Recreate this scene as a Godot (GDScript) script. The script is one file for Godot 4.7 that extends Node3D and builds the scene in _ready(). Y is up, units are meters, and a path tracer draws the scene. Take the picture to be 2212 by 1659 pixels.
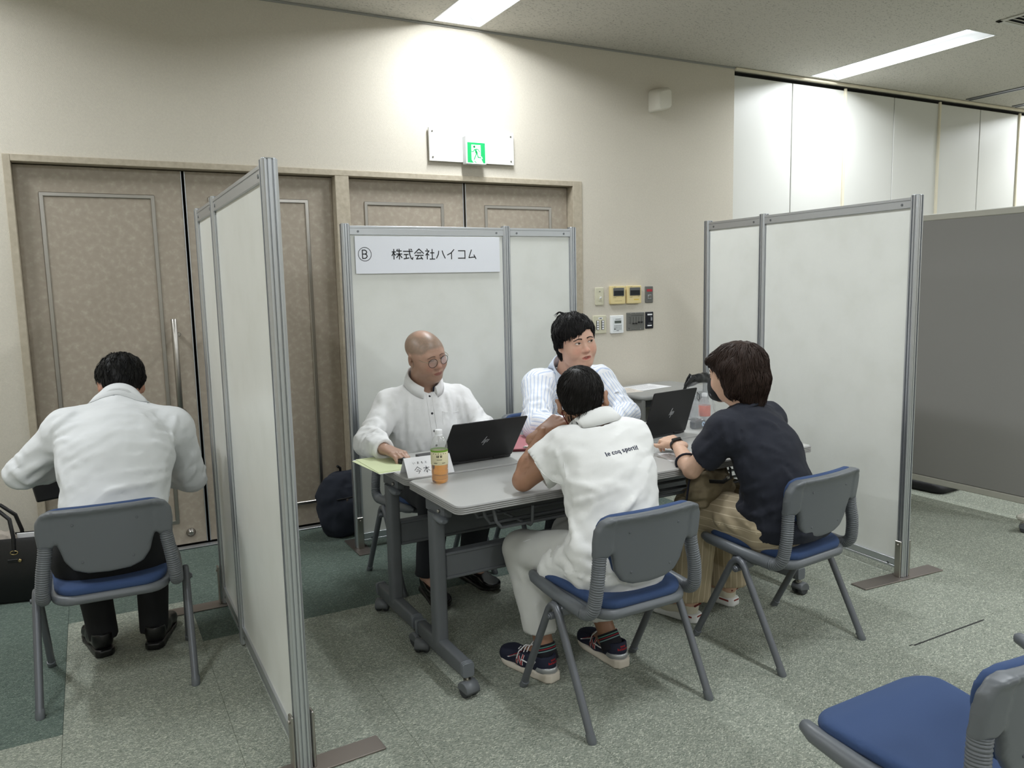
extends Node3D
# World: x to the right along the back wall, y up, the back wall faces +z at z = -WZ. Camera near x = 0, z = 0.
const WZ := 4.66
const CEIL := 3.04
var M := {}
var names := {}
var rng := RandomNumberGenerator.new()

# ---------------------------------------------------------------- naming and tagging
func numbered(called: String) -> String:
	if not names.has(called):
		names[called] = 0
		return called
	names[called] += 1
	return "%s_%03d" % [called, names[called]]

func thing(called: String, label: String, category: String, at := Vector3.ZERO, turn := 0.0, group := "") -> Node3D:
	var o := Node3D.new()
	o.name = numbered(called)
	add_child(o)
	o.position = at
	o.rotation.y = turn
	tag(o, label, category, group)
	return o

func tag(o: Node, label: String, category: String, group := "") -> void:
	o.set_meta("label", label)
	o.set_meta("category", category)
	if group != "":
		o.set_meta("group", group)

func part(st: SurfaceTool, called: String, m: Material, parent: Node = null, smooth := true) -> MeshInstance3D:
	if smooth:
		st.generate_normals()
	st.set_material(m)
	var o := MeshInstance3D.new()
	o.mesh = st.commit()
	return hang(o, called, parent)

func hang(o: MeshInstance3D, called: String, parent: Node) -> MeshInstance3D:
	if parent == null:
		o.name = numbered(called)
		add_child(o)
	else:
		o.name = called
		parent.add_child(o, true)
	return o

func structure(o: Node) -> Node:
	o.set_meta("kind", "structure")
	return o

func copy_of(o: Node3D, label := "") -> Node3D:
	var base := o.name.get_slice("_0", 0)
	var c: Node3D = o.duplicate()
	c.name = numbered(base)
	add_child(c)
	if label != "":
		c.set_meta("label", label)
	return c

func V(x: float, y: float, zf: float) -> Vector3:
	return Vector3(x, y, -zf)

# ---------------------------------------------------------------- shapes
func mb() -> SurfaceTool:
	var st := SurfaceTool.new()
	st.begin(Mesh.PRIMITIVE_TRIANGLES)
	return st

func tri(st: SurfaceTool, a: Vector3, b: Vector3, c: Vector3, out: Vector3) -> void:
	if (a - c).cross(a - b).dot(out) < 0.0:
		var t := b
		b = c
		c = t
	st.add_vertex(a)
	st.add_vertex(b)
	st.add_vertex(c)

func quad(st: SurfaceTool, a: Vector3, b: Vector3, c: Vector3, d: Vector3, out: Vector3) -> void:
	tri(st, a, b, c, out)
	tri(st, a, c, d, out)

func at_xf(c: Vector3, rot := Vector3.ZERO) -> Transform3D:
	return Transform3D(Basis.from_euler(rot), c)

# chamfered box
func box(st: SurfaceTool, c: Vector3, s: Vector3, b := 0.002, xf := Transform3D.IDENTITY) -> void:
	st.set_smooth_group(-1)
	var h := s * 0.5
	b = minf(b, minf(h.x, minf(h.y, h.z)) * 0.9)
	var mid := xf * c
	if b <= 0.0:
		for ax in 3:
			for sg in [-1.0, 1.0]:
				var n := Vector3.ZERO
				n[ax] = sg
				var u := Vector3.ZERO
				u[(ax + 1) % 3] = h[(ax + 1) % 3]
				var w := Vector3.ZERO
				w[(ax + 2) % 3] = h[(ax + 2) % 3]
				var o := c + n * h[ax]
				quad(st, xf * (o - u - w), xf * (o + u - w), xf * (o + u + w), xf * (o - u + w), xf.basis * n)
		return
	for ax in 3:
		var a1 := (ax + 1) % 3
		var a2 := (ax + 2) % 3
		for sg in [-1.0, 1.0]:
			var o := Vector3.ZERO
			o[ax] = sg * h[ax]
			var q := []
			for k in [[-1, -1], [1, -1], [1, 1], [-1, 1]]:
				var p := o
				p[a1] = k[0] * (h[a1] - b)
				p[a2] = k[1] * (h[a2] - b)
				q.append(xf * (c + p))
			quad(st, q[0], q[1], q[2], q[3], xf.basis * o)
		for s1 in [-1.0, 1.0]:
			for s2 in [-1.0, 1.0]:
				var e := []
				for k in [[0, -1], [0, 1], [1, 1], [1, -1]]:
					var p := Vector3.ZERO
					p[ax] = k[1] * (h[ax] - b)
					p[a1] = s1 * (h[a1] - (b if k[0] == 1 else 0.0))
					p[a2] = s2 * (h[a2] - (0.0 if k[0] == 1 else b))
					e.append(xf * (c + p))
				var n := Vector3.ZERO
				n[a1] = s1
				n[a2] = s2
				quad(st, e[0], e[1], e[2], e[3], xf.basis * n)
	for x in [-1.0, 1.0]:
		for y in [-1.0, 1.0]:
			for z in [-1.0, 1.0]:
				tri(st, xf * (c + Vector3(x * h.x, y * (h.y - b), z * (h.z - b))), xf * (c + Vector3(x * (h.x - b), y * h.y, z * (h.z - b))), xf * (c + Vector3(x * (h.x - b), y * (h.y - b), z * h.z)), xf.basis * Vector3(x, y, z))

# joins rings of equal length; wrap closes each ring; caps fill the ends
func loft(st: SurfaceTool, rings: Array, wrap := true, caps := true, group := 1) -> void:
	var n: int = rings[0].size()
	var mids := []
	for ring in rings:
		var c := Vector3.ZERO
		for p in ring:
			c += p
		mids.append(c / n)
	var sign_ := 0.0
	for r in rings.size() - 1:
		var c0: Vector3 = (mids[r] + mids[r + 1]) * 0.5
		for i in (n if wrap else n - 1):
			var a: Vector3 = rings[r][i]
			var b: Vector3 = rings[r][(i + 1) % n]
			var c: Vector3 = rings[r + 1][(i + 1) % n]
			sign_ += (a - c).cross(a - b).dot(a + c - c0 * 2.0)
	st.set_smooth_group(group)
	for r in rings.size() - 1:
		for i in (n if wrap else n - 1):
			var j := (i + 1) % n
			var a: Vector3 = rings[r][i]
			var b: Vector3 = rings[r][j]
			var c: Vector3 = rings[r + 1][j]
			var d: Vector3 = rings[r + 1][i]
			for p in ([a, b, c, a, c, d] if sign_ >= 0.0 else [a, c, b, a, d, c]):
				st.add_vertex(p)
	if caps and wrap:
		st.set_smooth_group(-1)
		for e in [0, rings.size() - 1]:
			var ring: Array = rings[e]
			var out: Vector3 = mids[e] - mids[1 if e == 0 else e - 1]
			for i in n:
				tri(st, mids[e], ring[i], ring[(i + 1) % n], out)

func tube(st: SurfaceTool, pts: Array, rad, sides := 10, caps := true, flat := 1.0, up0 := Vector3.ZERO) -> void:
	var rings := []
	var up := up0
	for i in pts.size():
		var t: Vector3
		if i == 0:
			t = pts[1] - pts[0]
		elif i == pts.size() - 1:
			t = pts[i] - pts[i - 1]
		else:
			t = (pts[i + 1] - pts[i]).normalized() + (pts[i] - pts[i - 1]).normalized()
		t = t.normalized()
		if up == Vector3.ZERO:
			up = Vector3.UP if absf(t.y) < 0.9 else Vector3.RIGHT
		up = (up - t * up.dot(t)).normalized()
		var side := up.cross(t)
		var r: float = rad if rad is float else rad[i]
		var ring := []
		for k in sides:
			var a := TAU * k / sides
			ring.append(pts[i] + (side * cos(a) + up * sin(a) * flat) * r)
		rings.append(ring)
	loft(st, rings, true, caps)

func lathe(st: SurfaceTool, prof: Array, sides := 20, xf := Transform3D.IDENTITY, caps := true) -> void:
	var rings := []
	for q in prof:
		var ring := []
		for k in sides:
			var a := -TAU * k / sides
			ring.append(xf * Vector3(cos(a) * q.x, q.y, sin(a) * q.x))
		rings.append(ring)
	loft(st, rings, true, caps)

func cyl(st: SurfaceTool, a: Vector3, b: Vector3, r: float, sides := 14, bev := 0.0) -> void:
	if bev <= 0.0:
		tube(st, [a, b], r, sides)
	else:
		var d := (b - a).normalized() * bev
		tube(st, [a, a + d, b - d, b], [r - bev, r, r, r - bev], sides)

func rr(w: float, h: float, r: float, n := 4) -> PackedVector2Array:
	var out := PackedVector2Array()
	r = minf(r, minf(w, h) * 0.499)
	for c in [[1, 1, 0], [-1, 1, 1], [-1, -1, 2], [1, -1, 3]]:
		for k in n + 1:
			var a: float = PI / 2 * (c[2] + float(k) / n)
			out.append(Vector2(c[0] * (w / 2 - r) + cos(a) * r, c[1] * (h / 2 - r) + sin(a) * r))
	return out

# rounded slab: outline in the local xy plane, thickness along z, edge profile as [inset, z] pairs
func slab(st: SurfaceTool, w: float, h: float, r: float, prof: Array, xf := Transform3D.IDENTITY, n := 4) -> void:
	var rings := []
	for q in prof:
		var ring := []
		for p in rr(w - 2 * q[0], h - 2 * q[0], maxf(r - q[0], 0.0005), n):
			ring.append(xf * Vector3(p.x, p.y, q[1]))
		rings.append(ring)
	loft(st, rings)

func plate(st: SurfaceTool, w: float, h: float, t: float, r := 0.004, b := 0.001, xf := Transform3D.IDENTITY) -> void:
	slab(st, w, h, r, [[b, 0.0], [0.0, b], [0.0, t - b], [b, t]], xf)

# extrudes any outline of the local xy plane along z
func extrude(st: SurfaceTool, poly: PackedVector2Array, t: float, xf := Transform3D.IDENTITY, caps := true) -> void:
	st.set_smooth_group(-1)
	if Geometry2D.is_polygon_clockwise(poly):
		poly = poly.duplicate()
		poly.reverse()
	var n := poly.size()
	for i in n:
		var a := poly[i]
		var b := poly[(i + 1) % n]
		var out := xf.basis * Vector3(b.y - a.y, a.x - b.x, 0)
		quad(st, xf * Vector3(a.x, a.y, 0), xf * Vector3(b.x, b.y, 0), xf * Vector3(b.x, b.y, t), xf * Vector3(a.x, a.y, t), out)
	if caps:
		var idx := Geometry2D.triangulate_polygon(poly)
		for i in range(0, idx.size(), 3):
			for z in [0.0, t]:
				var o := xf.basis * Vector3(0, 0, 1 if z > 0 else -1)
				tri(st, xf * Vector3(poly[idx[i]].x, poly[idx[i]].y, z), xf * Vector3(poly[idx[i + 1]].x, poly[idx[i + 1]].y, z), xf * Vector3(poly[idx[i + 2]].x, poly[idx[i + 2]].y, z), o)

# a pen line on the local xy plane, raised by t
func stroke(st: SurfaceTool, pts: Array, w: float, t := 0.0004, xf := Transform3D.IDENTITY) -> void:
	st.set_smooth_group(-1)
	var o := xf.basis.z
	for i in pts.size() - 1:
		var a: Vector2 = pts[i]
		var b: Vector2 = pts[i + 1]
		var d := (b - a).normalized()
		if i > 0:
			a -= d * w * 0.4
		if i < pts.size() - 2:
			b += d * w * 0.1
		var s := Vector2(-d.y, d.x) * w * 0.5
		quad(st, xf * Vector3(a.x + s.x, a.y + s.y, t), xf * Vector3(b.x + s.x, b.y + s.y, t), xf * Vector3(b.x - s.x, b.y - s.y, t), xf * Vector3(a.x - s.x, a.y - s.y, t), o)

# ---------------------------------------------------------------- materials
func mat(c: Color, rough := 0.6, metal := 0.0) -> StandardMaterial3D:
	var m := StandardMaterial3D.new()
	m.albedo_color = c
	m.roughness = rough
	m.metallic = metal
	return m

func rgb(r: int, g: int, b: int) -> Color:
	return Color8(r, g, b)

func tex(img: Image) -> ImageTexture:
	img.generate_mipmaps()
	return ImageTexture.create_from_image(img)

func noise_tex(size: int, freq: float, cols: Array, seed_ := 1, oct := 4, kind := FastNoiseLite.TYPE_SIMPLEX_SMOOTH) -> NoiseTexture2D:
	var n := FastNoiseLite.new()
	n.seed = seed_
	n.frequency = freq
	n.fractal_octaves = oct
	n.noise_type = kind
	var t := NoiseTexture2D.new()
	t.width = size
	t.height = size
	t.seamless = true
	t.noise = n
	if cols.size() > 0:
		var g := Gradient.new()
		var off := PackedFloat32Array()
		var cc := PackedColorArray()
		for q in cols:
			off.append(q[0])
			cc.append(q[1])
		g.offsets = off
		g.colors = cc
		t.color_ramp = g
	return t

var bumps := {}
var lock := Mutex.new()
func bump(m: StandardMaterial3D, size: int, freq: float, strength: float, scale_: float, seed_ := 3) -> void:
	var key := "%d %f %f %d" % [size, freq, strength, seed_]
	lock.lock()
	if not bumps.has(key):
		var t := noise_tex(size, freq, [], seed_, 3)
		t.as_normal_map = true
		t.bump_strength = strength
		bumps[key] = t
	m.normal_enabled = true
	m.normal_texture = bumps[key]
	lock.unlock()
	m.normal_scale = scale_

func world_tri(m: StandardMaterial3D, per_metre: float, in_world := true) -> void:
	m.uv1_triplanar = true
	m.uv1_world_triplanar = in_world
	m.uv1_scale = Vector3.ONE * per_metre
	m.uv1_triplanar_sharpness = 4.0

func carpet(base: Color, light: Color, dark: Color, seed_: int) -> StandardMaterial3D:
	var r := RandomNumberGenerator.new()
	r.seed = seed_
	var s := 768
	var img := Image.create(s, s, false, Image.FORMAT_RGB8)
	img.fill(base)
	for i in 30000:
		var x := r.randf() * s
		var y := r.randf() * s
		var a := r.randf_range(-0.7, 0.9)
		var u := r.randf()
		var c := base.lerp(light, r.randf_range(0.2, 1.0)) if u < 0.52 else base.lerp(dark, r.randf_range(0.2, 1.0))
		var l := r.randi_range(3, 9)
		for k in l:
			var px := posmod(int(x + cos(a) * k), s)
			var py := posmod(int(y + sin(a) * k + sin(k * 0.9) * 0.8), s)
			img.set_pixel(px, py, c)
			if u < 0.35:
				img.set_pixel(px, posmod(py + 1, s), c.lerp(base, 0.35))
	var m := mat(Color.WHITE, 0.95)
	m.albedo_texture = tex(img)
	bump(m, 512, 0.22, 6.0, 0.5, seed_)
	world_tri(m, 1.0 / 0.93)
	return m

func fabric(c: Color, rough := 0.85, per_metre := 14.0, strength := 0.18) -> StandardMaterial3D:
	var m := mat(c, rough)
	bump(m, 256, 0.25, 4.0, strength, 11)
	world_tri(m, per_metre, false)
	return m

func make_materials() -> void:
	M.wall = mat(rgb(214, 207, 193), 0.85)
	M.wall.albedo_texture = noise_tex(512, 0.06, [[0.0, Color(0.965, 0.965, 0.965)], [1.0, Color.WHITE]], 5, 4)
	bump(M.wall, 512, 0.3, 5.0, 0.35, 8)
	world_tri(M.wall, 2.0)
	M.ceiling = ceiling_material()
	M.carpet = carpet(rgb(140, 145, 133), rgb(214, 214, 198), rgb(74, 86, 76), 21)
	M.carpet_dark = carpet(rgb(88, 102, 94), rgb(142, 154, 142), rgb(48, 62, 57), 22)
	M.door = mat(Color.WHITE, 0.5)
	M.door.albedo_texture = noise_tex(1024, 0.022, [[0.0, rgb(156, 145, 130)], [0.5, rgb(162, 151, 136)], [0.75, rgb(169, 159, 144)], [1.0, rgb(182, 173, 159)]], 9, 5)
	world_tri(M.door, 1.0)
	M.door_frame = mat(Color.WHITE, 0.55)
	M.door_frame.albedo_texture = noise_tex(512, 0.03, [[0.0, rgb(166, 155, 136)], [1.0, rgb(188, 178, 159)]], 10, 5)
	world_tri(M.door_frame, 1.5)
	M.black = mat(rgb(14, 14, 15), 0.6)
	M.black_gloss = mat(rgb(12, 12, 13), 0.25)
	M.steel = mat(rgb(176, 172, 166), 0.32, 1.0)
	bump(M.steel, 256, 0.1, 1.0, 0.1, 4)
	world_tri(M.steel, 4.0, false)
	M.steel_plate = mat(rgb(142, 134, 128), 0.42, 0.85)
	M.alu = mat(rgb(196, 199, 203), 0.34, 0.9)
	M.alu_dark = mat(rgb(120, 123, 126), 0.4, 0.85)
	M.white_panel = mat(rgb(226, 227, 221), 0.32)
	M.white_panel.albedo_texture = noise_tex(512, 0.012, [[0.0, Color(0.97, 0.97, 0.965)], [0.5, Color(0.99, 0.99, 0.99)], [1.0, Color.WHITE]], 15, 4)
	world_tri(M.white_panel, 0.7)
	M.slide_panel = mat(rgb(214, 214, 209), 0.42)
	M.cream = mat(rgb(226, 218, 196), 0.6)
	M.fixture = mat(rgb(238, 239, 240), 0.45)
	M.lens = mat(rgb(255, 255, 255), 0.5)
	M.lens.emission_enabled = true
	M.lens.emission = Color(0.96, 0.98, 1.0)
	M.lens.emission_energy_multiplier = 4.0
	M.chair_grey = mat(rgb(98, 102, 106), 0.4)
	bump(M.chair_grey, 256, 0.4, 2.0, 0.08, 17)
	world_tri(M.chair_grey, 20.0, false)
	M.chair_leg = mat(rgb(98, 101, 106), 0.34, 0.25)
	M.chair_blue = fabric(rgb(48, 69, 108), 0.9, 16.0, 0.25)
	M.chair_blue.rim_enabled = true
	M.chair_blue.rim = 0.25
	M.table_top = mat(rgb(186, 186, 183), 0.38)
	M.table_top.albedo_texture = noise_tex(256, 0.2, [[0.0, Color(0.95, 0.95, 0.95)], [1.0, Color.WHITE]], 18, 3)
	world_tri(M.table_top, 6.0)
	M.table_edge = mat(rgb(146, 145, 143), 0.5)
	M.table_leg = mat(rgb(92, 95, 98), 0.45, 0.1)
	M.rubber = mat(rgb(48, 50, 53), 0.6)
	M.paper = mat(rgb(236, 236, 238), 0.8)
	M.ink = mat(rgb(16, 16, 20), 0.6)
	M.screen_grey = mat(rgb(140, 138, 135), 0.8)
	M.screen_frame = mat(rgb(178, 176, 166), 0.45)

func ceiling_material() -> StandardMaterial3D:
	var r := RandomNumberGenerator.new()
	r.seed = 77
	var s := 1024
	var img := Image.create(s, s, false, Image.FORMAT_RGB8)
	img.fill(Color(0.97, 0.97, 0.97))
	var h := Image.create(s, s, false, Image.FORMAT_L8)
	h.fill(Color.WHITE)
	for i in 5200:
		var x := r.randf() * s
		var y := r.randf() * s
		var a := r.randf_range(-0.35, 0.35)
		var l := r.randi_range(2, 11)
		var g := r.randf_range(0.55, 0.8)
		var wide := r.randf() < 0.4
		for k in l:
			var px := posmod(int(x + cos(a) * k), s)
			var py := posmod(int(y + sin(a) * k + sin(k * 0.8 + i) * 1.2), s)
			img.set_pixel(px, py, Color(g, g, g))
			h.set_pixel(px, py, Color(0, 0, 0))
			if wide:
				img.set_pixel(px, posmod(py + 1, s), Color(g, g, g))
				h.set_pixel(px, posmod(py + 1, s), Color(0, 0, 0))
	h.bump_map_to_normal_map(2.5)
	var m := mat(rgb(206, 202, 192), 0.95)
	m.albedo_texture = tex(img)
	m.normal_enabled = true
	m.normal_texture = tex(h)
	m.normal_scale = 0.6
	world_tri(m, 1.0 / 1.3)
	return m
# ---------------------------------------------------------------- camera and light
func make_camera_and_light() -> void:
	var cam := Camera3D.new()
	cam.name = "camera"
	cam.projection = Camera3D.PROJECTION_PERSPECTIVE
	cam.keep_aspect = Camera3D.KEEP_HEIGHT
	cam.fov = rad_to_deg(2.0 * atan(829.5 / 1698.5))
	cam.near = 0.05
	cam.far = 60.0
	add_child(cam)
	# columns: right, up, back
	cam.transform = Transform3D(Basis(Vector3(0.87962, -0.02224, 0.47515), Vector3(0.07962, 0.9917, -0.10098), Vector3(-0.46896, 0.12666, 0.87409)).orthonormalized(), Vector3(0, 1.45, 0))
	cam.current = true
	var env := Environment.new()
	env.background_mode = Environment.BG_COLOR
	env.background_color = Color(0.0, 0.0, 0.0)
	env.tonemap_mode = Environment.TONE_MAPPER_LINEAR
	env.tonemap_exposure = 1.7
	env.sdfgi_enabled = true
	env.ssao_enabled = true
	env.ssil_enabled = true
	var we := WorldEnvironment.new()
	we.name = "world_environment"
	we.environment = env
	add_child(we)

const FIX_X := [-1.11, 2.14, 5.39, 8.64]
const FIX_Z := [3.96, 1.30, -1.36, -4.02]
const LAMP_ENERGY := 1.9

func fixture(x: float, zf: float, label: String) -> void:
	var f := thing("ceiling_light", label, "ceiling light", V(x, CEIL, zf), 0.0, "recessed ceiling lights")
	var hw := 0.16
	var hl := 0.64
	# flange round the opening
	var st := mb()
	for s in [-1.0, 1.0]:
		box(st, Vector3(s * (hw - 0.004), -0.001, 0), Vector3(0.008, 0.004, hl * 2), 0.001)
		box(st, Vector3(0, -0.001, s * (hl - 0.004)), Vector3(hw * 2, 0.004, 0.008), 0.001)
	part(st, "flange", M.fixture, f)
	# slanted reflectors left and right of the lamp bar, end plates and cover
	for s in [-1.0, 1.0]:
		st = mb()
		st.set_smooth_group(-1)
		var a := Vector3(s * (hw - 0.008), 0.0, 0)
		var b := Vector3(s * 0.062, 0.062, 0)
		var e := Vector3(0, 0, hl - 0.008)
		var th := Vector3(0, 0.004, 0)
		quad(st, a - e, a + e, b + e, b - e, Vector3(-s, -1, 0))
		quad(st, a - e + th, a + e + th, b + e + th, b - e + th, Vector3(s, 1, 0))
		part(st, "reflector", M.fixture, f)
		st = mb()
		box(st, Vector3(0, 0.036, s * (hl - 0.005)), Vector3(hw * 2 - 0.01, 0.072, 0.004), 0)
		part(st, "end_plate", M.fixture, f)
	st = mb()
	box(st, Vector3(0, 0.076, 0), Vector3(hw * 2 + 0.02, 0.012, hl * 2 + 0.02), 0)
	for s in [-1.0, 1.0]:
		box(st, Vector3(s * (hw + 0.004), 0.04, 0), Vector3(0.006, 0.07, hl * 2 + 0.02), 0)
	part(st, "housing", M.fixture, f)
	st = mb()
	var ring := []
	for e in [-1.0, 1.0]:
		var r := []
		for k in 9:
			var an := PI * k / 8.0
			r.append(Vector3(cos(an) * 0.066, 0.064 - sin(an) * 0.026, e * (hl - 0.03)))
		ring.append(r)
	loft(st, ring)
	part(st, "lamp_bar", M.lens, f)
	var l := AreaLight3D.new()
	l.name = "lamp_light"
	l.area_size = Vector2(0.12, hl * 2 - 0.5)
	l.light_energy = LAMP_ENERGY
	l.light_color = Color(0.965, 0.985, 1.0)
	l.shadow_enabled = true
	l.area_range = 20.0
	l.rotation.x = -PI / 2
	l.position = Vector3(0, 0.036, 0)
	f.add_child(l)

# ---------------------------------------------------------------- the room
func make_room() -> void:
	var x0 := -2.75
	var x1 := 9.6
	var zn := -5.6
	# floor slab under the carpet tiles
	var st := mb()
	box(st, V((x0 + x1) / 2, -0.056, (WZ + zn) / 2), Vector3(x1 - x0 + 0.4, 0.1, WZ - zn + 0.4), 0)
	var floor_ := part(st, "floor", mat(rgb(60, 62, 60), 0.9))
	structure(floor_)
	# 50 cm carpet tiles of two kinds: the darker green ones meet the pale ones at sharp tile edges (also beside the lit left chair)
	var tile := mb()
	box(tile, Vector3(0, -0.003, 0), Vector3(0.4992, 0.006, 0.4992), 0.0012)
	tile.generate_normals()
	var tm := tile.commit()
	var zs := []
	var z := 0.37
	while z < WZ - 0.05:
		zs.append(z)
		z += 0.5
	for i in 18:
		for zz in zs:
			var x := -1.68 + 0.5 * i
			var o := MeshInstance3D.new()
			o.mesh = tm
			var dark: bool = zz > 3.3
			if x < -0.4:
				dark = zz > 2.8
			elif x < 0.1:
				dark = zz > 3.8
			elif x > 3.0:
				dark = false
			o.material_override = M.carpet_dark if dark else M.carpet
			hang(o, "carpet_tile", floor_)
			var full: bool = zz + 0.5 < WZ
			var d: float = 0.5 if full else WZ - zz
			o.scale.z = d / 0.5
			o.position = V(x + 0.25, 0, zz + d / 2)
	st = mb()
	box(st, V((x0 + x1) / 2, -0.003, (zn + 0.37) / 2), Vector3(x1 - x0, 0.006, 0.37 - zn), 0)
	box(st, V((x0 - 1.68) / 2, -0.003, (WZ + 0.37) / 2), Vector3(-1.68 - x0, 0.006, WZ - 0.37), 0)
	box(st, V((x1 + 7.32) / 2, -0.003, (WZ + 0.37) / 2), Vector3(x1 - 7.32, 0.006, WZ - 0.37), 0)
	part(st, "carpet_field", M.carpet, floor_)
	# flap of the floor outlet cut into the carpet
	st = mb()
	box(st, V(2.995, 0.0006, 1.852), Vector3(0.46, 0.0016, 0.006), 0)
	box(st, V(2.757, 0.0006, 1.859), Vector3(0.02, 0.0016, 0.004), 0, Transform3D.IDENTITY)
	part(st, "floor_outlet_seam", M.black, floor_)

	# back wall with the door opening
	var wx1 := 4.48
	var ox0 := -0.303
	var ox1 := 3.076
	var oy := 2.137
	st = mb()
	box(st, V((x0 + ox0) / 2, CEIL / 2, WZ + 0.1), Vector3(ox0 - x0, CEIL, 0.2), 0)
	box(st, V((ox1 + wx1) / 2, CEIL / 2, WZ + 0.1), Vector3(wx1 - ox1, CEIL, 0.2), 0)
	box(st, V((ox0 + ox1) / 2, (CEIL + oy) / 2, WZ + 0.1), Vector3(ox1 - ox0, CEIL - oy, 0.2), 0)
	structure(part(st, "wall_back", M.wall))
	st = mb()
	box(st, V((ox0 + ox1) / 2, 1.2, WZ + 0.25), Vector3(ox1 - ox0 + 0.4, 2.4, 0.06), 0)
	structure(part(st, "wall_behind_doors", M.black))
	# other walls (outside the frame)
	st = mb()
	box(st, V(x0 - 0.1, CEIL / 2, (WZ + zn) / 2), Vector3(0.2, CEIL, WZ - zn + 0.4), 0)
	structure(part(st, "wall_left", M.wall))
	st = mb()
	box(st, V(x1 + 0.1, CEIL / 2, (WZ + zn) / 2), Vector3(0.2, CEIL, WZ - zn + 0.4), 0)
	structure(part(st, "wall_right", M.wall))
	st = mb()
	box(st, V((x0 + x1) / 2, CEIL / 2, zn - 0.1), Vector3(x1 - x0 + 0.4, CEIL, 0.2), 0)
	structure(part(st, "wall_front", M.wall))
	# sliding wall of tall panels to the right
	st = mb()
	box(st, V((wx1 + x1) / 2, CEIL / 2, WZ + 0.15), Vector3(x1 - wx1, CEIL, 0.1), 0)
	var sw := part(st, "wall_sliding", M.black)
	structure(sw)
	var px := wx1 + 0.004
	var edges := [5.124, 5.735, 6.379, 7.002, 7.635, 8.265, 8.9, 9.53]
	for k in edges.size():
		st = mb()
		box(st, V((px + edges[k]) / 2, 1.503, WZ + 0.05), Vector3(edges[k] - px - 0.009, 2.975, 0.06), 0.003)
		part(st, "panel", M.slide_panel, sw)
		if k % 2 == 1:
			st = mb()
			box(st, V(edges[k], 1.51, WZ + 0.012), Vector3(0.022, 2.99, 0.02), 0.003)
			part(st, "joint_strip", M.cream, sw)
		px = edges[k]
	st = mb()
	box(st, V((wx1 + x1) / 2, CEIL - 0.012, WZ - 0.005), Vector3(x1 - wx1, 0.018, 0.035), 0.002)
	part(st, "head_rail", M.cream, sw)
	# ceiling with openings for the lights
	var xs := [x0 - 0.2]
	for x in FIX_X:
		xs.append_array([x - 0.16, x + 0.16])
	xs.append(x1 + 0.2)
	var zz2 := [zn - 0.2]
	for k in [3, 2, 1, 0]:
		zz2.append_array([FIX_Z[k] - 0.64, FIX_Z[k] + 0.64])
	zz2.append(WZ + 0.2)
	st = mb()
	for i in xs.size() - 1:
		for j in zz2.size() - 1:
			if i % 2 == 1 and j % 2 == 1:
				continue
			box(st, V((xs[i] + xs[i + 1]) / 2, CEIL + 0.04, (zz2[j] + zz2[j + 1]) / 2), Vector3(xs[i + 1] - xs[i], 0.08, zz2[j + 1] - zz2[j]), 0)
	structure(part(st, "ceiling", M.ceiling))
	# shadow-gap trim where wall and ceiling meet
	st = mb()
	box(st, V((x0 + wx1) / 2, CEIL - 0.006, WZ - 0.006), Vector3(wx1 - x0, 0.012, 0.012), 0.002)
	structure(part(st, "trim_1", mat(rgb(150, 150, 146), 0.6)))
	# two ceiling rails of the sliding wall and an air vent
	for x in [7.29, 8.02]:
		st = mb()
		box(st, V(x, CEIL - 0.004, 1.8), Vector3(0.05, 0.008, 5.6), 0.001)
		box(st, V(x + 0.035, CEIL - 0.006, 1.8), Vector3(0.02, 0.012, 5.6), 0.001)
		var r := part(st, "trim_2" if x < 7.5 else "trim_3", M.alu_dark)
		structure(r)
	var vent := thing("ceiling_vent", "square grey slatted air vent in the ceiling beyond the long light", "air vent", V(5.41, CEIL, 2.98), 0.0)
	st = mb()
	for s in [-1.0, 1.0]:
		box(st, Vector3(s * 0.15, -0.004, 0), Vector3(0.035, 0.008, 0.335), 0.002)
		box(st, Vector3(0, -0.004, s * 0.15), Vector3(0.335, 0.008, 0.035), 0.002)
	part(st, "frame", M.screen_frame, vent)
	st = mb()
	box(st, Vector3(0, -0.001, 0), Vector3(0.29, 0.002, 0.29), 0)
	part(st, "backing", M.rubber, vent)
	for k in 7:
		st = mb()
		box(st, Vector3(0, -0.006, -0.12 + 0.04 * k), Vector3(0.27, 0.002, 0.028), 0, Transform3D(Basis(Vector3.RIGHT, 0.35), Vector3(0, -0.006, -0.12 + 0.04 * k)) * Transform3D(Basis.IDENTITY, -Vector3(0, -0.006, -0.12 + 0.04 * k)))
		part(st, "slat", M.screen_frame, vent)
	make_doors(ox0, ox1, oy)

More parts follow.
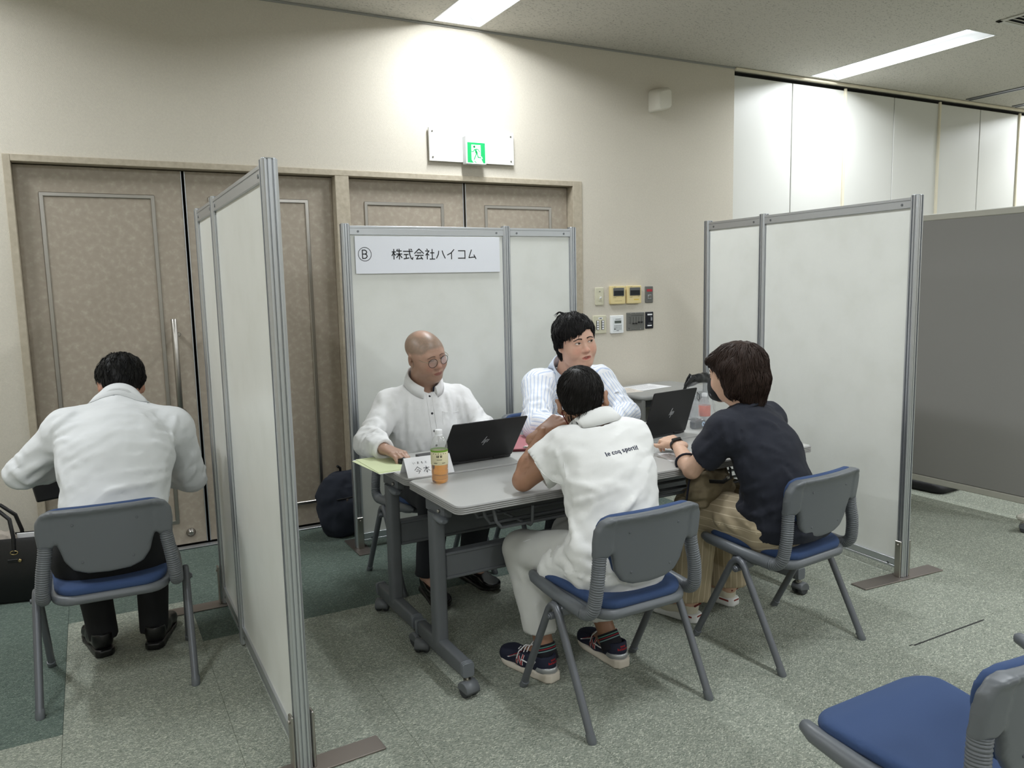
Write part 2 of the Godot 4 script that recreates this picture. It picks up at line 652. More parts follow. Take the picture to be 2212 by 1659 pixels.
func make_doors(ox0: float, ox1: float, oy: float) -> void:
	# frame: jambs, head, middle post
	var tr := thing("trim_4", "mottled taupe frame round the double doors", "door frame")
	tr.remove_meta("category")
	tr.remove_meta("label")
	structure(tr)
	var st := mb()
	box(st, V(ox0 + 0.016, oy / 2, WZ + 0.045), Vector3(0.034, oy, 0.11), 0.002)
	part(st, "jamb", M.door_frame, tr)
	st = mb()
	box(st, V(ox1 - 0.036, oy / 2, WZ + 0.045), Vector3(0.074, oy, 0.11), 0.002)
	part(st, "jamb", M.door_frame, tr)
	st = mb()
	box(st, V((ox0 + ox1) / 2 - 0.02, oy - 0.017, WZ + 0.0455), Vector3(ox1 - ox0 - 0.104, 0.034, 0.108), 0.002)
	part(st, "head", M.door_frame, tr)
	st = mb()
	box(st, V(1.388, (oy - 0.034) / 2, WZ + 0.0455), Vector3(0.083, oy - 0.035, 0.107), 0.002)
	part(st, "post", M.door_frame, tr)
	# four leaves: [x0, x1, inlay x0, x1]
	var zl := WZ + 0.065
	var leaves := [[-0.27, 0.512, -0.157, 0.362], [0.53, 1.346, 0.655, 1.19], [1.43, 2.205, 1.55, 2.056], [2.223, 3.0, 2.368, 2.86]]
	for k in 4:
		var L: Array = leaves[k]
		var d := thing("door_%d" % (k + 1), "", "")
		d.remove_meta("category")
		d.remove_meta("label")
		structure(d)
		var w: float = L[1] - L[0]
		st = mb()
		box(st, V((L[0] + L[1]) / 2, 1.056, zl + 0.02), Vector3(w, 2.085, 0.04), 0.002)
		part(st, "leaf", M.door, d)
		st = mb()
		box(st, V(L[1] if k % 2 == 0 else L[0], 1.056, zl - 0.0005), Vector3(0.005, 2.085, 0.006), 0.001)
		part(st, "edge_strip", M.alu, d)
		# raised metal inlay: four bars with mitred look
		var ix0: float = L[2]
		var ix1: float = L[3]
		for s in 2:
			st = mb()
			box(st, V(ix0 if s == 0 else ix1, 1.055, zl - 0.003), Vector3(0.022, 1.81, 0.008), 0.003)
			part(st, "inlay_bar", M.steel, d)
			st = mb()
			box(st, V((ix0 + ix1) / 2, 1.955 if s == 0 else 0.15, zl - 0.003), Vector3(ix1 - ix0 + 0.02, 0.022, 0.0085), 0.003)
			part(st, "inlay_bar", M.steel, d)
		# pull bar by the meeting edge
		var hx: float = (L[1] - 0.075) if k % 2 == 0 else (L[0] + 0.075)
		var off := -0.022 if k % 2 == 0 else 0.022
		var hn := Node3D.new()
		hn.name = "handle"
		d.add_child(hn)
		st = mb()
		cyl(st, V(hx + off, 0.74, zl - 0.075), V(hx + off, 1.30, zl - 0.075), 0.0155, 16, 0.002)
		part(st, "grip", M.steel, hn)
		for y in [0.785, 1.215]:
			st = mb()
			cyl(st, V(hx + off, y, zl - 0.07), V(hx, y, zl - 0.045), 0.009, 10)
			cyl(st, V(hx, y, zl - 0.05), V(hx, y, zl), 0.011, 12, 0.002)
			box(st, V(hx - 0.002, y, zl - 0.055), Vector3(0.02, 0.022, 0.02), 0.003)
			part(st, "mount", M.steel, hn)
		if k == 0 or k == 3:
			st = mb()
			lathe(st, [Vector2(0.024, 0.0), Vector2(0.026, 0.006), Vector2(0.018, 0.012), Vector2(0.016, 0.022), Vector2(0.01, 0.027)], 18, Transform3D(Basis(Vector3.RIGHT, PI / 2), V((L[1] - 0.085) if k == 0 else (L[0] + 0.085), 0.08, zl)))
			part(st, "lock_knob", M.steel, d)
	st = mb()
	box(st, V((ox0 + ox1) / 2, 0.003, WZ + 0.03), Vector3(ox1 - ox0, 0.006, 0.05), 0.001)
	structure(part(st, "trim_5", M.alu))

# ---------------------------------------------------------------- booth partitions
func post_outline(r: float) -> PackedVector2Array:
	var out := PackedVector2Array()
	for q in 4:
		var a := q * PI / 2
		for p in [Vector2(1.0, -0.66), Vector2(1.0, -0.42), Vector2(0.6, -0.42), Vector2(0.6, -0.2), Vector2(0.92, -0.2), Vector2(0.92, 0.2), Vector2(0.6, 0.2), Vector2(0.6, 0.42), Vector2(1.0, 0.42), Vector2(1.0, 0.66), Vector2(0.8, 0.8)]:
			out.append(p.rotated(a) * r)
	return out

func booth(called: String, label: String, at: Vector3, turn: float, widths: Array, height: float, feet: Array) -> Node3D:
	# local: runs along +x from the first post, faces +z
	var b := thing(called, label, "partition", at, turn)
	var x := 0.0
	var posts := [0.0]
	for w in widths:
		posts.append(posts[-1] + w)
	for p in posts:
		var st := mb()
		extrude(st, post_outline(0.0225), height, Transform3D(Basis(Vector3.RIGHT, -PI / 2), Vector3(p, 0.008, 0)))
		var o := part(st, "post", M.alu, b)
		st = mb()
		plate(st, 0.04, 0.04, 0.003, 0.01, 0.0008, Transform3D(Basis(Vector3.RIGHT, -PI / 2), Vector3(p, height + 0.008, 0)))
		part(st, "cap", M.alu, o)
	for k in widths.size():
		var w: float = widths[k] - 0.045
		var cx: float = posts[k] + widths[k] / 2
		var st := mb()
		box(st, Vector3(cx, (height + 0.05) / 2, 0), Vector3(w + 0.006, height - 0.1, 0.012), 0.001)
		part(st, "board", M.white_panel, b)
		for e in 2:
			var y := height - 0.024 if e == 0 else 0.062
			st = mb()
			box(st, Vector3(cx, y + (0.018 if e == 0 else -0.018), 0), Vector3(w, 0.012, 0.032), 0.001)
			box(st, Vector3(cx, y, 0), Vector3(w, 0.028, 0.026), 0.001)
			box(st, Vector3(cx, y - 0.007 if e == 0 else y + 0.007, 0), Vector3(w, 0.032, 0.031), 0.001)
			var rail := part(st, "rail", M.alu, b)
			for sx in [-1.0, 1.0]:
				st = mb()
				for sz in [-1.0, 1.0]:
					cyl(st, Vector3(cx + sx * (w / 2 - 0.045), y - 0.006, sz * 0.015), Vector3(cx + sx * (w / 2 - 0.045), y - 0.006, sz * 0.0175), 0.0065, 10, 0.0008)
				part(st, "screw", M.alu_dark, rail)
		# glazing bead round the board
		for sx in [-1.0, 1.0]:
			st = mb()
			box(st, Vector3(cx + sx * (w / 2 - 0.001), height / 2, 0), Vector3(0.006, height - 0.12, 0.018), 0.001)
			part(st, "bead", M.alu, b)
	for f in feet:
		# [post index, length towards +z, length towards -z, skew]
		var fx: float = posts[f[0]]
		var fn := Node3D.new()
		fn.name = "foot"
		b.add_child(fn, true)
		fn.position = Vector3(fx, 0, 0)
		fn.rotation.y = f[3]
		var st := mb()
		plate(st, 0.085, f[1] + f[2], 0.006, 0.004, 0.001, Transform3D(Basis(Vector3.RIGHT, -PI / 2), Vector3(0, 0.0005, (f[1] - f[2]) / 2)))
		part(st, "foot_plate", M.steel_plate, fn)
		for s in [-1.0, 1.0]:
			st = mb()
			box(st, Vector3(0, 0.095, s * 0.031), Vector3(0.034, 0.18, 0.009), 0.003)
			part(st, "upright", M.steel, fn)
			st = mb()
			cyl(st, Vector3(0, 0.165, s * 0.035), Vector3(0, 0.165, s * 0.040), 0.006, 10, 0.001)
			part(st, "bolt", M.steel, fn)
	return b

func make_partitions() -> void:
	# left one: from (0.478, 2.27) back to 3.74
	booth("booth_partition", "white panel partition in aluminium frame beside the man seated at the doors", V(0.472, 0, 3.74), -PI / 2, [0.49, 0.98], 1.795, [[0, 0.25, 0.25, 0.0], [2, 0.25, 0.25, 0.06]])
	booth("booth_partition", "white panel partition behind the table that carries the company name sign", V(1.243, 0, 4.16), 0.0, [0.967, 0.463], 1.775, [[0, 0.13, 0.16, 0.0], [2, 0.13, 0.16, 0.0]])
	booth("booth_partition", "white panel partition in aluminium frame behind the woman in the dark shirt", V(3.462, 0, 3.81), -PI / 2 - 0.062, [0.49, 0.985], 1.80, [[0, 0.2, 0.2, 0.0], [2, 0.29, 0.24, 0.0]])
	# grey cloth screen on castors further right
	var s := thing("folding_screen", "tall grey cloth screen on castors behind the right partition", "screen", V(4.75, 0, 2.42), 0.0)
	var L := 1.75
	var st := mb()
	box(st, Vector3(0, 0.965, -L / 2), Vector3(0.026, 1.64, L), 0.002)
	part(st, "cloth_panel", M.screen_grey, s)
	for y in [0.122, 1.805]:
		st = mb()
		box(st, Vector3(0, y, -L / 2), Vector3(0.034, 0.04, L), 0.004)
		part(st, "rail", M.screen_frame, s)
	for z in [0.0, -L]:
		st = mb()
		box(st, Vector3(0, 0.95, z), Vector3(0.036, 1.74, 0.04), 0.005)
		part(st, "upright", M.screen_frame, s)
		st = mb()
		box(st, Vector3(0, 0.085, z), Vector3(0.5, 0.035, 0.05), 0.012)
		part(st, "foot", M.screen_frame, s)
		for sx in [-1.0, 1.0]:
			var c := caster(s, Vector3(sx * 0.21, 0, z), 0.024, 0.5)
			c.name = "caster"

func caster(parent: Node3D, at: Vector3, r: float, turn: float) -> Node3D:
	var c := Node3D.new()
	c.name = "caster"
	parent.add_child(c, true)
	c.position = at
	c.rotation.y = turn
	var st := mb()
	for s in [-1.0, 1.0]:
		tube(st, [Vector3(s * 0.008, r, 0.008), Vector3(s * 0.011, r, 0.008), Vector3(s * 0.024, r, 0.008), Vector3(s * 0.027, r, 0.008)], [r - 0.002, r, r, r - 0.005], 22)
	part(st, "wheel", M.rubber, c)
	st = mb()
	var hood := []
	for e in [-0.0285, -0.026, 0.026, 0.0285]:
		var ring := []
		var rr_ := r + 0.004 - (0.004 if absf(e) > 0.027 else 0.0)
		for k in 12:
			var a := PI * 0.02 + PI * 1.06 * k / 11.0
			ring.append(Vector3(e, r + sin(a) * rr_ , 0.008 - cos(a) * rr_))
		hood.append(ring)
	loft(st, hood)
	part(st, "hood", M.table_leg, c)
	st = mb()
	cyl(st, Vector3(0, r * 2 - 0.004, 0), Vector3(0, r * 2 + 0.035, 0), 0.007, 10)
	cyl(st, Vector3(0, r * 2 + 0.002, 0), Vector3(0, r * 2 + 0.008, 0), 0.014, 12)
	part(st, "stem", M.steel, c)
	return c
# ---------------------------------------------------------------- distance fields meshed as surface nets
class Field:
	var o: Vector3
	var h: float
	var nx: int
	var ny: int
	var nz: int
	var d: PackedFloat32Array
	func _init(lo: Vector3, hi: Vector3, cell: float) -> void:
		h = cell
		o = lo
		nx = int(ceil((hi.x - lo.x) / cell)) + 1
		ny = int(ceil((hi.y - lo.y) / cell)) + 1
		nz = int(ceil((hi.z - lo.z) / cell)) + 1
		d = PackedFloat32Array()
		d.resize(nx * ny * nz)
		d.fill(0.3)

	# tapered capsule from a to b; squeezed by s along ax; clipped by the plane (cp, cn); op 0 joins, 1 cuts
	func cap(a: Vector3, b: Vector3, ra: float, rb: float, k := 0.0, op := 0, ax := Vector3.ZERO, s := 1.0, cp := Vector3.ZERO, cn := Vector3.ZERO) -> void:
		var pad := maxf(ra, rb) * maxf(s, 1.0) + k + h * 2.5
		var lo := a.min(b) - Vector3.ONE * pad
		var hi := a.max(b) + Vector3.ONE * pad
		var i0 := maxi(0, int((lo.x - o.x) / h))
		var i1 := mini(nx - 1, int((hi.x - o.x) / h) + 1)
		var j0 := maxi(0, int((lo.y - o.y) / h))
		var j1 := mini(ny - 1, int((hi.y - o.y) / h) + 1)
		var k0 := maxi(0, int((lo.z - o.z) / h))
		var k1 := mini(nz - 1, int((hi.z - o.z) / h) + 1)
		var ba := b - a
		var inv := 1.0 / maxf(ba.length_squared(), 1e-9)
		var squeeze := ax != Vector3.ZERO
		var sq := 1.0 / s - 1.0
		var clip := cn != Vector3.ZERO
		var fix := minf(s, 1.0) if squeeze else 1.0
		for kk in range(k0, k1 + 1):
			var pz := o.z + kk * h
			for j in range(j0, j1 + 1):
				var row := (kk * ny + j) * nx
				var q := Vector3(o.x + i0 * h, o.y + j * h, pz) - a
				for i in range(i0, i1 + 1):
					var w := q
					if squeeze:
						w += ax * (q.dot(ax) * sq)
					var t := clampf(w.dot(ba) * inv, 0.0, 1.0)
					var v := ((w - ba * t).length() - (ra + (rb - ra) * t)) * fix
					if clip:
						v = maxf(v, (q + a - cp).dot(cn))
					q.x += h
					var e := d[row + i]
					if op == 0:
						if k > 0.0:
							var m := k - absf(v - e)
							if m > 0.0:
								d[row + i] = minf(v, e) - m * m / (4.0 * k)
								continue
						if v < e:
							d[row + i] = v
					else:
						v = -v
						if k > 0.0:
							var m := k - absf(v - e)
							if m > 0.0:
								d[row + i] = maxf(v, e) + m * m / (4.0 * k)
								continue
						if v > e:
							d[row + i] = v

	func ell(c: Vector3, r: Vector3, b: Basis, k := 0.0, op := 0) -> void:
		var big := maxf(r.x, maxf(r.y, r.z))
		var small := minf(r.x, minf(r.y, r.z))
		var pad := Vector3.ZERO
		for ax in 3:
			pad += (b[ax] * r[ax]).abs()
		pad += Vector3.ONE * (k + h * 2.5)
		var lo := c - pad
		var hi := c + pad
		var i0 := maxi(0, int((lo.x - o.x) / h))
		var i1 := mini(nx - 1, int((hi.x - o.x) / h) + 1)
		var j0 := maxi(0, int((lo.y - o.y) / h))
		var j1 := mini(ny - 1, int((hi.y - o.y) / h) + 1)
		var k0 := maxi(0, int((lo.z - o.z) / h))
		var k1 := mini(nz - 1, int((hi.z - o.z) / h) + 1)
		var ib := b.transposed()
		var ir := Vector3.ONE / r
		for kk in range(k0, k1 + 1):
			var pz := o.z + kk * h
			for j in range(j0, j1 + 1):
				var row := (kk * ny + j) * nx
				for i in range(i0, i1 + 1):
					var u := ib * (Vector3(o.x + i * h, o.y + j * h, pz) - c) * ir
					var k1_ := u.length()
					var k2 := (u * ir).length()
					var v := k1_ * (k1_ - 1.0) / k2 if k2 > 1e-6 else -small
					var e := d[row + i]
					if op == 0:
						if k > 0.0:
							var m := k - absf(v - e)
							if m > 0.0:
								d[row + i] = minf(v, e) - m * m / (4.0 * k)
								continue
						if v < e:
							d[row + i] = v
					else:
						v = -v
						if k > 0.0:
							var m := k - absf(v - e)
							if m > 0.0:
								d[row + i] = maxf(v, e) + m * m / (4.0 * k)
								continue
						if v > e:
							d[row + i] = v

	# keep only what lies behind the plane
	func cut(p: Vector3, n: Vector3) -> void:
		var step := n.x * h
		for kk in nz:
			for j in ny:
				var v := (Vector3(o.x, o.y + j * h, o.z + kk * h) - p).dot(n)
				if maxf(v, v + step * nx) < -0.16:
					continue
				var row := (kk * ny + j) * nx
				for i in nx:
					if v > d[row + i]:
						d[row + i] = v
					v += step

	# displaces the surface by fn(point) wherever the field is near zero
	func displace(fn: Callable, band := 0.03) -> void:
		for kk in nz:
			for j in ny:
				var row := (kk * ny + j) * nx
				for i in nx:
					var e := d[row + i]
					if e < band and e > -band:
						d[row + i] = e - fn.call(Vector3(o.x + i * h, o.y + j * h, o.z + kk * h))

	func sample(p: Vector3) -> float:
		var q := (p - o) / h
		var i := clampi(int(q.x), 0, nx - 2)
		var j := clampi(int(q.y), 0, ny - 2)
		var k := clampi(int(q.z), 0, nz - 2)
		var f := Vector3(clampf(q.x - i, 0, 1), clampf(q.y - j, 0, 1), clampf(q.z - k, 0, 1))
		var r := (k * ny + j) * nx + i
		var r2 := r + ny * nx
		var a := lerpf(lerpf(d[r], d[r + 1], f.x), lerpf(d[r + nx], d[r + nx + 1], f.x), f.y)
		var b := lerpf(lerpf(d[r2], d[r2 + 1], f.x), lerpf(d[r2 + nx], d[r2 + nx + 1], f.x), f.y)
		return lerpf(a, b, f.z)

	func grad(p: Vector3) -> Vector3:
		var e := h * 0.8
		return Vector3(sample(p + Vector3(e, 0, 0)) - sample(p - Vector3(e, 0, 0)), sample(p + Vector3(0, e, 0)) - sample(p - Vector3(0, e, 0)), sample(p + Vector3(0, 0, e)) - sample(p - Vector3(0, 0, e))).normalized()

	# nearest point of the surface
	func onto(p: Vector3, steps := 6) -> Vector3:
		for s in steps:
			p -= grad(p) * sample(p) * 0.9
		return p

	# walk from p along dir until the surface
	func hit(p: Vector3, dir: Vector3, far := 1.0) -> Vector3:
		var t := 0.0
		while t < far:
			var v := sample(p + dir * t)
			if v < 0.0004:
				break
			t += clampf(v * 0.7, 0.0006, h * 2.0)
		return p + dir * t

	# a soft ridge (a fold of cloth) lying on the surface between a and b
	func fold(a: Vector3, b: Vector3, r: float, k: float, n := 5, bulge := Vector3.ZERO) -> void:
		var last := Vector3.ZERO
		for i in n + 1:
			var t := float(i) / n
			var p := onto(a.lerp(b, t) + bulge * sin(PI * t))
			p -= grad(p) * r * 0.45
			var rr_ := r * (0.35 + 0.65 * sin(PI * clampf(t, 0.06, 0.94)))
			if i > 0:
				cap(last, p, rr_, rr_, k)
			last = p

	# arrays [positions, normals, indices]
	func net(relax := 1) -> Array:
		var pos := PackedVector3Array()
		var idx := PackedInt32Array()
		var cell := {}
		var off := PackedInt32Array([0, 1, nx, nx + 1, nx * ny, nx * ny + 1, nx * ny + nx, nx * ny + nx + 1])
		var lim := h * 4.0
		for k in nz - 1:
			for j in ny - 1:
				var row := (k * ny + j) * nx
				for i in nx - 1:
					var r := row + i
					var v0 := d[r]
					if v0 > lim or v0 < -lim:
						continue
					var inside := 0
					var v := [0.0, 0.0, 0.0, 0.0, 0.0, 0.0, 0.0, 0.0]
					for c in 8:
						var e := d[r + off[c]]
						v[c] = e
						if e < 0.0:
							inside += 1
					if inside == 0 or inside == 8:
						continue
					var sum := Vector3.ZERO
					var cnt := 0
					for c in 8:
						for ax in 3:
							var bit := 1 << ax
							if c & bit:
								continue
							var e: float = v[c]
							var g: float = v[c | bit]
							if (e < 0.0) == (g < 0.0):
								continue
							var t := e / (e - g)
							var p := Vector3(c & 1, (c >> 1) & 1, (c >> 2) & 1)
							p[ax] = t
							sum += p
							cnt += 1
					cell[r] = pos.size()
					pos.append(o + (Vector3(i, j, k) + sum / cnt) * h)
		var dy := nx
		var dz := nx * ny
		for r in cell:
			# three edges at the low corner of this cell
			var e := d[r]
			var neg := e < 0.0
			if neg != (d[r + 1] < 0.0):
				_q(cell, idx, r, r - dy, r - dy - dz, r - dz, neg)
			if neg != (d[r + dy] < 0.0):
				_q(cell, idx, r, r - dz, r - dz - 1, r - 1, neg)
			if neg != (d[r + dz] < 0.0):
				_q(cell, idx, r, r - 1, r - 1 - dy, r - dy, neg)
		for it in relax:
			var acc := PackedVector3Array()
			acc.resize(pos.size())
			var num := PackedInt32Array()
			num.resize(pos.size())
			for t in range(0, idx.size(), 3):
				for c in 3:
					var a := idx[t + c]
					acc[a] += pos[idx[t + (c + 1) % 3]]
					num[a] += 1
			for a in pos.size():
				if num[a] > 0:
					pos[a] = pos[a].lerp(acc[a] / num[a], 0.5)
		var nrm := PackedVector3Array()
		nrm.resize(pos.size())
		for t in range(0, idx.size(), 3):
			var a := idx[t]
			var b := idx[t + 1]
			var c := idx[t + 2]
			var n := (pos[a] - pos[c]).cross(pos[a] - pos[b])
			nrm[a] += n
			nrm[b] += n
			nrm[c] += n
		for a in pos.size():
			nrm[a] = nrm[a].normalized()
		return [pos, nrm, idx]

	func _q(cell: Dictionary, idx: PackedInt32Array, a: int, b: int, c: int, e: int, flip: bool) -> void:
		if not (cell.has(b) and cell.has(c) and cell.has(e)):
			return
		var ia: int = cell[a]
		var ib: int = cell[b]
		var ic: int = cell[c]
		var id: int = cell[e]
		if flip:
			idx.append_array([ia, ib, ic, ia, ic, id])
		else:
			idx.append_array([ia, ic, ib, ia, id, ic])

# joins several nets into one mesh; colours by fn(point, normal) if given; uv by uvf(tri centre, point, normal)
func nets_mesh(nets: Array, m: Material, colf = null, uvf = null) -> ArrayMesh:
	var pos := PackedVector3Array()
	var nrm := PackedVector3Array()
	var idx := PackedInt32Array()
	for n in nets:
		var base := pos.size()
		pos.append_array(n[0])
		nrm.append_array(n[1])
		for i in n[2]:
			idx.append(base + i)
	var arr := []
	arr.resize(Mesh.ARRAY_MAX)
	if uvf != null:
		var p2 := PackedVector3Array()
		var n2 := PackedVector3Array()
		var u2 := PackedVector2Array()
		var c2 := PackedColorArray()
		for t in range(0, idx.size(), 3):
			var mid := (pos[idx[t]] + pos[idx[t + 1]] + pos[idx[t + 2]]) / 3.0
			for c in 3:
				var a := idx[t + c]
				p2.append(pos[a])
				n2.append(nrm[a])
				u2.append(uvf.call(mid, pos[a], nrm[a]))
				if colf != null:
					c2.append(colf.call(pos[a], nrm[a]))
		arr[Mesh.ARRAY_VERTEX] = p2
		arr[Mesh.ARRAY_NORMAL] = n2
		arr[Mesh.ARRAY_TEX_UV] = u2
		if colf != null:
			arr[Mesh.ARRAY_COLOR] = c2
	else:
		arr[Mesh.ARRAY_VERTEX] = pos
		arr[Mesh.ARRAY_NORMAL] = nrm
		arr[Mesh.ARRAY_INDEX] = idx
		if colf != null:
			var cc := PackedColorArray()
			cc.resize(pos.size())
			for a in pos.size():
				cc[a] = colf.call(pos[a], nrm[a])
			arr[Mesh.ARRAY_COLOR] = cc
	var mesh := ArrayMesh.new()
	mesh.add_surface_from_arrays(Mesh.PRIMITIVE_TRIANGLES, arr)
	mesh.surface_set_material(0, m)
	return mesh

func net_part(nets: Array, called: String, m: Material, parent: Node, colf = null, uvf = null) -> MeshInstance3D:
	var o := MeshInstance3D.new()
	o.mesh = nets_mesh(nets, m, colf, uvf)
	return hang(o, called, parent)

func field_of(lo: Vector3, hi: Vector3, cell: float, fn: Callable) -> Field:
	var F := Field.new(lo, hi, cell)
	for k in F.nz:
		for j in F.ny:
			var row := (k * F.ny + j) * F.nx
			for i in F.nx:
				F.d[row + i] = fn.call(Vector3(lo.x + i * cell, lo.y + j * cell, lo.z + k * cell))
	return F

func poly_dist(p: Vector2, poly: PackedVector2Array) -> float:
	var best := INF
	var n := poly.size()
	var c := false
	var j := n - 1
	for i in n:
		var a := poly[i]
		var b := poly[j]
		var e := b - a
		var w := p - a
		var v := w - e * clampf(w.dot(e) / e.length_squared(), 0, 1)
		best = minf(best, v.length_squared())
		if ((a.y > p.y) != (b.y > p.y)) and p.x < e.x * (p.y - a.y) / e.y + a.x:
			c = not c
		j = i
	return -sqrt(best) if c else sqrt(best)
# ---------------------------------------------------------------- stacking chairs
func chair_back_z(x: float, y: float) -> float:
	# the rest leans back with height and wraps round the sitter
	return 0.185 + (y - 0.48) * 0.14 - x * x * 0.55

func make_chair(label: String) -> Node3D:
	# local: origin on the floor between the feet, the sitter looks towards -z
	var c := thing("stacking_chair", label, "chair", Vector3.ZERO, 0.0, "blue and grey stacking chairs")
	# back shell: wide shoulders reaching down to the bellows, lower middle
	var o := PackedVector2Array([Vector2(-0.165, 0.72), Vector2(-0.195, 0.708), Vector2(-0.213, 0.68), Vector2(-0.2165, 0.64), Vector2(-0.212, 0.585), Vector2(-0.165, 0.585), Vector2(-0.163, 0.594), Vector2(-0.155, 0.597), Vector2(-0.147, 0.575), Vector2(-0.135, 0.53), Vector2(-0.11, 0.495), Vector2(-0.07, 0.479), Vector2(0.0, 0.474)])
	var full := o.duplicate()
	for i in range(o.size() - 2, -1, -1):
		full.append(Vector2(-o[i].x, o[i].y))
	var F := field_of(Vector3(-0.235, 0.455, 0.12), Vector3(0.235, 0.742, 0.265), 0.0062, func(p: Vector3) -> float:
		var zz := p.z - chair_back_z(p.x, p.y)
		var wide := 0.013 if absf(p.x) < 0.16 else 0.017
		var lip := 0.006 * smoothstep(0.69, 0.715, p.y)
		var dz := absf(zz - lip * 0.5) - wide - lip
		if dz > 0.03:
			return dz
		var dp := poly_dist(Vector2(p.x, p.y), full)
		var q := Vector2(maxf(dp + 0.01, 0), maxf(dz + 0.01, 0))
		return q.length() + minf(maxf(dp + 0.01, dz + 0.01), 0.0) - 0.01)
	var shell := net_part([F.net()], "back_shell", M.chair_grey, c)
	for p in [Vector2(-0.1, 0.665), Vector2(0.1, 0.665), Vector2(-0.08, 0.525), Vector2(0.08, 0.525)]:
		var st := mb()
		var z := chair_back_z(p.x, p.y) + 0.0125
		cyl(st, Vector3(p.x, p.y, z), Vector3(p.x, p.y, z + 0.0022), 0.0045, 10, 0.001)
		part(st, "screw", M.chair_leg, shell)
	# back cushion, its edge shows above the shell
	var half := [Vector2(-0.145, 0.723), Vector2(-0.178, 0.714), Vector2(-0.195, 0.69), Vector2(-0.196, 0.65), Vector2(-0.185, 0.62), Vector2(-0.158, 0.6), Vector2(-0.14, 0.565), Vector2(-0.125, 0.525), Vector2(-0.1, 0.5), Vector2(-0.05, 0.488)]
	var pad := PackedVector2Array(half)
	for i in range(half.size() - 1, -1, -1):
		pad.append(Vector2(-half[i].x, half[i].y))
	F = field_of(Vector3(-0.215, 0.47, 0.09), Vector3(0.215, 0.75, 0.24), 0.0075, func(p: Vector3) -> float:
		var zz := p.z - chair_back_z(p.x, p.y) + 0.022
		var dz := absf(zz) - 0.016
		var dp := poly_dist(Vector2(p.x, p.y), pad)
		var q := Vector2(maxf(dp + 0.012, 0), maxf(dz + 0.012, 0))
		return q.length() + minf(maxf(dp + 0.012, dz + 0.012), 0.0) - 0.012)
	net_part([F.net()], "back_cushion", M.chair_blue, c)
	# seat shell and cushion: tapered rounded outline, dished pan
	F = field_of(Vector3(-0.24, 0.34, -0.245), Vector3(0.24, 0.45, 0.215), 0.0075, func(p: Vector3) -> float:
		var w := lerpf(0.218, 0.192, smoothstep(-0.2, 0.2, p.z))
		var q2 := Vector2(absf(p.x) - w + 0.075, absf(p.z + 0.01) - 0.2 + 0.075)
		var dp := Vector2(maxf(q2.x, 0), maxf(q2.y, 0)).length() + minf(maxf(q2.x, q2.y), 0) - 0.075
		var yc := 0.397 - p.z * 0.07 - 0.012 * smoothstep(-0.14, -0.22, p.z)
		var dz := absf(p.y - yc) - 0.017
		var q := Vector2(maxf(dp + 0.014, 0), maxf(dz + 0.014, 0))
		return q.length() + minf(maxf(dp + 0.014, dz + 0.014), 0.0) - 0.014)
	net_part([F.net()], "seat_shell", M.chair_grey, c)
	F = field_of(Vector3(-0.24, 0.38, -0.25), Vector3(0.24, 0.475, 0.21), 0.0075, func(p: Vector3) -> float:
		var w := lerpf(0.212, 0.18, smoothstep(-0.2, 0.2, p.z))
		var q2 := Vector2(absf(p.x) - w + 0.08, absf(p.z + 0.015) - 0.198 + 0.08)
		var dp := Vector2(maxf(q2.x, 0), maxf(q2.y, 0)).length() + minf(maxf(q2.x, q2.y), 0) - 0.08
		var dish := 0.012 * (1.0 - smoothstep(0.0, 0.19, Vector2(p.x, p.z * 0.9).length()))
		var yc := 0.426 - p.z * 0.07 - dish * 0.6 - 0.014 * smoothstep(-0.14, -0.22, p.z)
		var dz := absf(p.y - yc) - 0.017
		var q := Vector2(maxf(dp + 0.016, 0), maxf(dz + 0.016, 0))
		return q.length() + minf(maxf(dp + 0.016, dz + 0.016), 0.0) - 0.016)
	net_part([F.net()], "seat_cushion", M.chair_blue, c)
	for s in [-1.0, 1.0]:
		# seat side tube
		var st := mb()
		tube(st, [Vector3(s * 0.19, 0.412, -0.225), Vector3(s * 0.2, 0.413, -0.212), Vector3(s * 0.211, 0.412, -0.18), Vector3(s * 0.217, 0.408, -0.1), Vector3(s * 0.218, 0.4, 0.0), Vector3(s * 0.216, 0.394, 0.1), Vector3(s * 0.215, 0.392, 0.125)], [0.008, 0.017, 0.021, 0.0225, 0.023, 0.023, 0.023], 14)
		part(st, "side_rail", M.chair_grey, c)
		# ribbed bellows up to the back
		var path := [Vector3(s * 0.215, 0.392, 0.12), Vector3(s * 0.214, 0.396, 0.146), Vector3(s * 0.213, 0.412, 0.168), Vector3(s * 0.21, 0.44, 0.178), Vector3(s * 0.203, 0.5, 0.183), Vector3(s * 0.193, 0.56, 0.179), Vector3(s * 0.189, 0.592, 0.178)]
		var cv := Curve3D.new()
		for p in path:
			cv.add_point(p)
		var pts := []
		var rad := []
		var n := 32
		for k in n * 4:
			pts.append(cv.sample_baked(cv.get_baked_length() * (k / 4 + [0.0, 0.14, 0.5, 0.78][k % 4]) / n, true))
			rad.append([0.0198, 0.0222, 0.0238, 0.0222][k % 4])
		st = mb()
		tube(st, pts, rad, 14)
		part(st, "bellows", M.chair_grey, c)
		# A-shaped leg: one bent tube
		var lx: float = s * 0.25
		st = mb()
		var leg := [Vector3(lx, 0.012, -0.208), Vector3(lx, 0.10, -0.163), Vector3(lx, 0.335, -0.042), Vector3(lx, 0.358, -0.03), Vector3(lx, 0.376, -0.014), Vector3(lx, 0.382, 0.002), Vector3(lx, 0.376, 0.018), Vector3(lx, 0.358, 0.033), Vector3(lx, 0.335, 0.043), Vector3(lx, 0.10, 0.165), Vector3(lx, 0.012, 0.21)]
		tube(st, leg, 0.0135, 12)
		var lg := part(st, "leg", M.chair_leg, c)
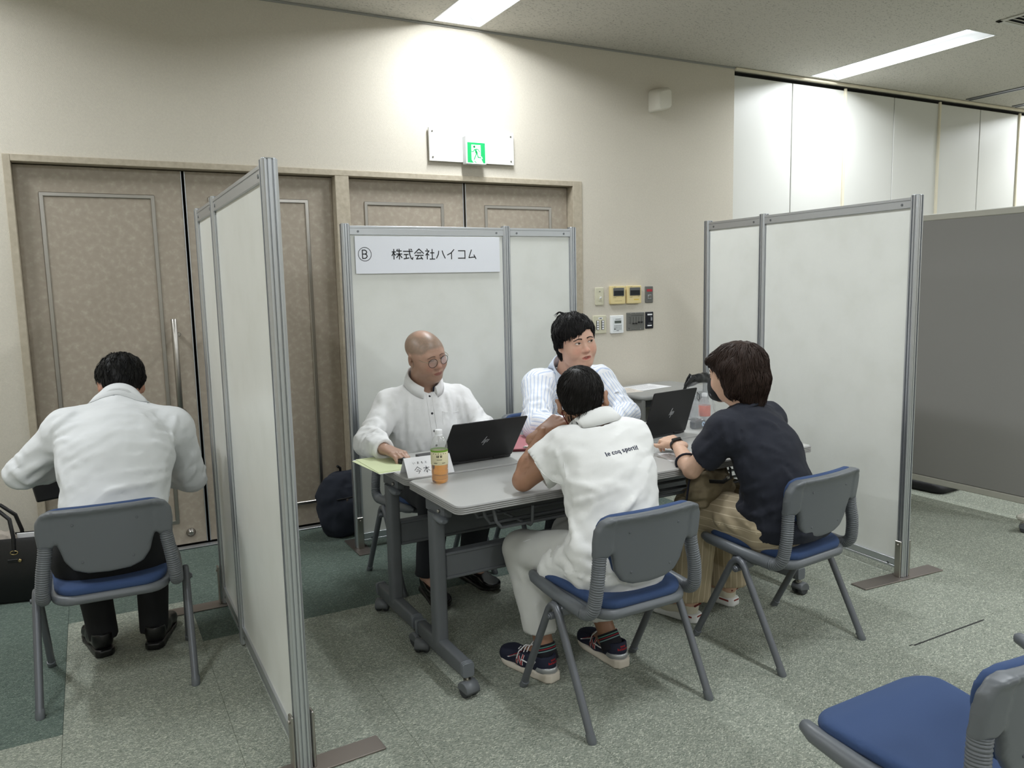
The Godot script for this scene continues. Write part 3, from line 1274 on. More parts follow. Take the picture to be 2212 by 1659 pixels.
		for z in [-0.211, 0.213]:
			st = mb()
			var dir := Vector3(0, 0.023, -signf(z) * 0.0115)
			tube(st, [Vector3(lx, 0.0, z), Vector3(lx, 0.004, z) , Vector3(lx, 0.0, z) + dir * 1.15], [0.0145, 0.0155, 0.0155], 12)
			part(st, "foot_cap", M.chair_grey, lg)
		# pivot bracket and bolt
		st = mb()
		box(st, Vector3(s * 0.215, 0.365, -0.005), Vector3(0.05, 0.034, 0.075), 0.006)
		box(st, Vector3(s * 0.185, 0.378, 0.0), Vector3(0.06, 0.026, 0.12), 0.005)
		part(st, "bracket", M.chair_grey, c)
		st = mb()
		cyl(st, Vector3(s * 0.238, 0.347, 0), Vector3(s * 0.268, 0.347, 0), 0.0125, 14, 0.002)
		cyl(st, Vector3(s * 0.266, 0.347, 0), Vector3(s * 0.273, 0.347, 0), 0.0085, 6, 0.001)
		part(st, "bolt", M.chair_leg, c)
	# cross bar under the seat
	var sb := mb()
	cyl(sb, Vector3(-0.235, 0.355, 0.0), Vector3(0.235, 0.355, 0.0), 0.011, 12)
	part(sb, "cross_bar", M.chair_leg, c)
	return c

func make_chairs() -> void:
	var spots := [
		["blue and grey stacking chair under the man in the white polo shirt", 1.545, 2.162, 1.6],
		["blue and grey stacking chair under the woman in the dark shirt", 2.37, 2.18, 5.6],
		["blue and grey stacking chair under the man seated at the doors", 0.01, 3.222, -3.0],
		["blue and grey stacking chair of the bald man, its bellows beside the green papers", 1.445, 3.605, 184.4],
		["blue and grey stacking chair under the man in the striped shirt", 2.2, 3.66, 180.0],
		["empty stacking chair with its whole blue seat in view", 1.6, 0.985, 0.5],
		["empty stacking chair standing in line beside the other empty one", 2.47, 0.99, 0.0]]
	var proto: Node3D = null
	for s in spots:
		var c: Node3D
		if proto == null:
			proto = make_chair(s[0])
			c = proto
		else:
			c = copy_of(proto, s[0])
		c.position = V(s[1], 0, s[2])
		c.rotation.y = deg_to_rad(s[3])

# ---------------------------------------------------------------- folding tables on castors
const TT := 0.70

func make_table(label: String, at: Vector3, turn: float) -> Node3D:
	# local: 1.8 x 0.45, centre of the top at the origin, user side towards +z
	var t := thing("folding_table", label, "table", at, turn, "grey folding tables on castors")
	var W := 1.775
	var D := 0.452
	var down := Transform3D(Basis(Vector3.RIGHT, -PI / 2), Vector3.ZERO)
	var st := mb()
	slab(st, W - 0.012, D - 0.012, 0.026, [[0.0, TT - 0.006], [0.0, TT - 0.0008], [0.0008, TT]], down, 6)
	part(st, "table_top", M.table_top, t)
	st = mb()
	var prof := [[0.012, TT - 0.03]]
	for k in 4:
		var y := TT - 0.03 + 0.0072 * k
		prof.append_array([[0.004, y], [0.001, y + 0.0012], [0.0, y + 0.003], [0.001, y + 0.0052], [0.0038, y + 0.0062]])
	prof.append_array([[0.004, TT - 0.0012], [0.0064, TT - 0.0008]])
	slab(st, W, D, 0.032, prof, down, 6)
	part(st, "edge_band", M.table_edge, t)
	for s in [-1.0, 1.0]:
		var x: float = s * (W / 2 - 0.035)
		st = mb()
		# post, slightly rounded
		slab(st, 0.05, 0.062, 0.014, [[0.0, 0.105], [0.0, 0.62]], Transform3D(Basis(Vector3.RIGHT, -PI / 2), Vector3(x, 0, -0.035)), 3)
		part(st, "leg_post", M.table_leg, t)
		# foot beam
		st = mb()
		var beam := []
		for q in [[-0.225, 0.012, 0.02], [-0.215, 0.019, 0.027], [-0.05, 0.021, 0.031], [0.0, 0.021, 0.031], [0.18, 0.02, 0.029], [0.192, 0.019, 0.026]]:
			var ring := []
			for p in rr(q[1] * 2, q[2] * 2, 0.008, 2):
				ring.append(Vector3(x + p.x, 0.098 + p.y, q[0]))
			beam.append(ring)
		loft(st, beam)
		part(st, "foot_beam", M.table_leg, t)
		for e in [-1.0, 1.0]:
			st = mb()
			for k in 3:
				var zz: float = e * (0.188 + k * 0.007) - (0.03 if e < 0 else 0.0)
				slab(st, 0.046, 0.06 - k * 0.003, 0.01, [[0.002, -0.003], [0, -0.0015], [0, 0.0015], [0.002, 0.003]], Transform3D(Basis.IDENTITY, Vector3(x, 0.099, zz)), 2)
			part(st, "end_cap", M.chair_grey, t)
			caster(t, Vector3(x, 0, e * 0.19 - (0.02 if e < 0 else 0.0)), 0.0275, 0.5 + s * 0.7 + e * 0.4)
		# tilt bracket under the top and its lever
		st = mb()
		box(st, Vector3(x - s * 0.01, 0.64, -0.03), Vector3(0.04, 0.06, 0.16), 0.006)
		box(st, Vector3(x - s * 0.03, 0.66, -0.03), Vector3(0.07, 0.018, 0.3), 0.004)
		part(st, "bracket", M.table_leg, t)
		st = mb()
		cyl(st, Vector3(x + s * 0.01, 0.635, 0.02), Vector3(x + s * 0.018, 0.635, 0.02), 0.007, 12, 0.001)
		part(st, "bolt", M.steel, t)
		st = mb()
		tube(st, [Vector3(x + s * 0.01, 0.612, -0.01), Vector3(x + s * 0.012, 0.611, 0.0), Vector3(x + s * 0.012, 0.607, 0.06), Vector3(x + s * 0.012, 0.606, 0.07)], [0.012, 0.02, 0.021, 0.011], 12, true, 0.62)
		part(st, "lever", M.chair_grey, t)
	# channel beam between the posts
	st = mb()
	box(st, Vector3(0, 0.405, -0.035), Vector3(W - 0.12, 0.098, 0.034), 0.006)
	box(st, Vector3(0, 0.452, -0.035), Vector3(W - 0.12, 0.012, 0.046), 0.003)
	box(st, Vector3(0, 0.36, -0.035), Vector3(W - 0.12, 0.012, 0.046), 0.003)
	part(st, "channel_beam", M.table_leg, t)
	# wire shelf below the top
	for q in [[0.15, 0.575], [0.06, 0.568], [-0.04, 0.565], [-0.13, 0.568]]:
		st = mb()
		var e: float = W / 2 - 0.19
		tube(st, [Vector3(-e, 0.64, q[0] - 0.02), Vector3(-e, 0.6, q[0]), Vector3(-e + 0.02, q[1], q[0]), Vector3(e - 0.02, q[1], q[0]), Vector3(e, 0.6, q[0]), Vector3(e, 0.64, q[0] - 0.02)], 0.0068, 8)
		part(st, "shelf_rod", M.table_leg, t)
	for x in [-0.55, 0.0, 0.55]:
		st = mb()
		tube(st, [Vector3(x, 0.64, 0.16), Vector3(x, 0.574, 0.155), Vector3(x, 0.56, 0.14), Vector3(x, 0.556, -0.12), Vector3(x, 0.574, -0.14), Vector3(x, 0.64, -0.145)], 0.006, 8)
		part(st, "shelf_hanger", M.table_leg, t)
	return t

func make_tables() -> void:
	make_table("grey folding table with the tea bottle and the name card, near the visitors", V(1.935, 0, 2.62), deg_to_rad(1.2))
	make_table("grey folding table with the two laptops, in front of the two staff men", V(1.93, 0, 3.085), deg_to_rad(1.0))
	# low desk in the corner
	var d := thing("side_desk", "grey side desk in the corner with papers lying on it", "desk", V(3.477, 0, 4.335), deg_to_rad(5.0))
	var down := Transform3D(Basis(Vector3.RIGHT, -PI / 2), Vector3(0, 0, 0))
	var st := mb()
	slab(st, 0.72, 0.5, 0.05, [[0.006, 0.672], [0.001, 0.678], [0, 0.686], [0.001, 0.695], [0.006, 0.70]], down, 6)
	part(st, "desk_top", mat(rgb(150, 150, 147), 0.5), d)
	var gp := mat(rgb(128, 129, 126), 0.55)
	for s in [-1.0, 1.0]:
		st = mb()
		box(st, Vector3(s * 0.335, 0.337, 0.0), Vector3(0.025, 0.67, 0.47), 0.003)
		part(st, "side_panel", gp, d)
	st = mb()
	box(st, Vector3(0, 0.42, -0.2), Vector3(0.62, 0.5, 0.018), 0.002)
	part(st, "rear_panel", gp, d)
	st = mb()
	box(st, Vector3(0, 0.64, 0.18), Vector3(0.62, 0.05, 0.018), 0.002)
	part(st, "apron", M.rubber, d)
# ---------------------------------------------------------------- people: tools
func pix_dir(u: float, v: float) -> Vector3:
	var b := Basis(Vector3(0.87962, -0.02224, 0.47515), Vector3(0.07962, 0.9917, -0.10098), Vector3(-0.46896, 0.12666, 0.87409)).orthonormalized()
	return (b.x * ((u - 1106.0) / 1698.5) - b.y * ((v - 829.5) / 1698.5) - b.z).normalized()

# where the line of sight through a pixel meets the surface of a field
func pix(F: Field, u: float, v: float) -> Vector3:
	var eye := Vector3(0, 1.45, 0)
	var d := pix_dir(u, v)
	var size := Vector3(F.nx, F.ny, F.nz) * F.h
	var t0 := maxf((F.o + size / 2 - eye).length() - size.length() / 2, 0.0)
	return F.hit(eye + d * t0, d, size.length() * 1.1)

func facing(fwd: Vector3, roll := 0.0) -> Basis:
	var b := -fwd.normalized()
	var r := Vector3.UP.cross(b).normalized()
	var u := b.cross(r)
	return Basis(r * cos(roll) + u * sin(roll), u * cos(roll) - r * sin(roll), b)

func lin(c: Color) -> Color:
	return c.srgb_to_linear()

func skin_mat(rough := 0.5) -> StandardMaterial3D:
	var m := mat(Color.WHITE, rough)
	m.vertex_color_use_as_albedo = true
	bump(m, 256, 0.18, 2.0, 0.12, 31)
	world_tri(m, 9.0, false)
	m.subsurf_scatter_enabled = true
	m.subsurf_scatter_strength = 0.03
	return m

func perp(ax: Vector3, along: Vector3) -> Vector3:
	var t := along.normalized()
	return (ax - t * ax.dot(t)).normalized()

# head: local x to the person's right, y up, z to the back of the head; eyes at y = 0
func head_field(c: Vector3, B: Basis, s: float, cell: float, o := {}) -> Field:
	var lo := Vector3.ONE * INF
	var hi := -lo
	for x in [-0.105, 0.105]:
		for y in [-0.185, 0.135]:
			for z in [-0.13, 0.13]:
				var p := c + B * Vector3(x, y, z) * s
				lo = lo.min(p)
				hi = hi.max(p)
	var F := Field.new(lo, hi, cell)
	var P := func(x: float, y: float, z: float) -> Vector3: return c + B * Vector3(x, y, z) * s
	var wide: float = o.get("wide", 1.0)
	var E := func(x: float, y: float, z: float, rx: float, ry: float, rz: float, k := 0.02, op := 0) -> void:
		F.ell(c + B * Vector3(x, y, z) * s, Vector3(rx, ry, rz) * s, B, k * s, op)
	var cr: Vector3 = o.get("cran", Vector3.ONE)
	E.call(0, 0.036, 0.02, 0.0765 * cr.x, 0.082 * cr.y, 0.096 * cr.z, 0.0)
	E.call(0, 0.0, -0.03, 0.066 * wide, 0.075, 0.06, 0.04)
	E.call(0, -0.052, -0.026, 0.058 * wide, 0.06, 0.06, 0.035)
	for q in [-1.0, 1.0]:
		E.call(q * 0.036 * wide, -0.042, -0.048, 0.03 * wide, 0.034, 0.03, 0.03)
		E.call(q * 0.04 * wide, -0.075, -0.012, 0.026 * wide, 0.034, 0.034, 0.03)
	E.call(0, -0.1, -0.066, 0.027, 0.018, 0.021, 0.028)
	var chin2: float = o.get("jowl", 0.0)
	if chin2 > 0.0:
		E.call(0, -0.104, -0.03, 0.05, 0.028 * chin2, 0.05, 0.03)
	F.cap(P.call(-0.034, 0.014, -0.078), P.call(0.034, 0.014, -0.078), 0.011 * s, 0.011 * s, 0.02 * s)
	# eye hollows
	for q in [-1.0, 1.0]:
		E.call(q * 0.033, -0.001, -0.101, 0.019, 0.011, 0.0125, 0.016, 1)
		E.call(q * 0.032, -0.001, -0.0775, 0.0165, 0.0125, 0.0125, 0.007)
	# nose
	F.cap(P.call(0, 0.004, -0.086), P.call(0, -0.03, -0.102), 0.0075 * s, 0.0105 * s, 0.012 * s)
	E.call(0, -0.037, -0.1035, 0.0135, 0.0105, 0.012, 0.009)
	for q in [-1.0, 1.0]:
		E.call(q * 0.0135, -0.04, -0.0945, 0.0078, 0.0078, 0.0105, 0.006)
		E.call(q * 0.0065, -0.0475, -0.1015, 0.0035, 0.004, 0.005, 0.003, 1)
	# mouth
	E.call(0, -0.07, -0.083, 0.026, 0.018, 0.0135, 0.016)
	var gape: float = o.get("gape", 0.0)
	F.cap(P.call(-0.017, -0.0655, -0.0905), P.call(0.0, -0.064, -0.0955), 0.0042 * s, 0.0052 * s, 0.005 * s)
	F.cap(P.call(0.017, -0.0655, -0.0905), P.call(0.0, -0.064, -0.0955), 0.0042 * s, 0.0052 * s, 0.005 * s)
	F.cap(P.call(-0.014, -0.0755 - gape, -0.0885), P.call(0.014, -0.0755 - gape, -0.0885), 0.0052 * s, 0.0052 * s, 0.005 * s)
	if gape > 0.0:
		E.call(0, -0.0705 - gape * 0.5, -0.098, 0.0175, 0.0035 + gape * 0.55, 0.012, 0.002, 1)
	else:
		F.cap(P.call(-0.023, -0.071, -0.091), P.call(0.023, -0.071, -0.091), 0.0014 * s, 0.0014 * s, 0.004 * s, 1)
	# ears
	var stick: float = o.get("ear", 0.0)
	for q in [-1.0, 1.0]:
		var eb := B * Basis(Vector3.UP, -q * (0.45 + stick * 40.0)) * Basis(Vector3.RIGHT, -0.2)
		F.ell(P.call(q * (0.0825 + stick), -0.008, 0.018), Vector3(0.0075, 0.031, 0.0175) * s, eb, 0.006 * s)
		F.ell(P.call(q * (0.0775 + stick * 0.6), -0.032, 0.010), Vector3(0.007, 0.012, 0.009) * s, eb, 0.008 * s)
		F.ell(P.call(q * (0.0905 + stick), -0.006, 0.012), Vector3(0.006, 0.018, 0.009) * s, eb, 0.003 * s, 1)
	if o.has("neck"):
		var nk: Vector3 = o.neck
		F.cap(P.call(0, -0.045, 0.03), nk, 0.056 * s, o.get("neck_r", 0.062), 0.035 * s, 0, B.z, 0.95)
	return F

# hand: along = from wrist to knuckles, back = out of the back of the hand, thumb on the side "lat"
func hand_field(w: Vector3, along: Vector3, back: Vector3, lat: Vector3, curls: Array, s := 1.0, cell := 0.0036, thumb := 0.0, spread := 0.06) -> Field:
	along = along.normalized()
	back = perp(back, along)
	lat = lat - along * lat.dot(along) - back * lat.dot(back)
	lat = lat.normalized()
	var R := Vector3.ONE * 0.16 * s
	var mid := w + along * 0.075 * s
	var F := Field.new(mid - R, mid + R, cell)
	var at := func(l: float, f: float, n: float) -> Vector3: return w + (lat * l + along * f + back * n) * s
	F.cap(at.call(0, -0.05, 0), at.call(0, 0.008, 0), 0.027 * s, 0.025 * s, 0.01, 0, back, 0.75)
	var lo := [0.031, 0.0105, -0.0105, -0.030]
	var fo := [0.086, 0.09, 0.085, 0.077]
	var ln := [0.07, 0.078, 0.072, 0.057]
	for i in 4:
		F.cap(at.call(lo[i] * 0.55, 0.0, 0), at.call(lo[i], fo[i], 0.002), 0.0145 * s, 0.0115 * s, 0.012)
		# finger
		var p: Vector3 = at.call(lo[i], fo[i], 0.002)
		var dir := along.rotated(back, -signf(lat.cross(along).dot(back)) * -spread * (1.5 - i))
		var axis := dir.cross(back).normalized()
		var r := [0.0098, 0.0088, 0.008, 0.0068]
		var seg := [0.46, 0.31, 0.25]
		for k in 3:
			dir = dir.rotated(axis, -curls[i] * [1.0, 1.1, 0.7][k])
			var q: Vector3 = p + dir * ln[i] * seg[k] * s
			F.cap(p, q, r[k] * s * (0.88 if i == 3 else 1.0), r[k + 1] * s * (0.88 if i == 3 else 1.0), 0.004 if k > 0 else 0.006)
			p = q
	# thumb leaves the side of the palm near its base
	var t0: Vector3 = at.call(0.016, 0.018, -0.006)
	var t1: Vector3 = at.call(0.044, 0.05 - thumb * 0.01, -0.012 - thumb * 0.012)
	var t2: Vector3 = at.call(0.054 - thumb * 0.012, 0.082 - thumb * 0.01, -0.016 - thumb * 0.018)
	var t3: Vector3 = at.call(0.052 - thumb * 0.022, 0.106 - thumb * 0.012, -0.018 - thumb * 0.022)
	F.cap(t0, t1, 0.016 * s, 0.0115 * s, 0.014)
	F.cap(t1, t2, 0.0112 * s, 0.0098 * s, 0.005)
	F.cap(t2, t3, 0.0098 * s, 0.0078 * s, 0.004)
	return F

# tapered locks of hair that run over a head; mask(dir) chooses roots, flow(local point) gives the run of the hair
func locks(c: Vector3, B: Basis, s: float, n: int, rad: Vector3, mid: Vector3, mask: Callable, flow: Callable, length: float, r0: float, lift: float, seed_: int, steps := 6, on: Field = null) -> SurfaceTool:
	var st := mb()
	var rg := RandomNumberGenerator.new()
	rg.seed = seed_
	var made := 0
	var tries := 0
	while made < n and tries < n * 12:
		tries += 1
		var y := rg.randf_range(-1, 1)
		var a := rg.randf() * TAU
		var q := sqrt(1 - y * y)
		var d := Vector3(cos(a) * q, y, sin(a) * q)
		if not mask.call(d):
			continue
		made += 1
		var p := d * rad
		var pts := []
		var rr_ := []
		var L := length * rg.randf_range(0.6, 1.15)
		var off := rg.randf_range(0.15, 1.0)
		var tw := rg.randf_range(-0.35, 0.35)
		for k in steps + 1:
			var t := float(k) / steps
			var nn := (p / rad / rad).normalized()
			var w := c + B * ((mid + p) * s)
			var wn := B * nn
			if on != null:
				w = on.onto(w, 3)
				wn = on.grad(w)
				if wn == Vector3.ZERO:
					break
				var l := B.transposed() * (w - c) / s - mid
				p = l
				nn = B.transposed() * wn
				w -= wn * 0.0012
			pts.append(w + wn * (0.002 + lift * off * t) * s)
			rr_.append(maxf(r0 * s * (1.0 - t * t * 0.92) * (0.75 + 0.5 * off), 0.0003))
			var fl: Vector3 = flow.call(p)
			fl = fl - nn * fl.dot(nn)
			fl = fl.normalized().rotated(nn, tw)
			p += fl * (L / steps)
			if on == null:
				var e := (p / rad).length()
				if e > 0.0:
					p = p.lerp(p / e, 0.85)
		if pts.size() > 2:
			tube(st, pts, rr_, 4, false, 0.55)
	return st

# a small flat shape pressed onto a field from the plane of xf, along -xf.z
func press(st: SurfaceTool, F: Field, xf: Transform3D, poly: PackedVector2Array, off := 0.0006, far := 0.3) -> void:
	st.set_smooth_group(2)
	var idx := Geometry2D.triangulate_polygon(poly)
	var pts := []
	var nn := []
	for p in poly:
		var q := F.hit(xf * Vector3(p.x, p.y, 0), -xf.basis.z, far)
		var g := F.grad(q)
		pts.append(q + g * off)
		nn.append(g)
	for i in range(0, idx.size(), 3):
		tri(st, pts[idx[i]], pts[idx[i + 1]], pts[idx[i + 2]], xf.basis.z)

# a line drawn on a field
func press_line(st: SurfaceTool, F: Field, xf: Transform3D, pts: Array, r, off := 0.0, far := 0.3, sides := 6) -> void:
	var out := []
	for p in pts:
		var q := F.hit(xf * Vector3(p.x, p.y, 0), -xf.basis.z, far)
		out.append(q + F.grad(q) * off)
	tube(st, out, r, sides)

# the front faces of a word pressed onto a field
func press_text(F: Field, xf: Transform3D, text: String, height: float, bold := true, off := 0.0012, slant := 0.0) -> ArrayMesh:
	var tm := TextMesh.new()
	var f := SystemFont.new()
	f.font_names = PackedStringArray(["Droid Sans"])
	f.font_weight = 700 if bold else 400
	tm.font = f
	tm.text = text
	tm.font_size = 32
	tm.pixel_size = height / 24.0
	tm.depth = 0.0
	tm.curve_step = 2.0
	var arr := tm.get_mesh_arrays()
	var v: PackedVector3Array = arr[Mesh.ARRAY_VERTEX]
	var nn := PackedVector3Array()
	nn.resize(v.size())
	for i in v.size():
		var q := F.hit(xf * Vector3(v[i].x + v[i].y * slant, v[i].y, 0), -xf.basis.z, 0.4)
		var g := F.grad(q)
		v[i] = q + g * off
		nn[i] = g
	arr[Mesh.ARRAY_VERTEX] = v
	arr[Mesh.ARRAY_NORMAL] = nn
	arr[Mesh.ARRAY_TANGENT] = null
	arr[Mesh.ARRAY_TEX_UV] = null
	var m := ArrayMesh.new()
	m.add_surface_from_arrays(Mesh.PRIMITIVE_TRIANGLES, arr)
	return m

func flat_text(text: String, height: float, bold := false) -> ArrayMesh:
	var tm := TextMesh.new()
	var f := SystemFont.new()
	f.font_names = PackedStringArray(["Droid Sans"])
	f.font_weight = 700 if bold else 400
	tm.font = f
	tm.text = text
	tm.font_size = 32
	tm.pixel_size = height / 24.0
	tm.depth = 0.0006
	tm.curve_step = 2.0
	var m := ArrayMesh.new()
	m.add_surface_from_arrays(Mesh.PRIMITIVE_TRIANGLES, tm.get_mesh_arrays())
	return m

# folded shirt collar: a ring round the neck whose fall lies on the shirt S. B.y runs up the neck, B.z to the back
func collar(S: Field, c: Vector3, B: Basis, rx: float, rz: float, h: float, fall_back: float, fall_front: float, open: float, tilt := 0.0, spread := 0.03, puff := 1.0) -> SurfaceTool:
	var st := mb()
	var rings := []
	var n := 36
	for i in n + 1:
		var t := float(i) / n * 2.0 - 1.0
		var a := t * open
		var dir := Vector3(sin(a), 0, cos(a))
		var base := Vector3(sin(a) * rx, -tilt * (1.0 - cos(a)) * 0.5, cos(a) * rz)
		var e := pow(absf(t), 5.0)
		var fall := lerpf(fall_back, fall_front, e)
		var hh := h * lerpf(1.0, 0.8, e)
		var top := base + Vector3(0, hh, 0)
		var edge := c + B * (top + dir * spread * lerpf(1.0, 1.25, e) - Vector3(0, fall, 0))
		edge = S.onto(edge, 8)
		edge += S.grad(edge) * 0.003
		var over := c + B * (top + dir * 0.0085)
		var mid := over.lerp(edge, 0.5)
		mid = mid + ((B * dir) * 0.006 + B.y * 0.004) * puff
		var v := S.sample(mid)
		if v < 0.0035:
			mid += S.grad(mid) * (0.0035 - v)
		var inn := (B * -dir) * 0.0028
		var ring := [c + B * (base - Vector3(0, 0.012, 0)), c + B * (base + Vector3(0, hh * 0.55, 0)), c + B * (top + Vector3(0, -0.002, 0)), c + B * (top + dir * 0.004 + Vector3(0, 0.0025, 0)), over, mid, edge, edge + inn, mid + inn * 1.2, over + inn - B.y * 0.004, c + B * (base + dir * 0.003 - Vector3(0, 0.012, 0))]
		rings.append(ring)
	loft(st, rings)
	return st

# a shoe in its own axes: heel at the origin, toe towards -z
func shoe(parent: Node3D, heel: Vector3, toe: Vector3, upper: Material, sole: Material, o := {}) -> Array:
	var L: float = o.get("len", 0.275)
	var n := Node3D.new()
	n.name = "shoe"
	parent.add_child(n, true)
	var d := toe - heel
	n.position = heel - parent.position
	n.rotation = Vector3(o.get("pitch", 0.0), atan2(-d.x, -d.z), 0)
	var F := Field.new(Vector3(-0.07, -0.005, -L - 0.03), Vector3(0.07, 0.16, 0.03), 0.0055)
	var flat := 0.8
	F.cap(Vector3(0, 0.045, -0.04), Vector3(0, 0.046, -L * 0.5), 0.036, 0.038, 0.0)
	F.cap(Vector3(0, 0.044, -L * 0.5), Vector3(0.004, 0.038, -L + 0.05), 0.039, 0.036, 0.02)
	F.ell(Vector3(0.004, 0.034, -L + 0.045), Vector3(0.042, 0.032, 0.045), Basis.IDENTITY, 0.03)
	F.cap(Vector3(0, 0.078, -0.045), Vector3(0, 0.062, -L * 0.55), 0.031, 0.027, 0.03)
	if o.get("collar", 0.1) > 0.0:
		F.cap(Vector3(0, 0.072, -0.04), Vector3(0, o.get("collar", 0.1), -0.042), 0.036, 0.038, 0.015)
		F.cap(Vector3(0, 0.085, -0.045), Vector3(0, 0.2, -0.045), 0.029, 0.034, 0.004, 1)
		F.cut(Vector3(0, o.get("collar", 0.1), 0), Vector3(0, 1, -0.15).normalized())
	F.cut(Vector3(0, 0.016, 0), Vector3(0, -1, 0))
	net_part([F.net()], "upper", upper, n)
	var th: float = o.get("sole", 0.02)
	var outline := PackedVector2Array([Vector2(-0.033, -0.01), Vector2(-0.02, 0.006), Vector2(0.02, 0.006), Vector2(0.033, -0.01), Vector2(0.037, -0.06), Vector2(0.038, -0.12), Vector2(0.046, -L + 0.075), Vector2(0.043, -L + 0.035), Vector2(0.028, -L + 0.006), Vector2(0.006, -L), Vector2(-0.02, -L + 0.008), Vector2(-0.038, -L + 0.04), Vector2(-0.042, -L + 0.08), Vector2(-0.037, -0.12), Vector2(-0.036, -0.06)])
	var up: float = o.get("toe_up", 0.012)
	var heelh: float = o.get("heel", 0.0)
	var G := field_of(Vector3(-0.062, -0.012, -L - 0.02), Vector3(0.062, 0.065 + heelh, 0.025), 0.0055, func(p: Vector3) -> float:
		var dp := poly_dist(Vector2(p.x, p.z), outline) - 0.004
		var lift: float = up * smoothstep(-L * 0.72, -L, p.z)
		var top: float = th + heelh * smoothstep(-L * 0.55, -L * 0.2, p.z)
		var dy := absf(p.y - lift - top * 0.5) - top * 0.5
		var q := Vector2(maxf(dp + 0.005, 0), maxf(dy + 0.005, 0))
		return q.length() + minf(maxf(dp + 0.005, dy + 0.005), 0.0) - 0.005)
	var so := net_part([G.net()], "sole", sole, n)
	return [n, F, so]
# ---------------------------------------------------------------- people: figures
# a figure is built on its own and joins the scene when it is finished
func person(label: String, base: Vector3) -> Node3D:
	var o := Node3D.new()
	o.position = base
	tag(o, label, "person")
	return o

func wear(nets: Array, called: String, m: Material, p: Node3D, colf = null, uvf = null) -> MeshInstance3D:
	var o := net_part(nets, called, m, p, colf, uvf)
	o.position = -p.position
	return o

func wear_st(st: SurfaceTool, called: String, m: Material, p: Node3D) -> MeshInstance3D:
	var o := part(st, called, m, p)
	o.position = -p.position
	return o

func span(P: Dictionary, keys: Array, pad: float) -> Array:
	var lo := Vector3.ONE * INF
	var hi := -lo
	for k in keys:
		lo = lo.min(P[k])
		hi = hi.max(P[k])
	return [lo - Vector3.ONE * pad, hi + Vector3.ONE * pad]

func body_field(P: Dictionary, slim := 1.0, cell := 0.009) -> Field:
	var b := span(P, P.keys(), 0.09)
	var F := Field.new(b[0], b[1], cell)
	F.cap(P.pel, P.chest, 0.10 * slim, 0.11 * slim, 0.03, 0, perp(P.fwd_ - P.pel, P.chest - P.pel), 0.75)
	F.cap(P.chest, P.neck, 0.10 * slim, 0.05, 0.05)
	F.cap(P.sl, P.sr, 0.05 * slim, 0.05 * slim, 0.05)
	for s in ["l", "r"]:
		F.cap(P["s" + s], P["e" + s], 0.048 * slim, 0.04 * slim, 0.03)
		F.cap(P["e" + s], P["e" + s].lerp(P["w" + s], 0.3), 0.04 * slim, 0.041 * slim, 0.012)
		F.cap(P["e" + s].lerp(P["w" + s], 0.3), P["w" + s], 0.041 * slim, 0.026 * slim, 0.02)
		F.cap(P["h" + s], P["k" + s], 0.072 * slim, 0.052 * slim, 0.04)
		F.cap(P["k" + s], P["a" + s], 0.05 * slim, 0.035 * slim, 0.02)
		F.cap(P["a" + s], P["a" + s] + (P["t" + s] - P["a" + s]) * 0.6, 0.036, 0.026, 0.02)
	return F

# shirt round the torso with sleeves; o: waist, chest_r, depth, hem (plane), sleeve radii and how far the sleeves reach
func shirt_field(P: Dictionary, o: Dictionary) -> Field:
	var keys := ["pel", "chest", "neck", "sl", "sr", "el", "er", "hl", "hr"]
	if o.long:
		keys.append_array(["wl", "wr"])
	var b := span(P, keys, 0.15)
	var F := Field.new(b[0], b[1], o.get("cell", 0.008))
	var fw: Vector3 = P.fwd_ - P.pel
	var mid: Vector3 = P.pel.lerp(P.chest, 0.5)
	F.cap(P.pel, mid, o.hip, o.waist, 0.02, 0, perp(fw, P.chest - P.pel), o.depth)
	F.cap(mid, P.chest, o.waist, o.bust, 0.03, 0, perp(fw, P.chest - P.pel), o.depth)
	F.cap(P.chest, P.neck - (P.neck - P.chest).normalized() * 0.035, o.bust * 0.93, 0.07, 0.05, 0, perp(fw, P.neck - P.chest), o.depth)
	if o.has("belly"):
		F.ell(o.belly[0], o.belly[1], facing(fw), 0.08)
	F.cap(P.sl, P.sr, o.sh, o.sh, 0.07)
	for s in ["l", "r"]:
		F.cap(P.neck - (P.neck - P.chest).normalized() * 0.02, P["s" + s], 0.05, o.sh * 0.85, 0.045)
		var A: Vector3 = P["s" + s]
		var E: Vector3 = P["e" + s]
		var W: Vector3 = P["w" + s]
		if o.long:
			F.cap(A, E, o.arm[0], o.arm[1], 0.035)
			F.cap(E, E.lerp(W, 0.5), o.arm[1], o.arm[2], 0.022)
			var d := (W - E).normalized()
			F.cap(E.lerp(W, 0.5), W, o.arm[2], o.arm[3], 0.012, 0, Vector3.ZERO, 1.0, W - d * 0.006, d)
			F.cap(W - d * 0.012, W + d * 0.05, o.arm[3] - 0.0115, o.arm[3] - 0.0105, 0.0, 1)
		else:
			var d := (E - A).normalized()
			var end: Vector3 = A.lerp(E, o.reach)
			F.cap(A, end + d * 0.02, o.arm[0], o.arm[1], 0.03, 0, Vector3.ZERO, 1.0, end, (d + o.get("slope", Vector3.ZERO)).normalized())
			F.cap(end - d * 0.025, end + d * 0.06, o.arm[1] - 0.013, o.arm[1] - 0.012, 0.004, 1)
	if o.has("hem"):
		F.cut(o.hem[0], o.hem[1])
	return F

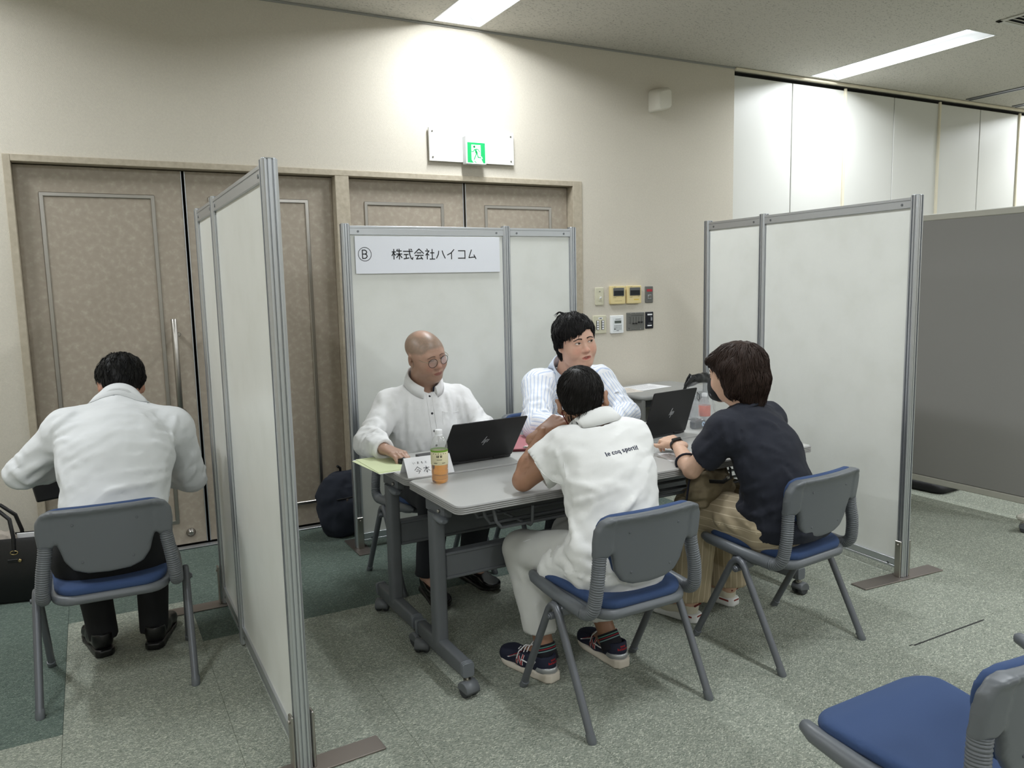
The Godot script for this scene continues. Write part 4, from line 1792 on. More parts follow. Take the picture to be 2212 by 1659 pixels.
func trousers_field(P: Dictionary, o: Dictionary) -> Field:
	var b := span(P, ["pel", "hl", "hr", "kl", "kr", "al", "ar"], 0.16)
	var F := Field.new(b[0], b[1], o.get("cell", 0.0095))
	var fw: Vector3 = P.fwd_ - P.pel
	F.cap(P.hl, P.hr, o.seat, o.seat, 0.03)
	F.cap(P.pel, (P.hl + P.hr) * 0.5, o.seat, o.seat * 1.05, 0.05, 0, fw.normalized(), 0.8)
	for s in ["l", "r"]:
		var K: Vector3 = P["k" + s]
		var A: Vector3 = P["a" + s]
		F.cap(P["h" + s], K, o.leg[0], o.leg[1], 0.04)
		var d := (A - K).normalized()
		var end := K.lerp(A, o.get("reach", 1.0))
		F.cap(K, end + d * 0.03, o.leg[1], o.leg[2], 0.02, 0, Vector3.ZERO, 1.0, end, Vector3(d.x * 0.3, -1, d.z * 0.3).normalized())
		F.cap(end - d * 0.03, end + d * 0.1, o.leg[2] - 0.018, o.leg[2] - 0.014, 0.0, 1)
	return F

func wrinkle(F: Field, amp: float, freq: float, stretch: Vector3, seed_: int) -> void:
	var n := FastNoiseLite.new()
	n.seed = seed_
	n.frequency = freq
	n.fractal_octaves = 2
	n.noise_type = FastNoiseLite.TYPE_SIMPLEX_SMOOTH
	F.displace(func(p: Vector3) -> float:
		var q := p * stretch
		return n.get_noise_3d(q.x, q.y, q.z) * amp, F.h * 2.5)

# creases of cloth: ridged noise drawn out along a direction
func crease(F: Field, amp: float, freq: float, along: Vector3, draw: float, seed_: int) -> void:
	var n := FastNoiseLite.new()
	n.seed = seed_
	n.frequency = freq
	n.noise_type = FastNoiseLite.TYPE_SIMPLEX_SMOOTH
	n.fractal_type = FastNoiseLite.FRACTAL_RIDGED
	n.fractal_octaves = 2
	n.fractal_gain = 0.35
	n.domain_warp_enabled = true
	n.domain_warp_amplitude = 0.04
	n.domain_warp_frequency = 6.0
	along = along.normalized()
	F.displace(func(p: Vector3) -> float:
		var q := p - along * (p.dot(along) * (1.0 - 1.0 / draw))
		return n.get_noise_3d(q.x, q.y, q.z) * amp, F.h * 2.5)

# rings of gathered cloth round a bent limb between a and b
func gather(F: Field, a: Vector3, b: Vector3, r: float, amp: float, count: float, seed_: int) -> void:
	var n := FastNoiseLite.new()
	n.seed = seed_
	n.frequency = 9.0
	var ba := b - a
	var l2 := ba.length_squared()
	F.displace(func(p: Vector3) -> float:
		var t := (p - a).dot(ba) / l2
		if t < 0.0 or t > 1.0:
			return 0.0
		var off := p - a - ba * t
		if off.length() > r:
			return 0.0
		var w := n.get_noise_3dv(p)
		return amp * sin(PI * t) * sin(TAU * (t * count + w * 0.9)) * (0.6 + w), F.h * 2.5)

func folds(F: Field, list: Array) -> void:
	# each: [u0, v0, u1, v1, radius]; the ends are seen through pixels and lie on the cloth
	for q in list:
		F.fold(pix(F, q[0], q[1]), pix(F, q[2], q[3]), q[4], q[4] * 2.6, 6)

func seam(F: Field, pts: Array, r := 0.0012) -> SurfaceTool:
	var st := mb()
	var out := []
	for q in pts:
		var p := pix(F, q.x, q.y)
		out.append(p + F.grad(p) * r * 0.3)
	tube(st, out, r, 5)
	return st

func cloth(c: Color, rough := 0.85) -> StandardMaterial3D:
	var m := fabric(c, rough, 22.0, 0.12)
	return m

func hair_mat(c: Color) -> StandardMaterial3D:
	var m := mat(c, 0.55)
	m.specular_mode = BaseMaterial3D.SPECULAR_SCHLICK_GGX
	m.metallic_specular = 0.35
	return m

# brows, eyes and lids laid on a face
func face_details(p: Node3D, F: Field, c: Vector3, B: Basis, s: float, o: Dictionary) -> void:
	var fr := Transform3D(B, c + B * Vector3(0, 0, -0.16) * s)
	fr.basis = Basis(-B.x, B.y, -B.z)  # looks back at the face: x to the person's left
	var open: float = o.get("open", 1.0)
	var gaze: Vector2 = o.get("gaze", Vector2.ZERO)
	for q in [-1.0, 1.0]:
		var n := Node3D.new()
		n.name = "eye"
		p.add_child(n, true)
		n.position = -p.position
		var ex: float = q * 0.0325 * s
		var al := PackedVector2Array()
		var up := []
		for k in 11:
			var t := k / 10.0 * 2.0 - 1.0
			up.append(Vector2(ex + t * 0.0148 * s, (0.0002 + 0.0052 * open * (1 - t * t) + 0.0012 * t * q) * s))
			al.append(up[-1])
		for k in 11:
			var t := 1.0 - k / 10.0 * 2.0
			al.append(Vector2(ex + t * 0.0146 * s, (-0.0002 - 0.0042 * open * (1 - t * t) + 0.0012 * t * q) * s))
		var st := mb()
		if open > 0.3:
			press(st, F, fr, al, 0.0007)
			part(st, "eye_white", mat(rgb(222, 214, 206), 0.25), n)
			st = mb()
			var ir := PackedVector2Array()
			for k in 14:
				var a := TAU * k / 14.0
				var v := Vector2(cos(a), sin(a)) * 0.0056 * s + Vector2(ex + gaze.x * s, gaze.y * s)
				var t: float = (v.x - ex) / (0.0148 * s)
				v.y = clampf(v.y, -0.0042 * open * (1 - t * t) * s, 0.0052 * open * (1 - t * t) * s)
				ir.append(v)
			press(st, F, fr, ir, 0.0012)
			part(st, "iris", mat(rgb(24, 16, 13), 0.12), n)
		st = mb()
		press_line(st, F, fr, up, 0.0011 * s, 0.0008)
		part(st, "lash_line", mat(rgb(34, 24, 20), 0.6), n)
		# brow
		st = mb()
		var br := []
		var rad := []
		for k in 7:
			var t := k / 6.0
			br.append(Vector2(q * lerpf(0.013, 0.051, t) * s, (0.0175 + 0.006 * sin(PI * clampf(t * 0.95 + 0.05, 0, 1)) - 0.004 * t) * s))
			rad.append(lerpf(0.0026, 0.0012, t) * s * o.get("brow", 1.0))
		press_line(st, F, fr, br, rad, 0.0004)
		part(st, "eyebrow", hair_mat(o.get("brow_color", rgb(30, 24, 21))), n)

func face_colour(c: Vector3, B: Basis, s: float, skin: Color, o := {}) -> Callable:
	var inv := B.transposed()
	var base := lin(skin)
	var lip := lin(o.get("lip", Color(skin.r * 0.86, skin.g * 0.6, skin.b * 0.6)))
	var red := lin(Color(minf(skin.r * 1.02, 1.0), skin.g * 0.93, skin.b * 0.92))
	var stub := lin(o.get("stubble", skin))
	var n := FastNoiseLite.new()
	n.seed = 5
	n.frequency = 60.0
	var bald: bool = o.has("stubble")
	var nape := lin(o.get("nape", skin))
	var spots: bool = o.get("spots", false)
	return func(p: Vector3, _n: Vector3) -> Color:
		var l := inv * (p - c) / s
		var k := base
		var g := n.get_noise_3dv(p)
		if l.length() < 0.19:
			# cheeks and nose are a little redder
			var ch := maxf(smoothstep(0.03, 0.008, Vector2(absf(l.x) - 0.04, l.y + 0.035).length()), smoothstep(0.025, 0.008, Vector2(l.x, l.y + 0.036).length())) * smoothstep(-0.05, -0.075, l.z)
			k = k.lerp(red, ch * 0.6)
			var mx := absf(l.x)
			if l.z < -0.07 and mx < 0.024 and l.y < -0.058 and l.y > -0.0865:
				var arch := sqrt(maxf(0.0, 1.0 - mx * mx / 0.000576))
				var e := smoothstep(-0.071 - 0.0125 * arch, -0.071 - 0.0085 * arch, l.y) * (1.0 - smoothstep(-0.071 + 0.006 * arch, -0.071 + 0.0095 * arch, l.y)) * 0.85
				k = k.lerp(lip, e)
			if bald:
				# shaved hair: a band round sides, back and front hairline, the crown bare
				var line := 0.052 - 0.02 * smoothstep(0.03, 0.07, mx) + g * 0.004
				var zone := smoothstep(line - 0.006, line + 0.008, l.y) if l.z < -0.015 else smoothstep(-0.055, -0.035, l.y + maxf(0.0, -l.z) * 1.0)
				zone *= 1.0 - smoothstep(0.055, 0.02, Vector2(l.x, l.z - 0.01).length()) * 0.8 * smoothstep(0.09, 0.105, l.y)
				k = k.lerp(stub, zone * (0.8 + 0.3 * g) * (1.0 - smoothstep(0.0775, 0.081, mx) * smoothstep(0.035, 0.02, l.y)))
				# shaved chin and lip
				var bd := smoothstep(-0.06, -0.085, l.y) * smoothstep(-0.01, -0.05, l.z) * 0.18
				k = k.lerp(stub, bd)
		if spots and g > 0.5:
			k = k.lerp(Color(k.r * 0.6, k.g * 0.5, k.b * 0.45), 0.5)
		return k * (1.0 + 0.05 * g)

# ---- man in the white polo shirt
func make_polo_man() -> Node3D:
	var p := person("man in a white polo shirt with small lettering on its back", V(1.545, 0, 2.2))
	var hc := V(1.562, 1.022, 2.375)
	var HB := facing(V(0.55, -0.27, 0.80), deg_to_rad(9.5))
	var P := {"pel": V(1.545, 0.53, 2.14), "chest": V(1.577, 0.775, 2.235), "neck": V(1.583, 0.912, 2.315), "sl": V(1.462, 0.862, 2.325), "sr": V(1.698, 0.872, 2.275), "el": V(1.338, 0.745, 2.425), "er": V(1.73, 0.725, 2.50), "wl": V(1.468, 0.895, 2.50), "wr": V(1.68, 0.735, 2.68), "hl": V(1.475, 0.5, 2.18), "hr": V(1.635, 0.5, 2.18), "kl": V(1.395, 0.44, 2.545), "kr": V(1.635, 0.455, 2.58), "al": V(1.408, 0.085, 2.405), "ar": V(1.668, 0.085, 2.36), "tl": V(1.35, 0.03, 2.55), "tr": V(1.668, 0.03, 2.52), "fwd_": V(1.60, 0.53, 3.14)}
	P.fwd_ = P.pel + V(0.14, 0, 0.99)
	var F := body_field(P, 0.97)
	var HF := head_field(hc, HB, 1.0, 0.0046, {"neck": P.neck, "neck_r": 0.06, "ear": 0.006})
	var hl := hand_field(P.wl, V(0.10, 0.05, 0.0), V(-0.35, 0.8, -0.4), V(0.2, 0.1, -0.8), [0.75, 0.8, 0.85, 0.9], 1.0, 0.0042, 0.4)
	var hr := hand_field(P.wr, V(-0.06, -0.01, 0.1), V(0, 1, 0), V(-1, 0, -0.5), [0.3, 0.3, 0.3, 0.3], 1.0, 0.0065)
	var skin := rgb(156, 116, 92)
	wear([F.net(), HF.net(), hl.net(), hr.net()], "body", skin_mat(), p, face_colour(hc, HB, 1.0, skin, {"spots": true}))
	# hair: short, thinning at the whorl, tapering into the nape
	var H := Field.new(HF.o, HF.o + Vector3(HF.nx, HF.ny, HF.nz) * HF.h, 0.005)
	var at := func(x: float, y: float, z: float) -> Vector3: return hc + HB * Vector3(x, y, z)
	H.ell(at.call(0, 0.036, 0.02), Vector3(0.083, 0.088, 0.103), HB)
	H.ell(at.call(0, -0.02, 0.05), Vector3(0.062, 0.045, 0.052), HB, 0.03)
	H.cap(at.call(-0.2, -0.055, -0.17), at.call(0.2, -0.055, -0.17), 0.155, 0.155, 0.02, 1)
	H.cap(at.call(-0.2, -0.165, 0.02), at.call(0.2, -0.165, 0.02), 0.11, 0.11, 0.012, 1)
	for q in [-1.0, 1.0]:
		H.ell(at.call(q * 0.09, -0.012, 0.004), Vector3(0.025, 0.04, 0.03), HB, 0.01, 1)
	wrinkle(H, 0.0025, 60.0, Vector3(1, 0.4, 1), 3)
	var hm := hair_mat(rgb(22, 19, 17))
	wear([H.net()], "hair", hm, p)
	var whorl := Vector3(-0.008, 0.075, 0.07)
	var st := locks(hc, HB, 1.0, 1500, Vector3(0.083, 0.088, 0.103), Vector3(0, 0.036, 0.02), func(d: Vector3) -> bool:
		var l := d * Vector3(0.083, 0.088, 0.103) + Vector3(0, 0.036, 0.02)
		if l.distance_to(whorl) < 0.012:
			return false
		return l.y > -0.06 and l.y > -0.05 - l.z * 1.3 and not (absf(l.x) > 0.066 and l.y < 0.012 and l.z < 0.045), func(q: Vector3) -> Vector3:
		var d := q - (whorl - Vector3(0, 0.036, 0.02))
		return d + d.cross((whorl).normalized()) * 0.5 + Vector3(0, -0.02, 0), 0.05, 0.0012, 0.003, 51, 6, H)
	# the thin crown: brown strands round the whorl
	var sc := locks(hc, HB, 1.0, 110, Vector3(0.083, 0.088, 0.103), Vector3(0, 0.036, 0.02), func(d: Vector3) -> bool:
		return (d * Vector3(0.083, 0.088, 0.103) + Vector3(0, 0.036, 0.02)).distance_to(whorl) < 0.02, func(q: Vector3) -> Vector3:
		var d := q - (whorl - Vector3(0, 0.036, 0.02))
		return d + d.cross(whorl.normalized()) * 0.6, 0.034, 0.0011, 0.0035, 52, 6, H)
	wear_st(sc, "crown_strands", hair_mat(rgb(88, 68, 54)), p)
	var rg := RandomNumberGenerator.new()
	rg.seed = 77
	for k in 260:
		var a := rg.randf_range(-1.35, 1.35)
		var yy := rg.randf_range(-0.085, -0.035)
		var q := HF.onto(hc + HB * Vector3(sin(a) * 0.075, yy, 0.03 + cos(a) * 0.075), 5)
		var gn := HF.grad(q)
		var dn := (-HB.y + HB.x * rg.randf_range(-0.5, 0.5) - HB.x * sin(a) * 0.4 + gn * 0.12).normalized()
		tube(st, [q, q + dn * 0.012 + gn * 0.002, q + dn * 0.022 + gn * 0.001], [0.0009, 0.0007, 0.0002], 3, false)
	wear_st(st, "hair_strands", hm, p)
	# shirt
	var S := shirt_field(P, {"long": false, "hip": 0.163, "waist": 0.156, "bust": 0.165, "depth": 0.66, "sh": 0.066, "arm": [0.078, 0.079], "reach": 0.66, "cell": 0.0078, "slope": V(0.0, 0.25, -0.3)})
	# loose tail over the hips and the seat
	S.cap(V(1.475, 0.50, 2.15), V(1.62, 0.50, 2.15), 0.115, 0.115, 0.06)
	S.cap(V(1.42, 0.47, 2.25), V(1.40, 0.445, 2.30), 0.075, 0.07, 0.05)
	S.cap(V(1.70, 0.47, 2.22), V(1.72, 0.45, 2.28), 0.06, 0.05, 0.05)
	wrinkle(S, 0.004, 7.0, Vector3(1, 2.2, 1), 8)
	crease(S, 0.005, 11.0, V(0.85, 0.5, 0.0), 3.2, 81)
	gather(S, V(1.46, 0.62, 2.16), V(1.47, 0.44, 2.22), 0.2, 0.007, 4.0, 82)
	folds(S, [[1238, 1062, 1330, 1042, 0.008], [1240, 1085, 1352, 1050, 0.007], [1225, 1040, 1300, 1060, 0.006], [1335, 1118, 1368, 1078, 0.006], [1350, 1105, 1378, 1065, 0.005], [1228, 1095, 1245, 1190, 0.006], [1240, 1160, 1262, 1205, 0.008], [1232, 1178, 1300, 1205, 0.008], [1228, 1200, 1290, 1232, 0.008], [1212, 1050, 1196, 1000, 0.006], [1215, 1045, 1180, 1030, 0.006], [1200, 975, 1218, 1030, 0.005], [1222, 1220, 1250, 1262, 0.007]])
	S.cut(V(1.545, 0.418, 2.2), Vector3(0, -1, 0))
	var white := cloth(rgb(226, 226, 224), 0.8)
	# collar
	var cn := Basis(HB.x, (hc - P.neck).normalized(), Vector3.ZERO)
	cn.z = cn.x.cross(cn.y).normalized()
	cn.x = cn.y.cross(cn.z).normalized()
	S.cap(P.neck + cn.y * 0.02, P.neck + cn.y * 0.2, 0.076, 0.16, 0.01, 1)
	st = collar(S, P.neck + cn.y * 0.034, cn, 0.078, 0.076, 0.034, 0.054, 0.07, 2.55, 0.02, 0.02, 0.2)
	var so := wear([S.net()], "polo_shirt", white, p)
	wear_st(st, "collar", white, so).position = Vector3.ZERO
	# sleeve band
	for s in ["l"]:
		st = seam(S, [Vector2(1214, 972), Vector2(1218, 1000), Vector2(1222, 1030), Vector2(1219, 1052)], 0.0014)
		wear_st(st, "seam", white, so).position = Vector3.ZERO
	st = seam(S, [Vector2(1155, 998), Vector2(1172, 1022), Vector2(1195, 1040), Vector2(1214, 1046)], 0.0016)
	wear_st(st, "sleeve_band_seam", white, so).position = Vector3.ZERO
	# lettering on the back
	var navy := mat(rgb(34, 40, 66), 0.7)
	var o := MeshInstance3D.new()
	var tc := pix(S, 1346, 973)
	var n := S.grad(tc)
	var right := (pix(S, 1372, 967) - pix(S, 1320, 979)).normalized()
	var up := n.cross(right).normalized()
	o.mesh = press_text(S, Transform3D(Basis(right, up, right.cross(up)), tc + n * 0.05), "le coq sportif", 0.0165, true, 0.0012)
	o.mesh.surface_set_material(0, navy)
	hang(o, "lettering", so)
	# trousers
	var T := trousers_field(P, {"seat": 0.092, "leg": [0.098, 0.074, 0.062], "reach": 0.80})
	wrinkle(T, 0.004, 8.0, Vector3(1, 1.6, 1), 12)
	folds(T, [[1150, 1222, 1215, 1200, 0.008], [1160, 1235, 1225, 1225, 0.008], [1115, 1225, 1140, 1260, 0.006], [1190, 1190, 1205, 1225, 0.007], [1120, 1300, 1130, 1370, 0.006], [1160, 1300, 1165, 1370, 0.006]])
	var tr := wear([T.net()], "trousers", cloth(rgb(196, 196, 192), 0.8), p)
	st = mb()
	var lm := pix(T, 1138, 1168)
	var ln := T.grad(lm)
	var lx := pix_dir(1160, 1168)
	for k in 3:
		var a := pix(T, 1130 + k * 3.0, 1171 - k * 1.5) + ln * 0.001
		var b := pix(T, 1141 + k * 3.0, 1167 - k) + ln * 0.001
		tube(st, [a, (a + b) * 0.5, b], [0.0006, 0.0011, 0.0006], 4)
	wear_st(st, "emblem", M.paper, tr).position = Vector3.ZERO
	# socks and running shoes
	var sock := mat(rgb(22, 22, 30), 0.9)
	for s in ["l", "r"]:
		var A: Vector3 = P["a" + s]
		var d: Vector3 = (P["k" + s] - A).normalized()
		st = mb()
		tube(st, [A - d * 0.03, A + d * 0.01, A + d * 0.03], [0.043, 0.041, 0.0405], 18)
		var sk := wear_st(st, "sock", sock, p)
		for q in [[0.012, rgb(150, 40, 52)], [0.019, rgb(92, 140, 128)], [0.004, rgb(120, 150, 150)]]:
			st = mb()
			tube(st, [A + d * q[0], A + d * (q[0] + 0.0035)], [0.0416, 0.0416], 18)
			part(st, "stripe", mat(q[1], 0.9), sk)
	running_shoe(p, V(1.400, 0, 2.335), V(1.338, 0, 2.56), -1.0)
	running_shoe(p, V(1.680, 0, 2.292), V(1.672, 0, 2.52), 1.0)
	# red loop of the glasses cord behind the left ear
	st = mb()
	tube(st, [hc + HB * Vector3(-0.082, 0.02, 0.008), hc + HB * Vector3(-0.084, -0.005, 0.026), hc + HB * Vector3(-0.078, -0.04, 0.028), hc + HB * Vector3(-0.066, -0.075, 0.02), hc + HB * Vector3(-0.058, -0.1, -0.005)], 0.0022, 6)
	wear_st(st, "mask_cord", mat(rgb(96, 14, 16), 0.6), p)
	st = mb()
	tube(st, [hc + HB * Vector3(0.082, 0.02, 0.008), hc + HB * Vector3(0.085, -0.005, 0.026), hc + HB * Vector3(0.078, -0.045, 0.026), hc + HB * Vector3(0.066, -0.075, 0.015)], 0.0022, 6)
	wear_st(st, "mask_cord", mat(rgb(96, 14, 16), 0.6), p)
	return p

func running_shoe(p: Node3D, heel: Vector3, toe: Vector3, side: float) -> void:
	var navy := mat(rgb(22, 26, 48), 0.75)
	bump(navy, 256, 0.3, 3.0, 0.2, 2)
	world_tri(navy, 20.0, false)
	var beige := mat(rgb(205, 196, 182), 0.7)
	var r := shoe(p, heel, toe, navy, beige, {"len": 0.275, "sole": 0.024, "heel": 0.012, "collar": 0.098})
	var n: Node3D = r[0]
	var F: Field = r[1]
	# silver heel counter
	var st := mb()
	var rings := []
	for y in [0.031, 0.034, 0.052, 0.055]:
		var ring := []
		for k in 15:
			var a := -PI * 0.62 + PI * 1.24 * k / 14.0
			var q := 0.0395 if y > 0.032 and y < 0.054 else 0.036
			ring.append(Vector3(sin(a) * q, y, -0.042 + cos(a) * (q + 0.008) ))
		rings.append(ring)
	loft(st, rings, false)
	part(st, "heel_counter", mat(rgb(176, 178, 180), 0.35, 0.6), n)
	# letter on both sides, white edging under red
	for q in [-1.0, 1.0]:
		for pass_ in 2:
			st = mb()
			var xf := Transform3D(Basis(Vector3(0, 0, -q), Vector3.UP, Vector3(q, 0, 0)), Vector3(q * 0.12, 0.056, -0.135))
			var w := 0.0052 if pass_ == 0 else 0.003
			for L in [[Vector2(-0.016, -0.02), Vector2(-0.01, 0.02)], [Vector2(-0.011, 0.02), Vector2(0.009, -0.02)], [Vector2(0.009, -0.02), Vector2(0.016, 0.02)]]:
				var a: Vector2 = L[0]
				var b: Vector2 = L[1]
				var d := (b - a).normalized()
				var s := Vector2(-d.y, d.x) * w
				var poly := PackedVector2Array()
				for k in 5:
					poly.append(a.lerp(b, k / 4.0) + s)
				for k in 5:
					poly.append(b.lerp(a, k / 4.0) - s)
				press(st, F, xf, poly, 0.0012 if pass_ == 0 else 0.002, 0.2)
			part(st, "letter_edge" if pass_ == 0 else "letter", M.paper if pass_ == 0 else mat(rgb(150, 30, 38), 0.6), n)
		# pale flash along the heel
		st = mb()
		press_line(st, F, Transform3D(Basis(Vector3(0, 0, -q), Vector3.UP, Vector3(q, 0, 0)), Vector3(q * 0.12, 0.05, -0.08)), [Vector2(-0.045, 0.008), Vector2(-0.02, 0.004), Vector2(0.012, 0.006), Vector2(0.024, 0.022)], 0.0028, 0.0, 0.2)
		part(st, "flash", M.paper, n)
	var o := MeshInstance3D.new()
	o.mesh = press_text(F, Transform3D(Basis(Vector3(-1, 0, 0) * -1, Vector3.UP, Vector3(0, 0, 1)), Vector3(0, 0.084, 0.1)), "new", 0.0085, true, 0.0012)
	var red := mat(rgb(176, 34, 40), 0.6)
	o.mesh.surface_set_material(0, red)
	hang(o, "lettering", n)
	o = MeshInstance3D.new()
	o.mesh = press_text(F, Transform3D(Basis(Vector3(1, 0, 0), Vector3.UP, Vector3(0, 0, 1)), Vector3(0, 0.073, 0.1)), "balance", 0.0085, true, 0.0012)
	o.mesh.surface_set_material(0, red)
	hang(o, "lettering", n)
	# laces
	st = mb()
	for k in 4:
		var z := -0.115 - k * 0.018
		var y := 0.097 - k * 0.008
		tube(st, [Vector3(-0.024, y - 0.012, z), Vector3(-0.008, y, z - 0.005), Vector3(0.01, y, z - 0.012), Vector3(0.024, y - 0.012, z - 0.016)], 0.0024, 6)
	tube(st, [Vector3(0.0, 0.1, -0.12), Vector3(-0.02, 0.108, -0.125), Vector3(-0.042, 0.085, -0.14), Vector3(-0.045, 0.055, -0.15)], 0.002, 6)
	tube(st, [Vector3(0.0, 0.1, -0.12), Vector3(0.022, 0.108, -0.125), Vector3(0.04, 0.09, -0.135), Vector3(0.035, 0.1, -0.12), Vector3(0.005, 0.1, -0.118)], 0.002, 6)
	part(st, "laces", M.paper, n)
# ---- bald man in the white shirt
func make_bald_man() -> Node3D:
	var p := person("bald man in round glasses and a white button-down shirt working at a laptop", V(1.43, 0, 3.6))
	var hc := V(1.412, 1.122, 3.5)
	var HB := facing(V(0.26, -0.2, -0.945), deg_to_rad(-12.0))
	var hs := 0.985
	var P := {"pel": V(1.43, 0.53, 3.64), "chest": V(1.425, 0.79, 3.585), "neck": V(1.418, 0.938, 3.56), "sl": V(1.6, 0.872, 3.575), "sr": V(1.258, 0.88, 3.585), "el": V(1.69, 0.735, 3.46), "er": V(1.092, 0.738, 3.45), "wl": V(1.56, 0.745, 3.22), "wr": V(1.098, 0.745, 3.235), "hl": V(1.53, 0.49, 3.62), "hr": V(1.34, 0.49, 3.62), "kl": V(1.56, 0.49, 3.22), "kr": V(1.32, 0.49, 3.22), "al": V(1.575, 0.09, 3.42), "ar": V(1.325, 0.09, 3.36), "tl": V(1.59, 0.03, 3.27), "tr": V(1.32, 0.03, 3.22)}
	P.fwd_ = P.pel + V(0.04, 0, -1.0)
	var F := body_field(P, 1.03)
	var HF := head_field(hc, HB, hs, 0.0033, {"neck": P.neck, "neck_r": 0.068, "wide": 1.2, "jowl": 1.3, "cran": Vector3(1.05, 0.95, 1.0)})
	var hr := hand_field(P.wr + V(0.004, 0.0, -0.004), V(0.03, -0.012, -0.1), V(0.05, 1, 0.12), V(1, 0, 0.1), [0.34, 0.3, 0.32, 0.38], 1.05, 0.0034, 0.3)
	var hl := hand_field(P.wl, V(-0.04, -0.01, -0.1), V(0, 1, 0), V(-1, 0, 0), [0.3, 0.3, 0.3, 0.3], 1.0, 0.0065)
	var skin := rgb(172, 137, 118)
	var sm := skin_mat(0.42)
	wear([F.net(), HF.net(), hr.net(), hl.net()], "body", sm, p, face_colour(hc, HB, hs, skin, {"stubble": rgb(126, 108, 92), "lip": rgb(138, 80, 72)}))
	face_details(p, HF, hc, HB, hs, {"open": 0.28, "brow": 0.75, "brow_color": rgb(92, 70, 58)})
	# glasses: two thin rims, bridge, temples, lenses
	var g := Node3D.new()
	g.name = "glasses"
	p.add_child(g)
	g.position = -p.position
	var L := func(x: float, y: float, z: float) -> Vector3: return hc + HB * Vector3(x, y, z) * hs
	var gm := mat(rgb(36, 30, 30), 0.3, 0.5)
	var gold := mat(rgb(170, 160, 140), 0.3, 0.9)
	var glass := mat(Color(0.8, 0.85, 0.9, 0.03), 0.04)
	glass.transparency = BaseMaterial3D.TRANSPARENCY_ALPHA
	for q in [-1.0, 1.0]:
		var pts := []
		var lens := []
		for k in 25:
			var a := TAU * k / 24.0
			var xx: float = q * 0.034 + cos(a) * 0.0235
			pts.append(L.call(xx, -0.007 + sin(a) * (0.0205 if sin(a) > 0 else 0.0225), -0.108 + absf(xx) * 0.16))
			lens.append(pts[-1])
		var st := mb()
		tube(st, pts, 0.0012, 6, false)
		part(st, "rim", gm, g)
		st = mb()
		lens.pop_back()
		var nrm: Vector3 = -HB.z
		var back := []
		for v in lens:
			back.append(v - nrm * 0.0015)
		loft(st, [back, lens])
		part(st, "lens", glass, g)
		st = mb()
		tube(st, [L.call(q * 0.0575, 0.002, -0.1), L.call(q * 0.066, 0.003, -0.094), L.call(q * 0.074, 0.004, -0.075), L.call(q * 0.083, 0.012, 0.0), L.call(q * 0.084, 0.012, 0.015), L.call(q * 0.082, -0.005, 0.03)], 0.0012, 6)
		part(st, "temple", gold, g)
	var gb := mb()
	tube(gb, [L.call(-0.011, -0.003, -0.107), L.call(-0.005, 0.001, -0.111), L.call(0.005, 0.001, -0.111), L.call(0.011, -0.003, -0.107)], 0.0011, 6)
	part(gb, "bridge", gold, g)
	# shirt
	var S := shirt_field(P, {"long": true, "hip": 0.165, "waist": 0.172, "bust": 0.185, "depth": 0.78, "sh": 0.066, "arm": [0.072, 0.06, 0.056, 0.043], "cell": 0.0076, "belly": [V(1.43, 0.69, 3.56), Vector3(0.15, 0.14, 0.145)]})
	wrinkle(S, 0.003, 6.5, Vector3(2.0, 0.9, 2.0), 18)
	crease(S, 0.006, 12.0, V(0.15, 1.0, 0.2), 3.0, 91)
	for q in [["sr", "er"], ["sl", "el"]]:
		gather(S, P[q[0]].lerp(P[q[1]], 0.45), P[q[1]] + (P[q[1]] - P[q[0]]).normalized() * 0.05, 0.09, 0.006, 4.0, 92)
	gather(S, P.er, P.wr, 0.09, 0.006, 4.5, 93)
	folds(S, [[845, 870, 858, 960, 0.008], [862, 880, 868, 965, 0.007], [812, 905, 838, 958, 0.008], [800, 925, 832, 968, 0.009], [795, 945, 822, 980, 0.007], [880, 850, 885, 930, 0.006], [965, 850, 975, 900, 0.005], [990, 860, 1000, 915, 0.007], [1005, 865, 1015, 905, 0.006], [905, 950, 920, 1000, 0.007], [850, 985, 900, 975, 0.006]])
	S.cut(V(1.43, 0.5, 3.6), Vector3(0, -1, 0))
	var white := cloth(rgb(226, 226, 226), 0.8)
	var nb := Basis(Vector3(-1, 0, 0), V(0.0, 1.0, -0.28).normalized(), Vector3.ZERO)
	nb.z = nb.x.cross(nb.y).normalized()
	nb.x = nb.y.cross(nb.z).normalized()
	var cc := V(1.416, 0.99, 3.545)
	S.cap(cc, cc + nb.y * 0.2, 0.072, 0.14, 0.008, 1)
	S.cap(cc - nb.z * 0.06, cc - nb.z * 0.1 - nb.y * 0.035, 0.034, 0.006, 0.006, 1)
	var st := collar(S, cc, nb, 0.076, 0.077, 0.056, 0.056, 0.05, 2.78, 0.05, 0.02, 0.5)
	var so := wear([S.net()], "shirt", white, p)
	wear_st(st, "collar", white, so).position = Vector3.ZERO
	# navy lining inside the collar on the left
	st = mb()
	for k in 5:
		var a := PI - 0.36 - k * 0.1
		box(st, Vector3.ZERO, Vector3(0.011, 0.036, 0.002), 0.0005, Transform3D(nb * Basis(Vector3.UP, -a), cc + nb * Vector3(-sin(a) * 0.0725, -0.05 * (1.0 - cos(a)) * 0.5 + 0.026, cos(a) * 0.073)))
	wear_st(st, "collar_lining", mat(rgb(34, 40, 60), 0.7), so).position = Vector3.ZERO
	# placket, buttons, pocket
	st = mb()
	for s in [-1.0, 1.0]:
		var line := []
		for k in 9:
			var v := 850.0 + k * 14.0
			var u: float = 926.0 + (v - 850.0) * 0.155 + s * 6.0
			var q := pix(S, u, v)
			line.append(q + S.grad(q) * 0.0008)
		tube(st, line, 0.0011, 5)
	wear_st(st, "placket_seam", white, so).position = Vector3.ZERO
